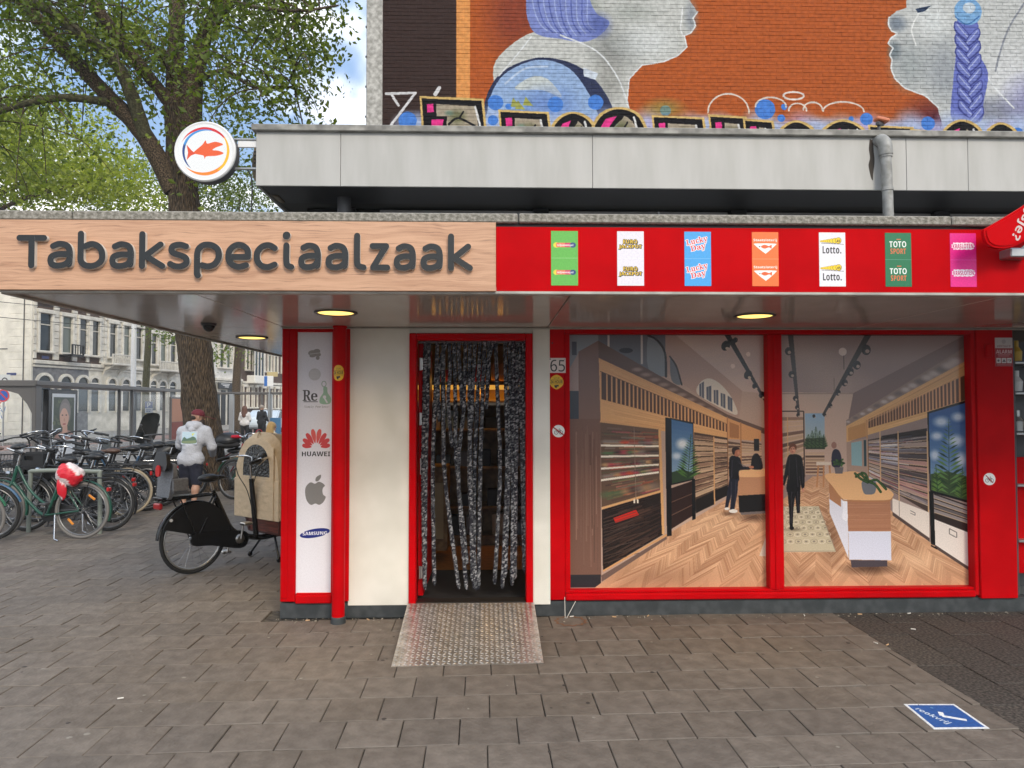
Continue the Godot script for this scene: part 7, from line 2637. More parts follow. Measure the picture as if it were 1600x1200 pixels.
func street_things() -> void:
	var blue := mat("sign blue", lin(0.03, 0.14, 0.45), 0.4)
	var t := sign_on_pole("blue and white tram stop sign on a pole right of the elm", T3(-10.42, 0, -27.9), 3.2, 0.04)
	var mb := MB.new()
	mb.box(T3(-0.02, 2.78, 0.05), T3(0.42, 0.5, 0.03), 0.01)
	part(mb, "board", M["white plastic"], t)
	mb = MB.new()
	mb.box(T3(-0.16, 2.78, 0.07), T3(0.14, 0.46, 0.012), 0.004)
	part(mb, "blue_band", blue, t)
	mb = MB.new()
	mb.box(T3(0.14, 3.1, 0.05), T3(0.5, 0.22, 0.02), 0.005)
	part(mb, "route_board", mat("route yellow", lin(0.5, 0.4, 0.2), 0.5), t)
	t = sign_on_pole("blue parking sign with yellow plate below seen through the shelter glass", T3(-14.1, 0, -24.0), 1.8, 0.03)
	var P := Print.new(Rect2(0, 0, 20, 30), 80, 120, rgb8(30, 80, 160))
	P.rect(0, 18, 20, 30, rgb8(220, 224, 228))
	P.tris(word("P", "Droid Sans", 700, 10, 9, 9, 13), rgb8(236, 240, 244))
	P.rect(3, 21, 17, 23, rgb8(60, 90, 150))
	P.rect(3, 25, 15, 27, rgb8(60, 90, 150))
	mb = MB.new()
	plate(mb, 0.30, 0.46, 0.02)
	part(mb, "parking_board", printed("parking print", P, 0.4), t).position = T3(0, 1.58, 0.03)
	mb = MB.new()
	mb.box(T3(0, 1.22, 0.04), T3(0.30, 0.20, 0.02), 0.004)
	part(mb, "yellow_plate", mat("sign yellow", lin(0.65, 0.42, 0.05), 0.5), t)
	t = sign_on_pole("round blue and red no parking sign on a pole at the left edge", T3(-19.98, 0, -24.0), 2.75, 0.035)
	P = Print.new(Rect2(-10, -10, 20, 20), 96, 96, rgb8(200, 204, 208))
	P.poly(oval(0, 0, 9.6, 9.6), rgb8(190, 60, 60))
	P.poly(oval(0, 0, 7.4, 7.4), rgb8(40, 90, 170))
	P.line(PackedVector2Array([V(-6, -6), V(6, 6)]), 2.2, rgb8(190, 60, 60))
	mb = MB.new()
	disc(mb, 0.27, 0.05, 24)
	mb.lathe([V(0, 0.02), V(0.27, 0.02), V(0.27, 0.05)], Vector3.ZERO, 24, Basis(Vector3.RIGHT, PI / 2))
	part(mb, "round_board", printed("no parking print", P, 0.4), t).position = T3(0, 2.06, 0)
	P = Print.new(Rect2(0, 0, 20, 30), 80, 120, rgb8(196, 200, 200))
	P.poly(oval(10, 15, 6.5, 9), rgb8(50, 52, 56))
	P.poly(oval(10, 15, 4.4, 6.6), rgb8(196, 200, 200))
	P.line(PackedVector2Array([V(5, 15), V(15, 15)]), 1.6, rgb8(50, 52, 56))
	mb = MB.new()
	plate(mb, 0.42, 0.6, 0.02)
	part(mb, "plate", printed("upper plate print", P, 0.4), t).position = T3(0.06, 2.62, 0.03)
	# tram pole and wires
	t = thing("tram_pole", "tall white tram wire pole with dark foot in front of the balcony house", "pole", T3(-18.25, 0, -31.0))
	mb = MB.new()
	mb.tube(PackedVector3Array([T3(0, 2.5, 0), T3(0, 8.6, 0)]), [0.13, 0.11], 14)
	part(mb, "shaft", M["white plastic"], t)
	mb = MB.new()
	mb.tube(PackedVector3Array([T3(0, -0.1, 0), T3(0, 2.5, 0)]), [0.16], 14)
	part(mb, "foot", M["dark grey metal"], t)
	for k in 2:
		mb = MB.new()
		var y := 5.55 + k * 0.75
		mb.tube(smooth3([T3(-28, y + 0.75, -29), T3(-22, y + 0.25, -30), T3(-18.25, y, -30.9), T3(-13.0, y - 0.1, -31.5), T3(-6, y + 0.3, -32)], 4), [0.016], 5)
		one(mb, "overhead_wire", M["black plastic"], ["lower sagging tram wire crossing in front of the cream houses", "upper sagging tram wire crossing in front of the cream houses"][k], "wire", "tram wires")
	# small name plate on the corner house's end wall
	mb = MB.new()
	mb.box(Vector3.ZERO, T3(0.62, 0.15, 0.02), 0.004)
	one(mb, "street_name_plate", mat("plate blue", lin(0.05, 0.06, 0.16), 0.4), "dark blue street name plate on the cream end wall", "name plate", "", T3(-27.1, 3.42, -35.15)).rotation.y = row_xf.basis.get_euler().y + PI * 1.5
	mb = MB.new()
	mb.box(Vector3.ZERO, T3(0.5, 0.16, 0.02), 0.004)
	one(mb, "street_name_plate", M["plate blue"], "dark blue street name plate between the first window and arch of corner house", "name plate", "", row_xf * T3(0.85, 4.45, 0.07)).rotation.y = row_xf.basis.get_euler().y
	car()
	# dark shopfront rack just right of the red pillar
	t = thing("souvenir_rack", "dark rack of small goods with red panel at the right edge of view", "rack", T3(4.52, 0, -0.12))
	mb = MB.new()
	mb.box(T3(-0.27, 1.1, 0.0), T3(0.06, 2.2, 0.10), 0.01)
	mb.box(T3(0.3, 1.1, -0.28), T3(1.2, 2.2, 0.04))
	part(mb, "frame", M["dark grey metal"], t)
	for y: float in [0.1, 0.55, 1.0, 1.42, 1.75, 2.0]:
		mb = MB.new()
		mb.box(T3(0.3, y, -0.1), T3(1.1, 0.02, 0.32), 0.003)
		part(mb, "shelf_board", M["galvanised"], t)
	mb = MB.new()
	mb.box(T3(0.3, 0.75, -0.02), T3(1.1, 0.95, 0.03), 0.006)
	part(mb, "red_panel", M["red paint"], t)
	for k in 5:
		mb = MB.new()
		var y: float = [1.44, 1.44, 1.77, 1.77, 2.02][k]
		mb.lathe([V(0.0, 0), V(0.04, 0.0), V(0.045, 0.08), V(0.02, 0.12), V(0.02, 0.17), V(0.0, 0.17)], T3(-0.16 + (k % 2) * 0.12, y, -0.05), 12)
		part(mb, "bottle", [M["galvanised"], M["sign yellow"], M["white plastic"]][k % 3], t)

func car() -> void:
	var t := thing("parked_car", "pale blue white parked car behind the tram stop near the brown house", "car", T3(-14.2, -0.09, -39.5), deg_to_rad(-79.0))
	var side := smooth([V(-2.0, 0.45), V(-1.95, 0.85), V(-1.3, 0.95), V(-0.75, 1.38), V(0.5, 1.42), V(1.35, 1.15), V(1.95, 0.95), V(2.0, 0.45), V(1.2, 0.28), V(-1.2, 0.28)], true, 4)
	var mb := MB.new()
	mb.extrude(side, -0.78, 0.78)
	mb.extrude(scaled(Geometry2D.offset_polygon(scaled(side, 1000), -70.0)[0], 0.001), -0.86, 0.86)
	part(mb, "body", mat("car paint", lin(0.55, 0.62, 0.68), 0.2), t)
	for s: float in [-1.0, 1.0]:
		mb = MB.new()
		mb.extrude(smooth([V(-1.1, 0.96), V(-0.68, 1.3), V(0.45, 1.34), V(1.1, 1.1), V(1.1, 0.96)], true, 3), -0.87, -0.862, Transform3D(Basis.IDENTITY, T3(0, 0, 0 if s < 0 else 1.732)))
		part(mb, "side_window", M["dark window glass"], t)
	mb = MB.new()
	mb.quad(T3(-1.32, 0.98, 0.7), T3(-1.32, 0.98, -0.7), T3(-0.82, 1.37, -0.62), T3(-0.82, 1.37, 0.62))
	part(mb, "rear_window", M["dark window glass"], t)
	for x: float in [-1.25, 1.25]:
		for z: float in [-0.8, 0.8]:
			mb = MB.new()
			mb.lathe([V(0, -0.1), V(0.3, -0.1), V(0.32, -0.05), V(0.32, 0.05), V(0.3, 0.1), V(0, 0.1)], T3(x, 0.32, z), 18, Basis(Vector3.RIGHT, PI / 2))
			part(mb, "wheel", M["rubber"], t)

# ---------------------------------------------------------------- bicycles
func rod(mb: MB, pts: Array, r: float, sides := 7) -> void:
	mb.tube(PackedVector3Array(pts), [r], sides)

func wheel(t: Node3D, x: float, R: float, tyre: Material, called := "wheel") -> void:
	var mb := MB.new()
	mb.torus(T3(x, R, 0), Basis.IDENTITY, R - 0.02, 0.02, 0.02, 36, 8)
	var w := part(mb, called, tyre, t)
	mb = MB.new()
	mb.torus(T3(x, R, 0), Basis.IDENTITY, R - 0.046, 0.011, 0.013, 36, 6)
	part(mb, "rim", M["rim metal"], w)
	mb = MB.new()
	mb.lathe([V(0, -0.04), V(0.022, -0.04), V(0.022, 0.04), V(0, 0.04)], T3(x, R, 0), 10, Basis(Vector3.RIGHT, PI / 2))
	for k in 20:
		var a := TAU * k / 20.0
		var b := a + (0.5 if k % 2 == 0 else -0.5)
		var z := 0.03 if k % 4 < 2 else -0.03
		rod(mb, [T3(x + cos(b) * 0.02, R + sin(b) * 0.02, z), T3(x + cos(a) * (R - 0.05), R + sin(a) * (R - 0.05), 0)], 0.0016, 3)
	part(mb, "spokes", M["chrome"], w)

func guard(t: Node3D, x: float, R: float, a0: float, a1: float, m: Material) -> void:
	var mb := MB.new()
	mb.torus(T3(x, R, 0), Basis.IDENTITY, R + 0.022, 0.007, 0.030, 20, 6, deg_to_rad(a0), deg_to_rad(a1))
	part(mb, "mudguard", m, t)

func saddle(t: Node3D, at: Vector3, m: Material) -> void:
	var mb := MB.new()
	mb.sphere(at, T3(0.11, 0.045, 0.080), Basis.IDENTITY, 14, 6)
	mb.sphere(at + T3(0.09, 0.0, 0), T3(0.09, 0.026, 0.035), Basis.IDENTITY, 12, 6)
	part(mb, "saddle", m, t)

func bicycle(label: String, at: Vector3, deg: float, o: Dictionary, group := "bicycles parked in the rack") -> Node3D:
	var t := thing("bicycle", label, "bicycle", at, deg_to_rad(deg), group)
	t.rotation.x = 0.0
	var lean: float = o.get("lean", 0.06)
	t.basis = t.basis * Basis(Vector3.RIGHT, lean)
	var fm: Material = o.get("frame", M["black paint"])
	var R: float = o.get("R", 0.35)
	var gm: Material = o.get("guards", fm)
	var hb: float = o.get("bars", 1.06)
	wheel(t, 0, R, o.get("tyre", M["rubber"]))
	wheel(t, 1.08, R, o.get("tyre", M["rubber"]))
	guard(t, 0, R, 20, 200, gm)
	guard(t, 1.08, R, 20, 190, gm)
	var mb := MB.new()
	var bb := T3(0.45, 0.29, 0)
	var seat := T3(0.26, 0.82, 0)
	var head := T3(0.86, 0.90, 0)
	var head2 := T3(0.91, 0.70, 0)
	rod(mb, [bb, seat], 0.017)
	if o.get("step", true):
		mb.tube(smooth3([head2, T3(0.72, 0.48, 0), T3(0.55, 0.32, 0), bb]), [0.019], 8)
		mb.tube(smooth3([head, T3(0.70, 0.62, 0), T3(0.50, 0.44, 0), T3(0.40, 0.43, 0)]), [0.016], 8)
	else:
		rod(mb, [head2, bb], 0.018)
		rod(mb, [head + T3(0.01, -0.04, 0), seat], 0.016)
	rod(mb, [head2, head], 0.021)
	for s: float in [-1.0, 1.0]:
		rod(mb, [T3(0, R, 0.06 * s), bb + T3(0, 0, 0.03 * s)], 0.010)
		rod(mb, [T3(0, R, 0.06 * s), T3(0.29, 0.74, 0.02 * s)], 0.009)
	part(mb, "frame", fm, t)
	mb = MB.new()
	for s: float in [-1.0, 1.0]:
		mb.tube(smooth3([head2 + T3(0.005, 0, 0.01 * s), T3(0.95, 0.58, 0.05 * s), T3(1.01, 0.45, 0.05 * s), T3(1.08, R, 0.05 * s)], 3), [0.012], 6)
	part(mb, "fork", fm, t)
	mb = MB.new()
	rod(mb, [seat, T3(0.22, 0.95, 0)], 0.013)
	part(mb, "seat_post", M["chrome"], t)
	saddle(t, T3(0.20, 0.975, 0), o.get("saddle", M["black plastic"]))
	mb = MB.new()
	rod(mb, [head, T3(0.83, hb - 0.02, 0)], 0.013)
	for s: float in [-1.0, 1.0]:
		mb.tube(smooth3([T3(0.83, hb - 0.02, 0), T3(0.88, hb + 0.05, 0.12 * s), T3(0.80, hb + 0.06, 0.25 * s), T3(0.62, hb + 0.01, 0.29 * s)], 4), [0.012], 7)
	var bars := part(mb, "handlebar", o.get("bar_mat", M["chrome"]), t)
	mb = MB.new()
	for s: float in [-1.0, 1.0]:
		rod(mb, [T3(0.69, hb + 0.03, 0.277 * s), T3(0.57, hb, 0.295 * s)], 0.018, 8)
	part(mb, "grips", M["black plastic"], bars)
	mb = MB.new()
	mb.extrude(smooth([V(-0.06, R + 0.03), V(0.1, R + 0.06), V(0.42, 0.39), V(0.54, 0.36), V(0.56, 0.26), V(0.46, 0.20), V(0.1, R - 0.06), V(-0.05, R - 0.04)], true, 3), 0.045, 0.065)
	part(mb, "chain_guard", o.get("chain", M["black plastic"]), t)
	mb = MB.new()
	rod(mb, [bb + T3(0, 0, 0.085), bb + T3(0.06, -0.15, 0.09)], 0.010)
	rod(mb, [bb + T3(0, 0, -0.07), bb + T3(-0.06, 0.15, -0.09)], 0.010)
	mb.box(bb + T3(0.06, -0.15, 0.14), T3(0.09, 0.025, 0.09), 0.006)
	mb.box(bb + T3(-0.06, 0.15, -0.14), T3(0.09, 0.025, 0.09), 0.006)
	part(mb, "cranks", M["dark grey metal"], t)
	if o.get("rack", true):
		mb = MB.new()
		for z: float in [-0.055, 0.0, 0.055]:
			rod(mb, [T3(-0.28, R + 0.40, z), T3(0.24, R + 0.41, z * 0.8)], 0.007, 5)
		rod(mb, [T3(-0.28, R + 0.40, -0.055), T3(-0.28, R + 0.40, 0.055)], 0.007, 5)
		for s: float in [-1.0, 1.0]:
			rod(mb, [T3(-0.12, R + 0.40, 0.055 * s), T3(0, R, 0.065 * s)], 0.006, 5)
		part(mb, "rear_rack", o.get("rack_mat", M["black plastic"]), t)
	mb = MB.new()
	mb.box(T3(-0.33, R + 0.26, 0), T3(0.03, 0.05, 0.07), 0.008)
	part(mb, "rear_light", mat("rear lens", lin(0.40, 0.01, 0.01), 0.3) if not M.has("rear lens") else M["rear lens"], t)
	mb = MB.new()
	mb.lathe([V(0, -0.05), V(0.03, -0.04), V(0.04, 0.0), V(0, 0.01)], T3(0.98, 0.80, 0), 10, Basis(Vector3.BACK, -PI / 2))
	part(mb, "headlight", M["chrome"], t)
	if o.get("stand", true):
		mb = MB.new()
		mb.tube(PackedVector3Array([T3(0.30, 0.30, -0.07), T3(0.22, 0.02, -0.18), T3(0.16, 0.0, -0.19)]), [0.010], 6)
		part(mb, "kickstand", M["chrome"], t)
	if o.get("basket", false):
		mb = MB.new()
		for k in 9:
			rod(mb, [T3(0.96 + 0.0375 * k, 0.80, -0.16), T3(0.94 + 0.042 * k, 1.04, -0.2)], 0.004, 4)
			rod(mb, [T3(0.96 + 0.0375 * k, 0.80, 0.16), T3(0.94 + 0.042 * k, 1.04, 0.2)], 0.004, 4)
		for y in 4:
			var e := 0.16 + 0.0135 * y
			var yy := 0.80 + 0.08 * y
			rod(mb, [T3(0.95, yy, -e), T3(1.28, yy, -e), T3(1.28, yy, e), T3(0.95, yy, e), T3(0.95, yy, -e)], 0.005, 4)
		part(mb, "basket", M["black plastic"], t)
	return t

func parked_bicycles() -> void:
	mat("rim metal", lin(0.22, 0.22, 0.22), 0.35, 0.8)
	var green := mat("bike green", lin(0.012, 0.075, 0.05), 0.3)
	var blue := mat("bike blue", lin(0.05, 0.13, 0.24), 0.35)
	var red := mat("bike red", lin(0.42, 0.01, 0.03), 0.3)
	var pink := mat("bike pink", lin(0.5, 0.10, 0.16), 0.35)
	var cream := mat("cream tyre", lin(0.36, 0.30, 0.21), 0.8)
	var greyt := mat("grey tyre", lin(0.17, 0.16, 0.15), 0.8)
	var brown := mat("brown leather", lin(0.09, 0.05, 0.035), 0.5)
	var silver := mat("silver paint", lin(0.45, 0.46, 0.47), 0.3)
	# heading 180 points left
	var g := bicycle("dark green city bicycle with orange wheel reflectors carrying the red bag", T3(-5.12, 0, -3.42), 176, {"frame": green, "tyre": greyt, "basket": true, "lean": 0.04})
	for a: float in [2.2, 5.5]:
		var mb := MB.new()
		mb.box(T3(cos(a) * 0.2, 0.35 + sin(a) * 0.2, 0), T3(0.10, 0.025, 0.02), 0.004, Basis(Vector3.BACK, a + PI / 2))
		part(mb, "reflector", mat("orange reflector", lin(0.7, 0.25, 0.02), 0.3) if not M.has("orange reflector") else M["orange reflector"], g)
	bicycle("blue mudguard bicycle at the left edge in front of the green one", T3(-7.22, 0, -3.15), 8, {"frame": blue, "tyre": M["rubber"], "step": false})
	bicycle("bright green mudguard bicycle cut by the left edge of the photo", T3(-7.15, 0, -2.7), 12, {"frame": mat("leaf green", lin(0.03, 0.17, 0.09), 0.3), "tyre": greyt})
	bicycle("black bicycle right behind the green one, its black mudguard showing above", T3(-5.08, 0, -3.95), 178, {"step": false, "saddle": M["black plastic"]})
	bicycle("black bicycle with black crates on its front, behind the red bag", T3(-5.40, 0, -4.65), 176, {"bar_mat": M["black plastic"], "lean": -0.04})
	bicycle("black bicycle with cream tyres and brown saddle, largest wheel in the row", T3(-5.50, 0, -5.25), 196, {"tyre": cream, "saddle": brown, "R": 0.36, "bars": 1.16})
	bicycle("black bicycle with tall chrome bars just behind the cream tyred one", T3(-5.45, 0, -5.75), 200, {"bars": 1.2})
	bicycle("black bicycle with silver rear rack and mudguard in the middle of the row", T3(-5.45, 0, -6.2), 202, {"guards": silver, "rack_mat": M["chrome"]})
	bicycle("black bicycle with white mudguard tip, second from the standing man", T3(-5.5, 0, -6.7), 204, {"bar_mat": M["black plastic"], "step": false})
	bicycle("black bicycle with red rear light next to the standing man", T3(-5.35, 0, -7.0), 206, {"saddle": M["black plastic"]})
	bicycle("black bicycle facing the others with high curved chrome bars, nearest shelter poster", T3(-8.35, 0, -5.3), -12, {"bars": 1.24, "rack": false})
	bicycle("dark bicycle with brown saddle in the second row behind the crates", T3(-8.1, 0, -6.0), -10, {"saddle": brown, "bars": 1.12, "rack": false, "bar_mat": M["black plastic"]})
	bicycle("dark blue bicycle in the second row before the shelter glass", T3(-8.2, 0, -6.8), -14, {"frame": blue, "bars": 1.15, "rack": false, "bar_mat": M["black plastic"]})
	var more := [
		["black bicycle with grey tyres tucked between the cream tyred one and its neighbour", -5.62, -5.5, 199, {"tyre": greyt, "bar_mat": M["black plastic"], "stand": false}],
		["black bicycle with brown saddle squeezed beside the silver racked one", -5.58, -5.98, 201, {"saddle": brown, "bar_mat": M["black plastic"], "stand": false}],
		["dark blue bicycle squeezed in just right of the silver racked one", -5.62, -6.45, 203, {"frame": blue, "stand": false}],
		["black bicycle with low black bars nearest the moped with the windscreen", -5.75, -7.3, 204, {"bar_mat": M["black plastic"], "step": false, "stand": false}],
		["black bicycle between the crates and the cream tyred bicycle", -5.75, -4.95, 190, {"bar_mat": M["black plastic"], "bars": 1.14, "stand": false}],
		["grey bicycle facing the others with black bars, behind the crates", -7.9, -4.75, -8, {"frame": M["dark grey metal"], "bars": 1.18, "rack": false, "bar_mat": M["black plastic"]}],
		["black bicycle facing the others behind the brown saddled one", -8.0, -6.4, -12, {"bars": 1.2, "rack": false, "stand": false}],
		["black bicycle facing the others, last before the windscreen moped", -8.0, -7.5, -14, {"bars": 1.16, "rack": false, "bar_mat": M["black plastic"]}],
	]
	for b in more:
		bicycle(b[0], T3(b[1], 0, b[2]), b[3], b[4])
	bicycle("red bicycle leaning by the elm right of the standing man", T3(-4.2, 0, -8.0), 150, {"frame": red, "lean": 0.1}, "bicycles beside the elm")
	bicycle("dark green bicycle beside the elm behind the cargo bike saddle", T3(-3.55, 0, -6.7), 160, {"frame": green, "step": false}, "bicycles beside the elm")
	bicycle("black bicycle with white bars beyond the cargo bike tent", T3(-5.2, 0, -12.2), 15, {"bar_mat": M["white plastic"], "bars": 1.1}, "bicycles beside the elm")
	bicycle("pink bicycle against the graffiti on the cream end wall", T3(-28.6, 0, -33.6), 4, {"frame": pink}, "bicycles against the end wall")
	bicycle("black bicycle left of the pink one against the end wall", T3(-29.9, 0, -33.4), 8, {"frame": M["black paint"], "basket": true}, "bicycles against the end wall")
	bicycle("dark bicycle standing outside the black doorway of white shop house", T3(-18.6, 0, -52.0), 80, {}, "bicycles against the end wall")
	# hoop that the bicycles are locked to
	var mb := MB.new()
	mb.tube(smooth3([T3(-5.95, 0, -2.85), T3(-5.93, 0.70, -2.84), T3(-5.85, 0.80, -2.83), T3(-5.05, 0.80, -2.72), T3(-4.97, 0.72, -2.71), T3(-4.95, 0, -2.7)], 4), [0.028], 10)
	var rk := thing("bicycle_hoop", "grey green steel bicycle hoop between the green bicycle and the red bag", "bicycle stand", T3(-0.12, 0, -1.05))
	part(mb, "hoop", mat("hoop paint", lin(0.22, 0.25, 0.22), 0.4), rk)
	# crates on the second bicycle
	for k in 2:
		var c := thing("bicycle_crate", ["lower black plastic crate on the bicycle behind the red bag", "upper black plastic crate stacked on the other one with a hand hole"][k], "crate", T3(-6.45, 0.62 + k * 0.19, -4.6), 0.05, "black crates on a bicycle")
		mb = MB.new()
		mb.box(T3(0, 0.008, 0), T3(0.40, 0.016, 0.30))
		mb.box(T3(-0.195, 0.09, 0), T3(0.012, 0.17, 0.30))
		mb.box(T3(0.195, 0.09, 0), T3(0.012, 0.17, 0.30))
		for z: float in [-0.145, 0.145]:
			mb.box(T3(0, 0.045, z), T3(0.40, 0.08, 0.012))
			mb.box(T3(0, 0.165, z), T3(0.40, 0.03, 0.012))
			mb.box(T3(-0.13, 0.12, z), T3(0.14, 0.07, 0.012))
			mb.box(T3(0.13, 0.12, z), T3(0.14, 0.07, 0.012))
		part(mb, "crate_shell", M["black plastic"], c)
		mb = MB.new()
		mb.box(T3(0, 0.182, -0.15), T3(0.41, 0.012, 0.02), 0.003)
		mb.box(T3(0, 0.182, 0.15), T3(0.41, 0.012, 0.02), 0.003)
		part(mb, "rim", M["black plastic"], c)
	mb = MB.new()
	mb.box(T3(-6.45, 0.60, -4.6), T3(0.36, 0.02, 0.28), 0.004)
	rod(mb, [T3(-6.45, 0.6, -4.52), T3(-6.45, 0.36, -4.52)], 0.008, 5)
	rod(mb, [T3(-6.45, 0.6, -4.66), T3(-6.45, 0.36, -4.66)], 0.008, 5)
	one(mb, "front_carrier", M["black plastic"], "black front carrier under the two black crates", "carrier")
	# crumpled red and white bag
	mb = MB.new()
	mb.sphere(Vector3.ZERO, T3(0.21, 0.17, 0.13), Basis(Vector3.BACK, -0.25), 34, 24)
	mb.sphere(T3(-0.09, -0.21, 0.05), T3(0.075, 0.17, 0.05), Basis(Vector3.BACK, 0.15), 20, 14)
	var f := FastNoiseLite.new()
	f.seed = 14
	f.frequency = 5.5
	f.noise_type = FastNoiseLite.TYPE_CELLULAR
	f.cellular_return_type = FastNoiseLite.RETURN_DISTANCE2_SUB
	for i in mb.v.size():
		var v := mb.v[i]
		var k := f.get_noise_3dv(v)
		mb.v[i] = v * (0.86 + 0.32 * (k + 0.6))
		mb.c[i] = Color(0.60, 0.012, 0.03) if sin(v.x * 15.0 + v.y * 17.0 + k * 3.0) < 0.45 else Color(0.72, 0.62, 0.62)
	for i in range(0, mb.v.size(), 3):
		var k := (mb.v[i + 2] - mb.v[i]).cross(mb.v[i + 1] - mb.v[i]).normalized()
		for j in 3:
			mb.n[i + j] = (mb.n[i + j] * 0.35 + k).normalized()
	var bm := mat("bag film", Color.WHITE, 0.35)
	bm.vertex_color_use_as_albedo = true
	one(mb, "plastic_bag", bm, "crumpled red and white plastic bag on the rack of the green bicycle", "bag", "", T3(-5.25, 0.80, -3.38))
	moped(T3(-5.95, 0, -8.9), 174.0, "black moped with tall windscreen and leg cover behind the bicycle row", true)
	moped(T3(-4.85, 0, -8.3), 20.0, "dark moped with black top case and red lens beside the elm", false)

func moped(at: Vector3, deg: float, label: String, screen: bool) -> void:
	var t := thing("moped", label, "moped", at, deg_to_rad(deg), "mopeds by the elm")
	for x: float in [0.0, 1.2]:
		var mb := MB.new()
		mb.torus(T3(x, 0.24, 0), Basis.IDENTITY, 0.18, 0.055, 0.05, 24, 8)
		mb.lathe([V(0, -0.05), V(0.13, -0.045), V(0.13, 0.045), V(0, 0.05)], T3(x, 0.24, 0), 14, Basis(Vector3.RIGHT, PI / 2))
		part(mb, "wheel", M["rubber"], t)
	var mb := MB.new()
	mb.extrude(smooth([V(-0.3, 0.55), V(-0.2, 0.72), V(0.2, 0.76), V(0.42, 0.66), V(0.5, 0.36), V(0.85, 0.33), V(0.98, 0.5), V(1.02, 0.95), V(1.1, 0.98), V(1.16, 0.6), V(1.3, 0.44), V(1.1, 0.34), V(0.8, 0.22), V(0.3, 0.24), V(0.0, 0.45)], true, 3), -0.15, 0.15)
	part(mb, "body", M["black paint"] if screen else M["dark grey metal"], t)
	mb = MB.new()
	mb.sphere(T3(0.08, 0.78, 0), T3(0.36, 0.07, 0.15), Basis.IDENTITY, 14, 6)
	part(mb, "seat", M["black plastic"], t)
	mb = MB.new()
	rod(mb, [T3(1.02, 0.9, 0), T3(0.98, 1.06, 0)], 0.03)
	rod(mb, [T3(0.92, 1.06, -0.32), T3(0.99, 1.06, -0.1), T3(0.99, 1.06, 0.1), T3(0.92, 1.06, 0.32)], 0.014)
	for s: float in [-1.0, 1.0]:
		rod(mb, [T3(0.97, 1.06, 0.2 * s), T3(1.0, 1.24, 0.3 * s)], 0.006, 4)
		mb.sphere(T3(1.0, 1.26, 0.31 * s), T3(0.012, 0.03, 0.045), Basis.IDENTITY, 10, 6)
	part(mb, "handlebar", M["dark grey metal"], t)
	if screen:
		mb = MB.new()
		mb.extrude(smooth([V(-0.30, 0), V(0.30, 0), V(0.33, 0.3), V(0.24, 0.58), V(-0.24, 0.58), V(-0.33, 0.3)], true, 4), 0.0, 0.006, Transform3D(Basis(Vector3.UP, PI / 2) * Basis(Vector3.RIGHT, -0.3), T3(1.12, 0.92, 0)))
		var sm := mat("smoked screen", Color(0.10, 0.13, 0.13, 0.82), 0.08)
		sm.transparency = BaseMaterial3D.TRANSPARENCY_ALPHA
		part(mb, "windscreen", sm, t)
		mb = MB.new()
		mb.sphere(T3(0.72, 0.66, 0), T3(0.42, 0.20, 0.32), Basis(Vector3.BACK, -0.5), 16, 8)
		part(mb, "leg_cover", M["black plastic"], t)
	else:
		mb = MB.new()
		mb.sphere(T3(-0.25, 0.98, 0), T3(0.24, 0.16, 0.25), Basis.IDENTITY, 20, 10)
		mb.box(T3(-0.25, 0.90, 0), T3(0.44, 0.10, 0.46), 0.04)
		part(mb, "top_case", M["black plastic"], t)
		mb = MB.new()
		mb.box(T3(-0.10, 1.06, 0.16), T3(0.2, 0.06, 0.14), 0.02)
		part(mb, "lens", M["bike red"], t)

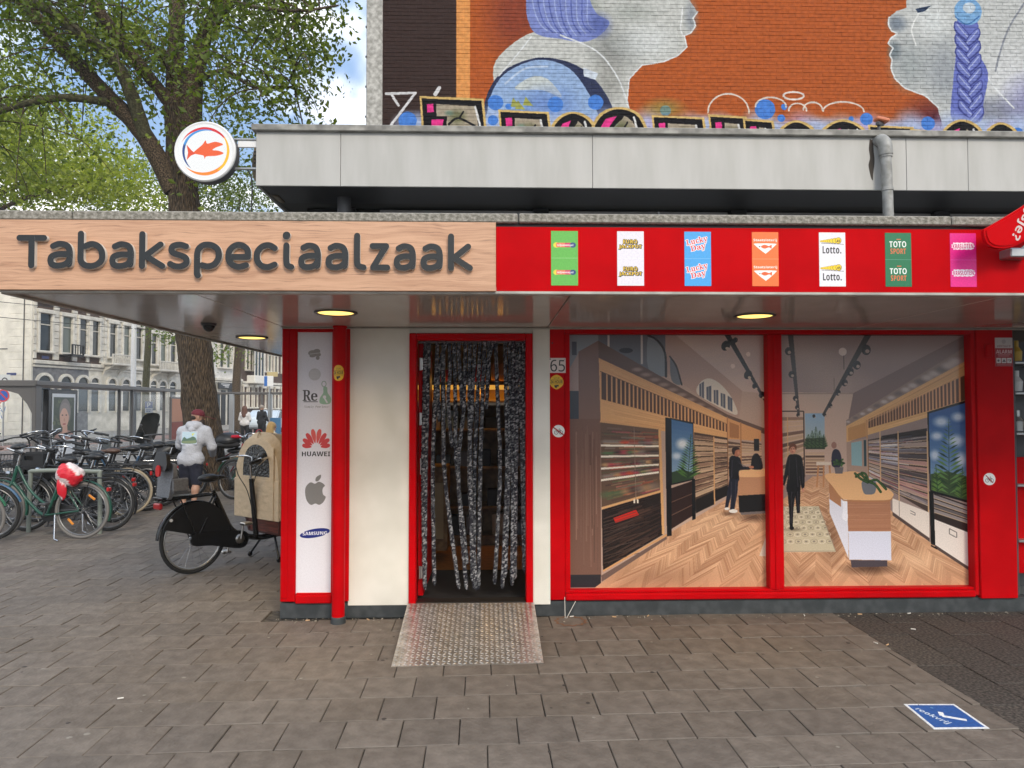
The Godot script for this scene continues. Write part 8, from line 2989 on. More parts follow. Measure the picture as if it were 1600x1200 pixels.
# ---------------------------------------------------------------- cargo bicycle with its tent
func cargo_bike() -> void:
	if not M.has("rim metal"):
		mat("rim metal", lin(0.45, 0.45, 0.44), 0.35, 0.8)
	var bp: Material = M["black paint"]
	var t := thing("cargo_bicycle", "black cargo bicycle with mahogany box and grey child seat beside the kiosk corner", "cargo bicycle", T3(-2.95, 0, -1.52), deg_to_rad(52.0))
	wheel(t, 0, 0.345, M["rubber"], "rear_wheel")
	wheel(t, 2.05, 0.26, M["rubber"], "front_wheel")
	guard(t, 0, 0.345, 8, 175, bp)
	# cloth skirt guard over the upper half of the rear wheel
	for s: float in [-1.0, 1.0]:
		var mb := MB.new()
		var p := arc(0, 0.345, 0.36, 0.36, 2, 158, 20)
		p.append(V(-0.06, 0.40))
		p.append(V(0.16, 0.33))
		mb.extrude(p, 0.048, 0.056, Transform3D(Basis.IDENTITY, T3(0, 0, -0.104 if s < 0 else 0.0)))
		part(mb, "skirt_guard", M["black plastic"], t)
	var mb := MB.new()
	mb.box(T3(-0.30, 0.46, 0), T3(0.05, 0.02, 0.05), 0.005, Basis(Vector3.BACK, 0.9))
	part(mb, "mud_flap", M["rubber"], t)
	mb = MB.new()
	mb.lathe([V(0, 0), V(0.016, 0.0), V(0.016, 0.003), V(0, 0.003)], T3(-0.26, 0.56, 0.056), 12, Basis(Vector3.RIGHT, PI / 2))
	part(mb, "white_dot", M["white plastic"], t)
	# frame: seat tube, low main beam, stays
	mb = MB.new()
	var bb := T3(0.45, 0.285, 0)
	mb.tube(PackedVector3Array([bb, T3(0.20, 0.80, 0)]), [0.022, 0.020], 10)
	mb.tube(smooth3([T3(0.24, 0.70, 0), T3(0.33, 0.5, 0), T3(0.45, 0.34, 0), T3(0.72, 0.25, 0), T3(1.0, 0.25, 0), T3(1.75, 0.26, 0)]), [0.03], 10)
	for s: float in [-1.0, 1.0]:
		rod(mb, [T3(0, 0.345, 0.07 * s), bb + T3(0, 0, 0.03 * s)], 0.012)
		rod(mb, [T3(0, 0.345, 0.07 * s), T3(0.22, 0.74, 0.025 * s)], 0.011)
	mb.tube(PackedVector3Array([T3(1.75, 0.26, 0), T3(1.95, 0.60, 0)]), [0.025], 8)
	for s: float in [-1.0, 1.0]:
		rod(mb, [T3(1.95, 0.58, 0.05 * s), T3(2.05, 0.26, 0.06 * s)], 0.013)
	part(mb, "frame", bp, t)
	mb = MB.new()
	mb.extrude(smooth([V(-0.05, 0.40), V(0.15, 0.40), V(0.44, 0.37), V(0.54, 0.33), V(0.55, 0.24), V(0.46, 0.185), V(0.15, 0.26), V(-0.05, 0.29)], true, 4), 0.06, 0.085)
	part(mb, "chain_case", bp, t)
	mb = MB.new()
	mb.lathe([V(0, 0), V(0.05, 0.0), V(0.04, 0.02), V(0, 0.025)], bb + T3(0, 0, 0.09), 16, Basis(Vector3.RIGHT, PI / 2))
	rod(mb, [bb + T3(0, 0, 0.11), bb + T3(0.02, 0.16, 0.115)], 0.011)
	rod(mb, [bb + T3(0, 0, -0.09), bb + T3(-0.02, -0.16, -0.1)], 0.011)
	mb.box(bb + T3(0.02, 0.16, 0.17), T3(0.10, 0.03, 0.09), 0.008)
	mb.box(bb + T3(-0.02, -0.16, -0.15), T3(0.10, 0.03, 0.09), 0.008)
	part(mb, "cranks", M["brushed steel"], t)
	mb = MB.new()
	rod(mb, [T3(0.20, 0.78, 0), T3(0.165, 0.90, 0)], 0.014)
	part(mb, "seat_post", M["chrome"], t)
	saddle(t, T3(0.15, 0.925, 0), M["black plastic"])
	# steering column, bars, brake lines
	mb = MB.new()
	mb.tube(PackedVector3Array([T3(0.70, 0.26, 0), T3(0.635, 0.88, 0)]), [0.030, 0.026], 10)
	part(mb, "steering_column", bp, t)
	mb = MB.new()
	rod(mb, [T3(0.635, 0.86, 0), T3(0.62, 1.06, 0)], 0.014)
	for s: float in [-1.0, 1.0]:
		mb.tube(smooth3([T3(0.64, 1.05, 0), T3(0.70, 1.10, 0.1 * s), T3(0.66, 1.11, 0.24 * s), T3(0.48, 1.08, 0.30 * s)], 4), [0.012], 8)
		rod(mb, [T3(0.62, 1.10, 0.27 * s), T3(0.50, 1.05, 0.33 * s)], 0.006, 5)
	var bars := part(mb, "handlebar", M["chrome"], t)
	mb = MB.new()
	for s: float in [-1.0, 1.0]:
		rod(mb, [T3(0.55, 1.095, 0.285 * s), T3(0.42, 1.07, 0.305 * s)], 0.019, 9)
	mb.sphere(T3(0.68, 1.13, 0.14), T3(0.035, 0.03, 0.035), Basis.IDENTITY, 10, 6)
	part(mb, "grips", M["black plastic"], bars)
	mb = MB.new()
	for s: float in [-1.0, 1.0]:
		mb.tube(smooth3([T3(0.60, 1.07, 0.25 * s), T3(0.58, 0.92, 0.16 * s), T3(0.62, 0.75, 0.05 * s), T3(0.68, 0.5, 0.03 * s)], 5), [0.005], 5)
	part(mb, "brake_lines", M["black plastic"], t)
	# rack, rear lamp
	mb = MB.new()
	for z: float in [-0.07, 0.0, 0.07]:
		rod(mb, [T3(-0.36, 0.755, z), T3(0.20, 0.765, z)], 0.009, 6)
	mb.box(T3(-0.20, 0.775, 0), T3(0.34, 0.02, 0.17), 0.006)
	rod(mb, [T3(-0.18, 0.75, 0.08), T3(0, 0.345, 0.08)], 0.007)
	rod(mb, [T3(-0.18, 0.75, -0.08), T3(0, 0.345, -0.08)], 0.007)
	part(mb, "rear_rack", bp, t)
	mb = MB.new()
	mb.box(T3(-0.36, 0.70, 0), T3(0.04, 0.06, 0.12), 0.012)
	if not M.has("rear lens"):
		mat("rear lens", lin(0.40, 0.01, 0.01), 0.3)
	part(mb, "rear_light", M["rear lens"], t)
	# two-legged stand under the box
	mb = MB.new()
	for s: float in [-1.0, 1.0]:
		mb.tube(PackedVector3Array([T3(0.86, 0.25, 0.10 * s), T3(0.80, 0.03, 0.26 * s)]), [0.012], 7)
		mb.sphere(T3(0.80, 0.03, 0.26 * s), T3(0.03, 0.03, 0.02), Basis.IDENTITY, 10, 6)
	part(mb, "stand", bp, t)
	# child seat
	var grey := grain(mat("child seat grey", lin(0.20, 0.20, 0.205), 0.6), 401, 0.05, Color(0.8, 0.8, 0.8), Color(1, 1, 1), 3.0)
	mb = MB.new()
	mb.extrude(smooth([V(-0.10, 0.0), V(0.10, 0.0), V(0.12, 0.16), V(0.145, 0.22), V(0.12, 0.31), V(0.07, 0.34), V(-0.07, 0.34), V(-0.12, 0.31), V(-0.145, 0.22), V(-0.12, 0.16)], true, 4), -0.02, 0.02, Transform3D(Basis(Vector3.UP, -PI / 2) * Basis(Vector3.RIGHT, -0.12), T3(-0.30, 0.77, 0)))
	mb.box(T3(-0.19, 0.83, 0), T3(0.20, 0.05, 0.26), 0.022)
	for s: float in [-1.0, 1.0]:
		mb.box(T3(-0.22, 0.90, 0.14 * s), T3(0.16, 0.13, 0.025), 0.012)
	var cs := part(mb, "child_seat", grey, t)
	mb = MB.new()
	mb.extrude(smooth([V(-0.11, 0), V(0.11, 0), V(0.11, 0.11), V(0.06, 0.17), V(-0.06, 0.17), V(-0.11, 0.11)], true, 4), -0.02, 0.02, Transform3D(Basis(Vector3.UP, -PI / 2) * Basis(Vector3.RIGHT, -0.12), T3(-0.335, 1.04, 0)))
	part(mb, "headrest", M["black plastic"], cs)
	mb = MB.new()
	mb.extrude(smooth([V(-0.03, 0), V(0.03, 0), V(0.035, 0.07), V(0, 0.10), V(-0.035, 0.07)], true, 3), 0.0, 0.015, Transform3D(Basis(Vector3.UP, -PI / 2), T3(-0.355, 0.99, 0)))
	part(mb, "reflector", mat("red reflector", lin(0.62, 0.015, 0.015), 0.3), cs)
	# wooden box: flared planks
	var wood := grain(mat("mahogany", lin(0.26, 0.070, 0.045), 0.4), 402, 0.02, Color(0.7, 0.7, 0.7), Color(1, 1, 1), 2.0, 4, false)
	wood.uv1_scale = Vector3(1, 6, 1)
	var q := []
	for e in [[0.80, 0.29, 0.27], [0.76, 0.62, 0.34], [1.66, 0.29, 0.23], [1.74, 0.66, 0.30]]:
		q.append(e)
	mb = MB.new()
	var c4 := func(i: int, s: float) -> Vector3:
		return T3(q[i][0], q[i][1], q[i][2] * s)
	mb.quad(c4.call(0, -1.0), c4.call(0, 1.0), c4.call(1, 1.0), c4.call(1, -1.0))
	mb.quad(c4.call(0, 1.0), c4.call(2, 1.0), c4.call(3, 1.0), c4.call(1, 1.0))
	mb.quad(c4.call(2, -1.0), c4.call(0, -1.0), c4.call(1, -1.0), c4.call(3, -1.0))
	mb.quad(c4.call(2, 1.0), c4.call(2, -1.0), c4.call(3, -1.0), c4.call(3, 1.0))
	mb.quad(c4.call(0, 1.0), c4.call(0, -1.0), c4.call(2, -1.0), c4.call(2, 1.0))
	var bx := part(mb, "wooden_box", wood, t)
	mb = MB.new()
	for s: float in [-1.0, 1.0]:
		mb.bar(c4.call(0, s), c4.call(1, s), 0.03, 0.03, 0.005)
		mb.bar(c4.call(1, s), c4.call(3, s), 0.03, 0.03, 0.005)
	mb.bar(c4.call(1, -1.0), c4.call(1, 1.0), 0.03, 0.03, 0.005)
	mb.bar(c4.call(0, -1.0), c4.call(0, 1.0), 0.02, 0.02, 0.004)
	part(mb, "box_edging", mat("dark mahogany", lin(0.08, 0.025, 0.018), 0.4), bx)
	# canvas tent: cross-sections of a rounded hood from the rear face forwards
	var tan := grain(mat("tan canvas", lin(0.66, 0.50, 0.32), 0.85), 403, 0.03, Color(0.93, 0.93, 0.93), Color(1, 1, 1), 2.0)
	relief(tan, 404, 0.02, 0.5, 3)
	mb = MB.new()
	var rings := []
	var wr := FastNoiseLite.new()
	wr.seed = 44
	wr.frequency = 6.0
	for e in [[0.70, 0.46, 0.41, 1.31, 0.30], [0.78, 0.47, 0.43, 1.37, 0.32], [1.0, 0.50, 0.43, 1.34, 0.34], [1.25, 0.54, 0.42, 1.20, 0.34], [1.5, 0.58, 0.39, 1.0, 0.34], [1.76, 0.62, 0.35, 0.76, 0.30]]:
		var ring := []
		for k in 25:
			var a := PI * k / 24.0
			var lift: float = e[3] - e[1]
			var yy: float = e[1] + lift * pow(absf(sin(a)), 0.62)
			var zz: float = -signf(cos(a)) * e[2] * pow(absf(cos(a)), 0.72)
			var p := T3(e[0], yy, zz)
			var w := wr.get_noise_3dv(p) * 0.014
			ring.append(p + T3(w, 0, w))
		rings.append(ring)
	for i in rings.size() - 1:
		for k in 24:
			mb.quad(rings[i][k + 1], rings[i][k], rings[i + 1][k], rings[i + 1][k + 1])
	# rear flap with an arched opening for the window
	var arch_in := []
	for k in 25:
		var a := PI * k / 24.0
		arch_in.append(T3(0.690, 0.90 + 0.34 * pow(maxf(sin(a), 0.0), 0.62), -cos(a) * 0.24))
	for k in 24:
		mb.quad(rings[0][k], rings[0][k + 1], arch_in[k + 1], arch_in[k])
	mb.quad(rings[0][0] + T3(-0.004, 0, 0), arch_in[0], arch_in[24], rings[0][24] + T3(-0.004, 0, 0))
	mb.box(T3(0.695, 0.66, 0.0), T3(0.012, 0.42, 0.80), 0.005)
	var tent := part(mb, "canvas_tent", tan, bx)
	mb = MB.new()
	for k in range(1, 24):
		mb.tri(arch_in[0], arch_in[k], arch_in[k + 1])
	var clear := mat("creased film", Color(0.22, 0.22, 0.21), 0.16)
	relief(clear, 405, 0.06, 3.0, 3)
	clear.uv1_triplanar = true
	clear.uv1_scale = Vector3.ONE * 1.6
	part(mb, "film_window", clear, bx)
	mb = MB.new()
	mb.box(T3(0.685, 0.84, 0.31), T3(0.008, 0.76, 0.022), 0.003)
	mb.tube(smooth3([T3(0.72, 1.29, 0), T3(0.70, 1.33, 0.01), T3(0.73, 1.37, 0), T3(0.75, 1.31, -0.01)], 4), [0.006], 5)
	part(mb, "seam_strap", tan, bx)

# ---------------------------------------------------------------- people
# surface nets over a smooth union of tapered capsules; bones are [a, b, radius a, radius b]
func flesh(mb: MB, bones: Array, cell: float, k := 0.03) -> void:
	var lo := Vector3.ONE * 1e9
	var hi := -lo
	for b in bones:
		var r: float = maxf(b[2], b[3]) + cell * 3.0 + k
		for p: Vector3 in [b[0], b[1]]:
			lo = lo.min(p - Vector3.ONE * r)
			hi = hi.max(p + Vector3.ONE * r)
	var nx := int((hi.x - lo.x) / cell) + 2
	var ny := int((hi.y - lo.y) / cell) + 2
	var nz := int((hi.z - lo.z) / cell) + 2
	var f := PackedFloat32Array()
	f.resize(nx * ny * nz)
	f.fill(1.0)
	for b in bones:
		var A: Vector3 = b[0]
		var B: Vector3 = b[1]
		var ra: float = b[2]
		var rb: float = b[3]
		var pad := maxf(ra, rb) + k + cell * 2.0
		var l := ((A.min(B) - Vector3.ONE * pad - lo) / cell).floor()
		var h := ((A.max(B) + Vector3.ONE * pad - lo) / cell).ceil()
		var ab := B - A
		var q := maxf(ab.length_squared(), 1e-9)
		for z in range(maxi(0, int(l.z)), mini(nz, int(h.z) + 1)):
			for y in range(maxi(0, int(l.y)), mini(ny, int(h.y) + 1)):
				for x in range(maxi(0, int(l.x)), mini(nx, int(h.x) + 1)):
					var p := lo + Vector3(x, y, z) * cell
					var t := clampf((p - A).dot(ab) / q, 0.0, 1.0)
					var d := p.distance_to(A + ab * t) - lerpf(ra, rb, t)
					var i := (z * ny + y) * nx + x
					var e := f[i]
					var m := maxf(k - absf(d - e), 0.0) / k
					f[i] = minf(d, e) - m * m * k * 0.25
	var ids := {}
	var pos := PackedVector3Array()
	var nor := PackedVector3Array()
	for z in nz - 1:
		for y in ny - 1:
			for x in nx - 1:
				var i := (z * ny + y) * nx + x
				var c := [f[i], f[i + 1], f[i + nx], f[i + nx + 1], f[i + nx * ny], f[i + nx * ny + 1], f[i + nx * ny + nx], f[i + nx * ny + nx + 1]]
				var neg := 0
				for e in 8:
					if c[e] < 0.0:
						neg += 1
				if neg == 0 or neg == 8:
					continue
				var s := Vector3.ZERO
				var n := 0
				for e in [[0, 1], [2, 3], [4, 5], [6, 7], [0, 2], [1, 3], [4, 6], [5, 7], [0, 4], [1, 5], [2, 6], [3, 7]]:
					var a: float = c[e[0]]
					var d: float = c[e[1]]
					if (a < 0.0) != (d < 0.0):
						var t := a / (a - d)
						var pa := Vector3(e[0] & 1, (e[0] >> 1) & 1, (e[0] >> 2) & 1)
						var pb := Vector3(e[1] & 1, (e[1] >> 1) & 1, (e[1] >> 2) & 1)
						s += pa.lerp(pb, t)
						n += 1
				ids[i] = pos.size()
				pos.append(lo + (Vector3(x, y, z) + s / n) * cell)
				nor.append(Vector3(c[1] + c[3] + c[5] + c[7] - c[0] - c[2] - c[4] - c[6], c[2] + c[3] + c[6] + c[7] - c[0] - c[1] - c[4] - c[5], c[4] + c[5] + c[6] + c[7] - c[0] - c[1] - c[2] - c[3]).normalized())
	var st := [1, nx, nx * ny]
	for i: int in ids:
		for ax in 3:
			var p: int = st[(ax + 1) % 3]
			var q2: int = st[(ax + 2) % 3]
			var j: int = i + st[ax]
			if j >= f.size() or (f[i] < 0.0) == (f[j] < 0.0):
				continue
			if not (ids.has(i - p) and ids.has(i - q2) and ids.has(i - p - q2)):
				continue
			var a: int = ids[i]
			var b: int = ids[i - p]
			var c: int = ids[i - p - q2]
			var d: int = ids[i - q2]
			if f[i] > 0.0:
				var w := b
				b = d
				d = w
			mb.squad(pos[a], pos[b], pos[c], pos[d], nor[a], nor[b], nor[c], nor[d])

# folds of cloth: the surface moved along its normals by a stretched noise
func crease(mb: MB, depth: float, freq: float) -> void:
	var f := FastNoiseLite.new()
	f.seed = 71
	f.frequency = freq
	f.noise_type = FastNoiseLite.TYPE_SIMPLEX
	f.fractal_type = FastNoiseLite.FRACTAL_RIDGED
	f.fractal_octaves = 2
	var p0 := mb.v.duplicate()
	for i in p0.size():
		var q := p0[i]
		mb.v[i] = q + mb.n[i] * (f.get_noise_3d(q.x, q.y * 1.5 + q.x * 0.6, q.z) * depth)
	for i in range(0, p0.size(), 3):
		var k := (mb.v[i + 2] - mb.v[i]).cross(mb.v[i + 1] - mb.v[i]).normalized()
		for j in 3:
			mb.n[i + j] = (mb.n[i + j] * 0.5 + k).normalized()

func grown(bones: Array, by: float) -> Array:
	var out := []
	for b in bones:
		out.append([b[0], b[1], b[2] + by, b[3] + by])
	return out

func hand(mb: MB, w: Vector3, dir: Vector3, side: Vector3) -> void:
	# palm and five curled fingers
	var b := [[w, w + dir * 0.07, 0.024, 0.030], [w + dir * 0.03 - side * 0.015, w + dir * 0.085 - side * 0.025, 0.018, 0.014]]
	var down := dir.cross(side).normalized()
	for k in 4:
		var o := w + dir * 0.08 + side * (0.024 - 0.016 * k)
		var l: float = [0.034, 0.040, 0.038, 0.030][k]
		b.append([o, o + dir * l, 0.0085, 0.008])
		b.append([o + dir * l, o + dir * l * 1.4 + down * l * 0.6, 0.008, 0.007])
	var th := w + dir * 0.035 + side * 0.03
	b.append([th, th + dir * 0.03 + side * 0.022, 0.011, 0.009])
	b.append([th + dir * 0.03 + side * 0.022, th + dir * 0.055 + side * 0.022 + down * 0.01, 0.009, 0.008])
	flesh(mb, b, 0.007, 0.008)

func head_shape(mb: MB, c: Vector3, bs: Basis) -> void:
	# +z of bs is where the face looks
	var e := func(x: float, y: float, z: float) -> Vector3:
		return c + bs * Vector3(x, y, z)
	flesh(mb, [
		[e.call(0, 0.03, -0.015), e.call(0, 0.035, 0.015), 0.088, 0.082], [e.call(0, -0.05, 0.025), e.call(0, -0.085, 0.06), 0.058, 0.036],
		[e.call(0, 0.012, 0.092), e.call(0, -0.022, 0.108), 0.010, 0.015], [e.call(-0.035, 0.024, 0.082), e.call(0.035, 0.024, 0.082), 0.012, 0.012],
		[e.call(-0.022, -0.058, 0.082), e.call(0.022, -0.058, 0.082), 0.010, 0.010], [e.call(-0.083, 0.0, -0.005), e.call(-0.087, -0.04, 0.0), 0.017, 0.012],
		[e.call(0.083, 0.0, -0.005), e.call(0.087, -0.04, 0.0), 0.017, 0.012], [e.call(0, -0.05, -0.02), e.call(0, -0.14, -0.03), 0.052, 0.056]], 0.009, 0.02)
	for s: float in [-1.0, 1.0]:
		mb.sphere(e.call(0.032 * s, 0.005, 0.078), Vector3.ONE * 0.012, bs, 8, 6)

func people() -> void:
	var skin := mat("skin", lin(0.42, 0.24, 0.165), 0.6)
	skin.subsurf_scatter_enabled = true
	skin.subsurf_scatter_strength = 0.1
	var shoe := mat("shoe", lin(0.05, 0.05, 0.055), 0.6)
	# the man at the bicycles, seen from behind, bent a little over his hands
	var t := thing("person", "person in light grey printed hoodie, maroon cap and dark shorts standing at the bicycles", "person", T3(-4.80, 0, -5.85), 0.0)
	var hip := T3(0, 0.80, 0)
	var chest := T3(0.02, 1.12, -0.06)
	var neck := T3(0.04, 1.33, -0.10)
	var hc := T3(0.055, 1.475, -0.125)
	var torso := [[hip + T3(-0.07, 0, 0), hip + T3(0.07, 0, 0), 0.110, 0.110], [hip, T3(0.01, 0.98, -0.02), 0.115, 0.122], [T3(-0.06, 1.12, -0.06), T3(0.10, 1.12, -0.06), 0.112, 0.112], [T3(-0.10, 1.24, -0.08), T3(0.14, 1.24, -0.08), 0.078, 0.078], [chest, neck, 0.12, 0.06]]
	var el := T3(-0.24, 1.02, -0.16)
	var er := T3(0.285, 0.99, -0.12)
	var wl := T3(-0.17, 0.86, -0.36)
	var wr := T3(0.22, 0.86, -0.32)
	var arms := [[T3(-0.17, 1.24, -0.08), el, 0.062, 0.048], [el, wl, 0.046, 0.032], [T3(0.21, 1.24, -0.08), er, 0.062, 0.048], [er, wr, 0.046, 0.032]]
	var kl := T3(-0.10, 0.44, -0.06)
	var kr := T3(0.09, 0.44, -0.02)
	var al := T3(-0.11, 0.09, 0.0)
	var ar := T3(0.08, 0.09, 0.06)
	var thighs := [[T3(-0.075, 0.76, 0), kl, 0.090, 0.062], [T3(0.075, 0.76, 0), kr, 0.090, 0.062]]
	var shins := [[kl, kl.lerp(al, 0.35) + T3(0, 0, 0.015), 0.055, 0.056], [kl.lerp(al, 0.35) + T3(0, 0, 0.015), al, 0.054, 0.036], [kr, kr.lerp(ar, 0.35) + T3(0, 0, 0.015), 0.055, 0.056], [kr.lerp(ar, 0.35) + T3(0, 0, 0.015), ar, 0.054, 0.036]]
	var feet := [[al, T3(-0.12, 0.04, -0.14), 0.04, 0.035], [ar, T3(0.10, 0.04, -0.09), 0.04, 0.035], [al + T3(0, -0.04, 0.03), al, 0.035, 0.036], [ar + T3(0, -0.04, 0.03), ar, 0.035, 0.036]]
	var mb := MB.new()
	flesh(mb, torso + arms + thighs + shins + feet, 0.016, 0.035)
	var look := Basis(Vector3.UP, PI - 1.05) * Basis(Vector3.RIGHT, 0.2)
	head_shape(mb, hc, look)
	hand(mb, wl, (wl - el).normalized(), Vector3.RIGHT)
	hand(mb, wr, (wr - er).normalized(), Vector3.LEFT)
	part(mb, "body", skin, t)
	var hood := grain(mat("grey marl", lin(0.50, 0.51, 0.54), 0.9), 501, 0.08, Color(0.84, 0.84, 0.85), Color(1, 1, 1), 3.0)
	mb = MB.new()
	flesh(mb, grown(torso, 0.024) + grown(arms, 0.020) + [[T3(-0.05, 1.35, -0.05), T3(0.11, 1.35, -0.05), 0.05, 0.05], [T3(-0.02, 1.33, 0.0), T3(0.08, 1.33, 0.0), 0.055, 0.055], [T3(0.03, 1.26, 0.045), T3(0.03, 1.22, 0.05), 0.05, 0.035], [T3(-0.08, 0.80, 0), T3(0.08, 0.80, 0), 0.118, 0.118]], 0.014, 0.03)
	crease(mb, 0.0065, 5.0)
	var hd := part(mb, "hoodie", hood, t)
	# picture printed on the back
	var P := Print.new(Rect2(0, 0, 40, 32), 160, 128, rgb8(188, 192, 200))
	P.rect(2, 2, 38, 30, rgb8(170, 196, 208))
	for k in 5:
		P.line(PackedVector2Array([V(2, 4 + k * 2.4), V(38, 4.4 + k * 2.4)]), 0.6, rgb8(206, 214, 218))
	P.path([V(26, 6), V(33, 5), V(28, 12)], rgb8(206, 206, 90))
	P.poly(smooth([V(3, 20), V(8, 14), V(14, 18), V(22, 16), V(30, 13), V(37, 18), V(37, 29), V(3, 29)], true, 4), rgb8(88, 112, 96))
	P.path([V(3, 24), V(37, 22), V(37, 29), V(3, 29)], rgb8(120, 134, 102))
	mb = MB.new()
	for i in 8:
		for j in 6:
			var q := []
			var uv := []
			for e: Vector2 in [V(i, j + 1), V(i + 1, j + 1), V(i + 1, j), V(i, j)]:
				var x := -0.115 + 0.25 * e.x / 8.0
				var y := 1.25 - 0.21 * e.y / 6.0
				q.append(T3(x, y, 0.098 - 0.9 * (x - 0.02) * (x - 0.02) - (y - 1.06) * 0.12 + 0.010))
				uv.append(V(e.x / 8.0, e.y / 6.0))
			mb.quad(q[0], q[1], q[2], q[3], uv[0], uv[1], uv[2], uv[3])
	part(mb, "back_print", printed("hoodie print", P, 0.9), hd)
	mb = MB.new()
	flesh(mb, grown(thighs, 0.022) + [[T3(-0.06, 0.74, 0), T3(0.06, 0.74, 0), 0.112, 0.112]], 0.016, 0.03)
	crease(mb, 0.006, 6.0)
	part(mb, "shorts", mat("navy cotton", lin(0.014, 0.016, 0.030), 0.9), t)
	mb = MB.new()
	flesh(mb, grown(feet, 0.010), 0.014, 0.02)
	part(mb, "shoes", shoe, t)
	# cap with its peak, short beard
	var maroon := mat("maroon cap", lin(0.115, 0.012, 0.020), 0.85)
	mb = MB.new()
	mb.sphere(hc + look * T3(0, 0.035, -0.005), T3(0.100, 0.088, 0.106), look, 20, 8, 0.0, PI * 0.56)
	var peak := arc(0, 0, 0.085, 0.20, 0, 180, 14)
	peak.append(V(0, 0.02))
	mb.extrude(peak, -0.004, 0.004, Transform3D(look * Basis(Vector3.RIGHT, PI / 2 + 0.1), hc + look * T3(0, 0.03, 0.075)))
	part(mb, "cap", maroon, t)
	mb = MB.new()
	mb.sphere(hc + look * T3(0, -0.078, 0.062), T3(0.066, 0.052, 0.058), look, 14, 8)
	mb.sphere(hc + look * T3(0, -0.02, -0.055), T3(0.075, 0.05, 0.045), look, 14, 8)
	part(mb, "beard_and_hair", mat("dark hair", lin(0.035, 0.022, 0.016), 0.8), t)
	# two people by the tram stop and one sitting with a red bag
	rider(T3(-10.9, 0, -26.0), PI, "person with long brown hair, white top and black trousers standing beyond the cargo tent", lin(0.66, 0.64, 0.62), lin(0.012, 0.012, 0.014), lin(0.115, 0.05, 0.032), 1.62, false, "")
	rider(T3(-10.35, 0, -26.6), PI * 0.9, "person in black jacket standing close behind the long haired person", lin(0.02, 0.02, 0.022), lin(0.012, 0.012, 0.014), lin(0.30, 0.26, 0.22), 1.66, false, "")
	var bench := thing("street_bench", "low dark street bench behind the cargo tent at the kiosk corner", "bench", T3(-5.75, 0, -13.0))
	mb = MB.new()
	mb.box(T3(0, 0.43, 0), T3(1.5, 0.06, 0.42), 0.012)
	part(mb, "seat", M["dark grey metal"], bench)
	for x: float in [-0.6, 0.6]:
		mb = MB.new()
		mb.box(T3(x, 0.2, 0), T3(0.08, 0.40, 0.36), 0.01)
		part(mb, "leg", M["dark grey metal"], bench)
	rider(T3(-5.72, 0, -13.0), PI * 0.75, "blond person in cream top sitting beside the kiosk corner with a red bag", lin(0.66, 0.58, 0.44), lin(0.10, 0.10, 0.13), lin(0.42, 0.27, 0.10), 1.64, true, "")
	var bag := thing("red_shoulder_bag", "bright red shoulder bag with handles held by the blond person", "bag", T3(-5.95, 0.66, -12.70), 0.2)
	mb = MB.new()
	mb.extrude(smooth([V(-0.19, 0.0), V(0.19, 0.0), V(0.15, 0.14), V(0.11, 0.25), V(-0.11, 0.25), V(-0.15, 0.14)], true, 3), -0.05, 0.05)
	part(mb, "pouch", M["bike red"] if M.has("bike red") else M["red paint"], bag)
	mb = MB.new()
	mb.tube(smooth3([T3(-0.09, 0.24, 0), T3(-0.05, 0.36, 0.01), T3(0.05, 0.36, 0.01), T3(0.09, 0.24, 0)], 4), [0.009], 6)
	part(mb, "handle", M["bike red"] if M.has("bike red") else M["red paint"], bag)

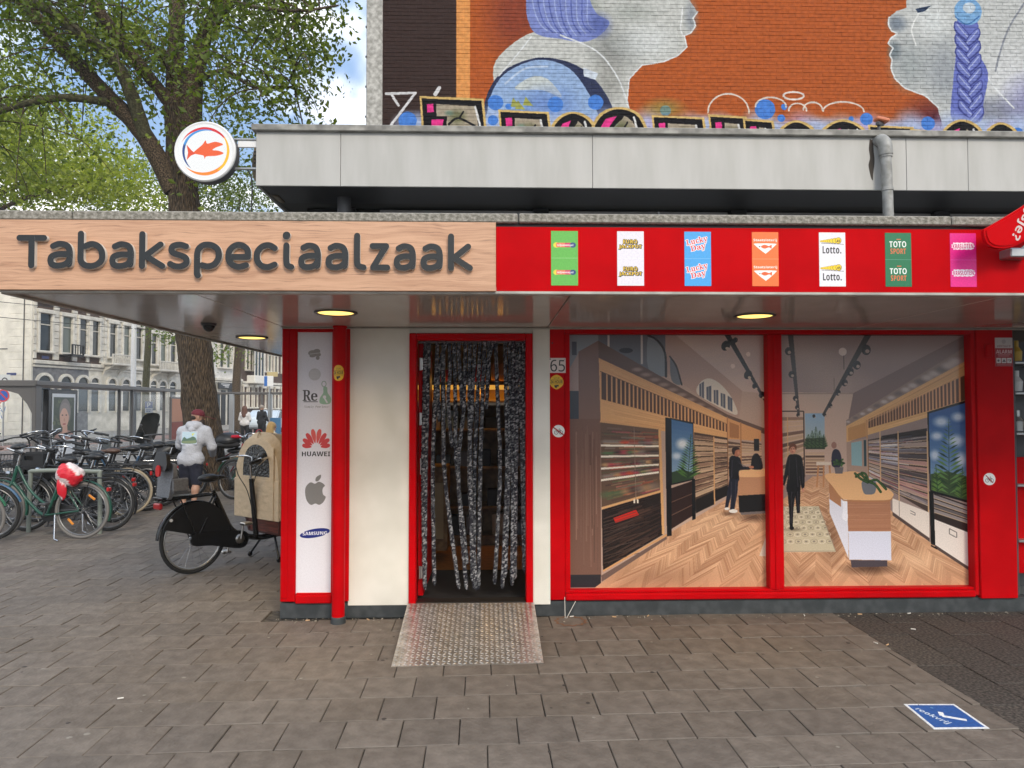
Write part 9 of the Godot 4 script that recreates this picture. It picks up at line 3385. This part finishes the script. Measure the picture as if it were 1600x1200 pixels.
func rider(at: Vector3, turn: float, label: String, top: Color, trousers: Color, hair: Color, h: float, seated: bool, _g: String) -> void:
	# faces +z before the turn
	var t := thing("person", label, "person", at, turn)
	var k := h / 1.7
	var dy := 0.0 if not seated else -0.44
	var p := func(x: float, y: float, z: float) -> Vector3:
		return Vector3(x, y + dy, z) * k
	var hipy := 0.92
	var torso := [[p.call(-0.08, hipy, 0), p.call(0.08, hipy, 0), 0.12, 0.12], [p.call(0, hipy, 0), p.call(0, 1.15, 0), 0.12, 0.115], [p.call(-0.09, 1.28, 0), p.call(0.09, 1.28, 0), 0.105, 0.105], [p.call(0, 1.3, 0), p.call(0, 1.45, 0), 0.08, 0.055]]
	var arms := [[p.call(-0.17, 1.36, 0), p.call(-0.24, 1.08, 0.02), 0.052, 0.042], [p.call(-0.24, 1.08, 0.02), p.call(-0.16, 0.98, 0.22), 0.040, 0.030], [p.call(0.17, 1.36, 0), p.call(0.24, 1.08, 0.02), 0.052, 0.042], [p.call(0.24, 1.08, 0.02), p.call(0.16, 0.98, 0.22), 0.040, 0.030]]
	var legs := []
	for s: float in [-1.0, 1.0]:
		var hp: Vector3 = p.call(0.09 * s, 0.9, 0)
		var kn: Vector3 = p.call(0.10 * s, 0.49, 0.03) if not seated else p.call(0.11 * s, 0.92, 0.42)
		var an: Vector3 = p.call(0.10 * s, 0.08, -0.02 + 0.05 * s) if not seated else Vector3(0.11 * s, 0.09, 0.42)
		legs.append([hp, kn, 0.090, 0.060])
		legs.append([kn, an, 0.056, 0.040])
		legs.append([an, Vector3(an.x, 0.035, an.z + 0.13), 0.038, 0.032])
	var mb := MB.new()
	flesh(mb, torso + arms + legs, 0.025, 0.035)
	head_shape(mb, p.call(0, 1.575, 0.01), Basis.IDENTITY)
	hand(mb, p.call(-0.16, 0.98, 0.22), Vector3(0.2, -0.2, 0.95).normalized(), Vector3.RIGHT)
	hand(mb, p.call(0.16, 0.98, 0.22), Vector3(-0.2, -0.2, 0.95).normalized(), Vector3.LEFT)
	part(mb, "body", M["skin"], t)
	mb = MB.new()
	flesh(mb, grown(torso, 0.02) + grown(arms, 0.014), 0.022, 0.03)
	crease(mb, 0.007, 6.0)
	part(mb, "top", mat("top " + str(t.name), top, 0.9), t)
	mb = MB.new()
	flesh(mb, grown(legs.filter(func(b): return b[3] > 0.035), 0.016), 0.022, 0.03)
	part(mb, "trousers", mat("trousers " + str(t.name), trousers, 0.9), t)
	mb = MB.new()
	var hc: Vector3 = p.call(0, 1.575, 0.01)
	var hb := [[hc + T3(0, 0.05, -0.03), hc + T3(0, 0.04, -0.01), 0.092, 0.096]]
	if h < 1.65:
		hb += [[hc + T3(-0.07, 0.0, -0.05), hc + T3(-0.09, -0.28, -0.07), 0.05, 0.06], [hc + T3(0.07, 0.0, -0.05), hc + T3(0.09, -0.28, -0.07), 0.05, 0.06], [hc + T3(0, 0.0, -0.08), hc + T3(0, -0.32, -0.12), 0.07, 0.08]]
	flesh(mb, hb, 0.018, 0.03)
	part(mb, "hair", mat("hair " + str(t.name), hair, 0.7), t)

# ---------------------------------------------------------------- small litter on the slabs
func litter() -> void:
	var paper := mat("scrap paper", lin(0.62, 0.60, 0.55), 0.8)
	var butt := mat("cigarette filter", lin(0.55, 0.36, 0.20), 0.8)
	var src: MeshInstance3D = null
	for p in [[-1.42, 0.07], [-0.96, 0.06], [0.62, 0.03], [0.95, 0.05], [1.22, 0.03], [2.45, 0.05], [2.9, 0.04], [3.3, 0.03], [-0.62, 0.32], [3.1, 0.42], [2.72, 0.75], [2.66, 0.71], [-3.0, 1.2], [-2.1, 1.5]]:
		if src == null:
			var mb := MB.new()
			mb.tube(PackedVector3Array([T3(-0.016, 0.005, 0), T3(0.016, 0.005, 0)]), [0.0045], 7)
			src = one(mb, "cigarette_end", butt, "tiny pale cigarette end lying on the pavement slabs near the kiosk", "cigarette end", "cigarette ends on the slabs")
			src.position = T3(p[0], 0.001, p[1])
			src.rotation.y = 0.3
		else:
			var d: MeshInstance3D = src.duplicate()
			d.name = numbered("cigarette_end")
			add_child(d)
			d.position = T3(p[0], 0.001, p[1])
			d.rotation.y = rng.randf() * PI
			if rng.randf() < 0.6:
				d.material_override = paper
	for k in 2:
		var mb := MB.new()
		var a := T3(0.565, 0.002, 0.06)
		mb.tube(PackedVector3Array([a + T3(k * 0.012, 0, 0), a + (T3(0.0, 0.155, -0.03) if k == 0 else T3(0.085, 0.125, -0.02))]), [0.0028], 6)
		one(mb, "thin_stick", paper, ["upright thin pale stick leaning on the plinth under the red post", "slanting thin pale stick leaning on the plinth under the red post"][k], "stick", "thin sticks by the plinth")
	# grit and crumbs gathered along the foot of the plinth, and a rusty ring left by a pot
	var grit := MB.new()
	for k in 260:
		var x := rng.randf_range(-1.7, 4.1)
		if x > -0.68 and x < 0.36:
			continue
		var s := rng.randf_range(0.002, 0.007)
		grit.tint = Color(0.30, 0.27, 0.22) * rng.randf_range(0.3, 1.4)
		grit.box(T3(x, s * 0.4, 0.012 + absf(rng.randfn()) * 0.05), T3(s * rng.randf_range(1.0, 2.5), s * 0.8, s), 0.0, Basis(Vector3.UP, rng.randf() * PI))
	var grm := mat("grit", Color.WHITE, 0.9)
	grm.vertex_color_use_as_albedo = true
	var go := part(grit, "grit", grm, self)
	go.set_meta("kind", "stuff")
	tag(go, "loose grit and crumbs lying along the foot of the slate plinth", "grit")
	var ring_mb := MB.new()
	for i in 36:
		var a := TAU * i / 36.0
		var b := TAU * (i + 1) / 36.0
		var r0 := 0.10 + 0.012 * sin(i * 1.9)
		var r1 := 0.10 + 0.012 * sin((i + 1) * 1.9)
		var c0 := T3(0.60, 0.0034, 0.14)
		ring_mb.quad(c0 + T3(cos(a) * r0, 0, -sin(a) * r0), c0 + T3(cos(a) * (r0 + 0.022), 0, -sin(a) * (r0 + 0.022)), c0 + T3(cos(b) * (r1 + 0.022), 0, -sin(b) * (r1 + 0.022)), c0 + T3(cos(b) * r1, 0, -sin(b) * r1))
	one(ring_mb, "rust_ring", mat("rust stain", lin(0.20, 0.105, 0.06), 0.9), "round rusty ring stain on the slabs under the red post", "stain")
	# trodden gum, flat on the slabs
	var gum := MB.new()
	for k in 70:
		var c := T3(rng.randf_range(-4.5, 2.6), 0.0006, rng.randf_range(0.15, 2.6))
		var r := rng.randf_range(0.006, 0.017)
		var n := 9
		var ring := []
		for i in n:
			var a := TAU * i / n
			ring.append(c + T3(cos(a), 0, -sin(a)) * r * rng.randf_range(0.75, 1.2) + Vector3.UP * 0.0008)
		gum.tint = Color(0.26, 0.24, 0.21) if rng.randf() < 0.45 else Color(0.05, 0.043, 0.037)
		for i in n:
			gum.tri(c + Vector3.UP * 0.0022, ring[i], ring[(i + 1) % n])
	var gm := mat("trodden gum", Color.WHITE, 0.8)
	gm.vertex_color_use_as_albedo = true
	var g := part(gum, "trodden_gum", gm, self)
	g.set_meta("kind", "stuff")
	tag(g, "scattered flat spots of trodden chewing gum on the pavement slabs", "gum spots")
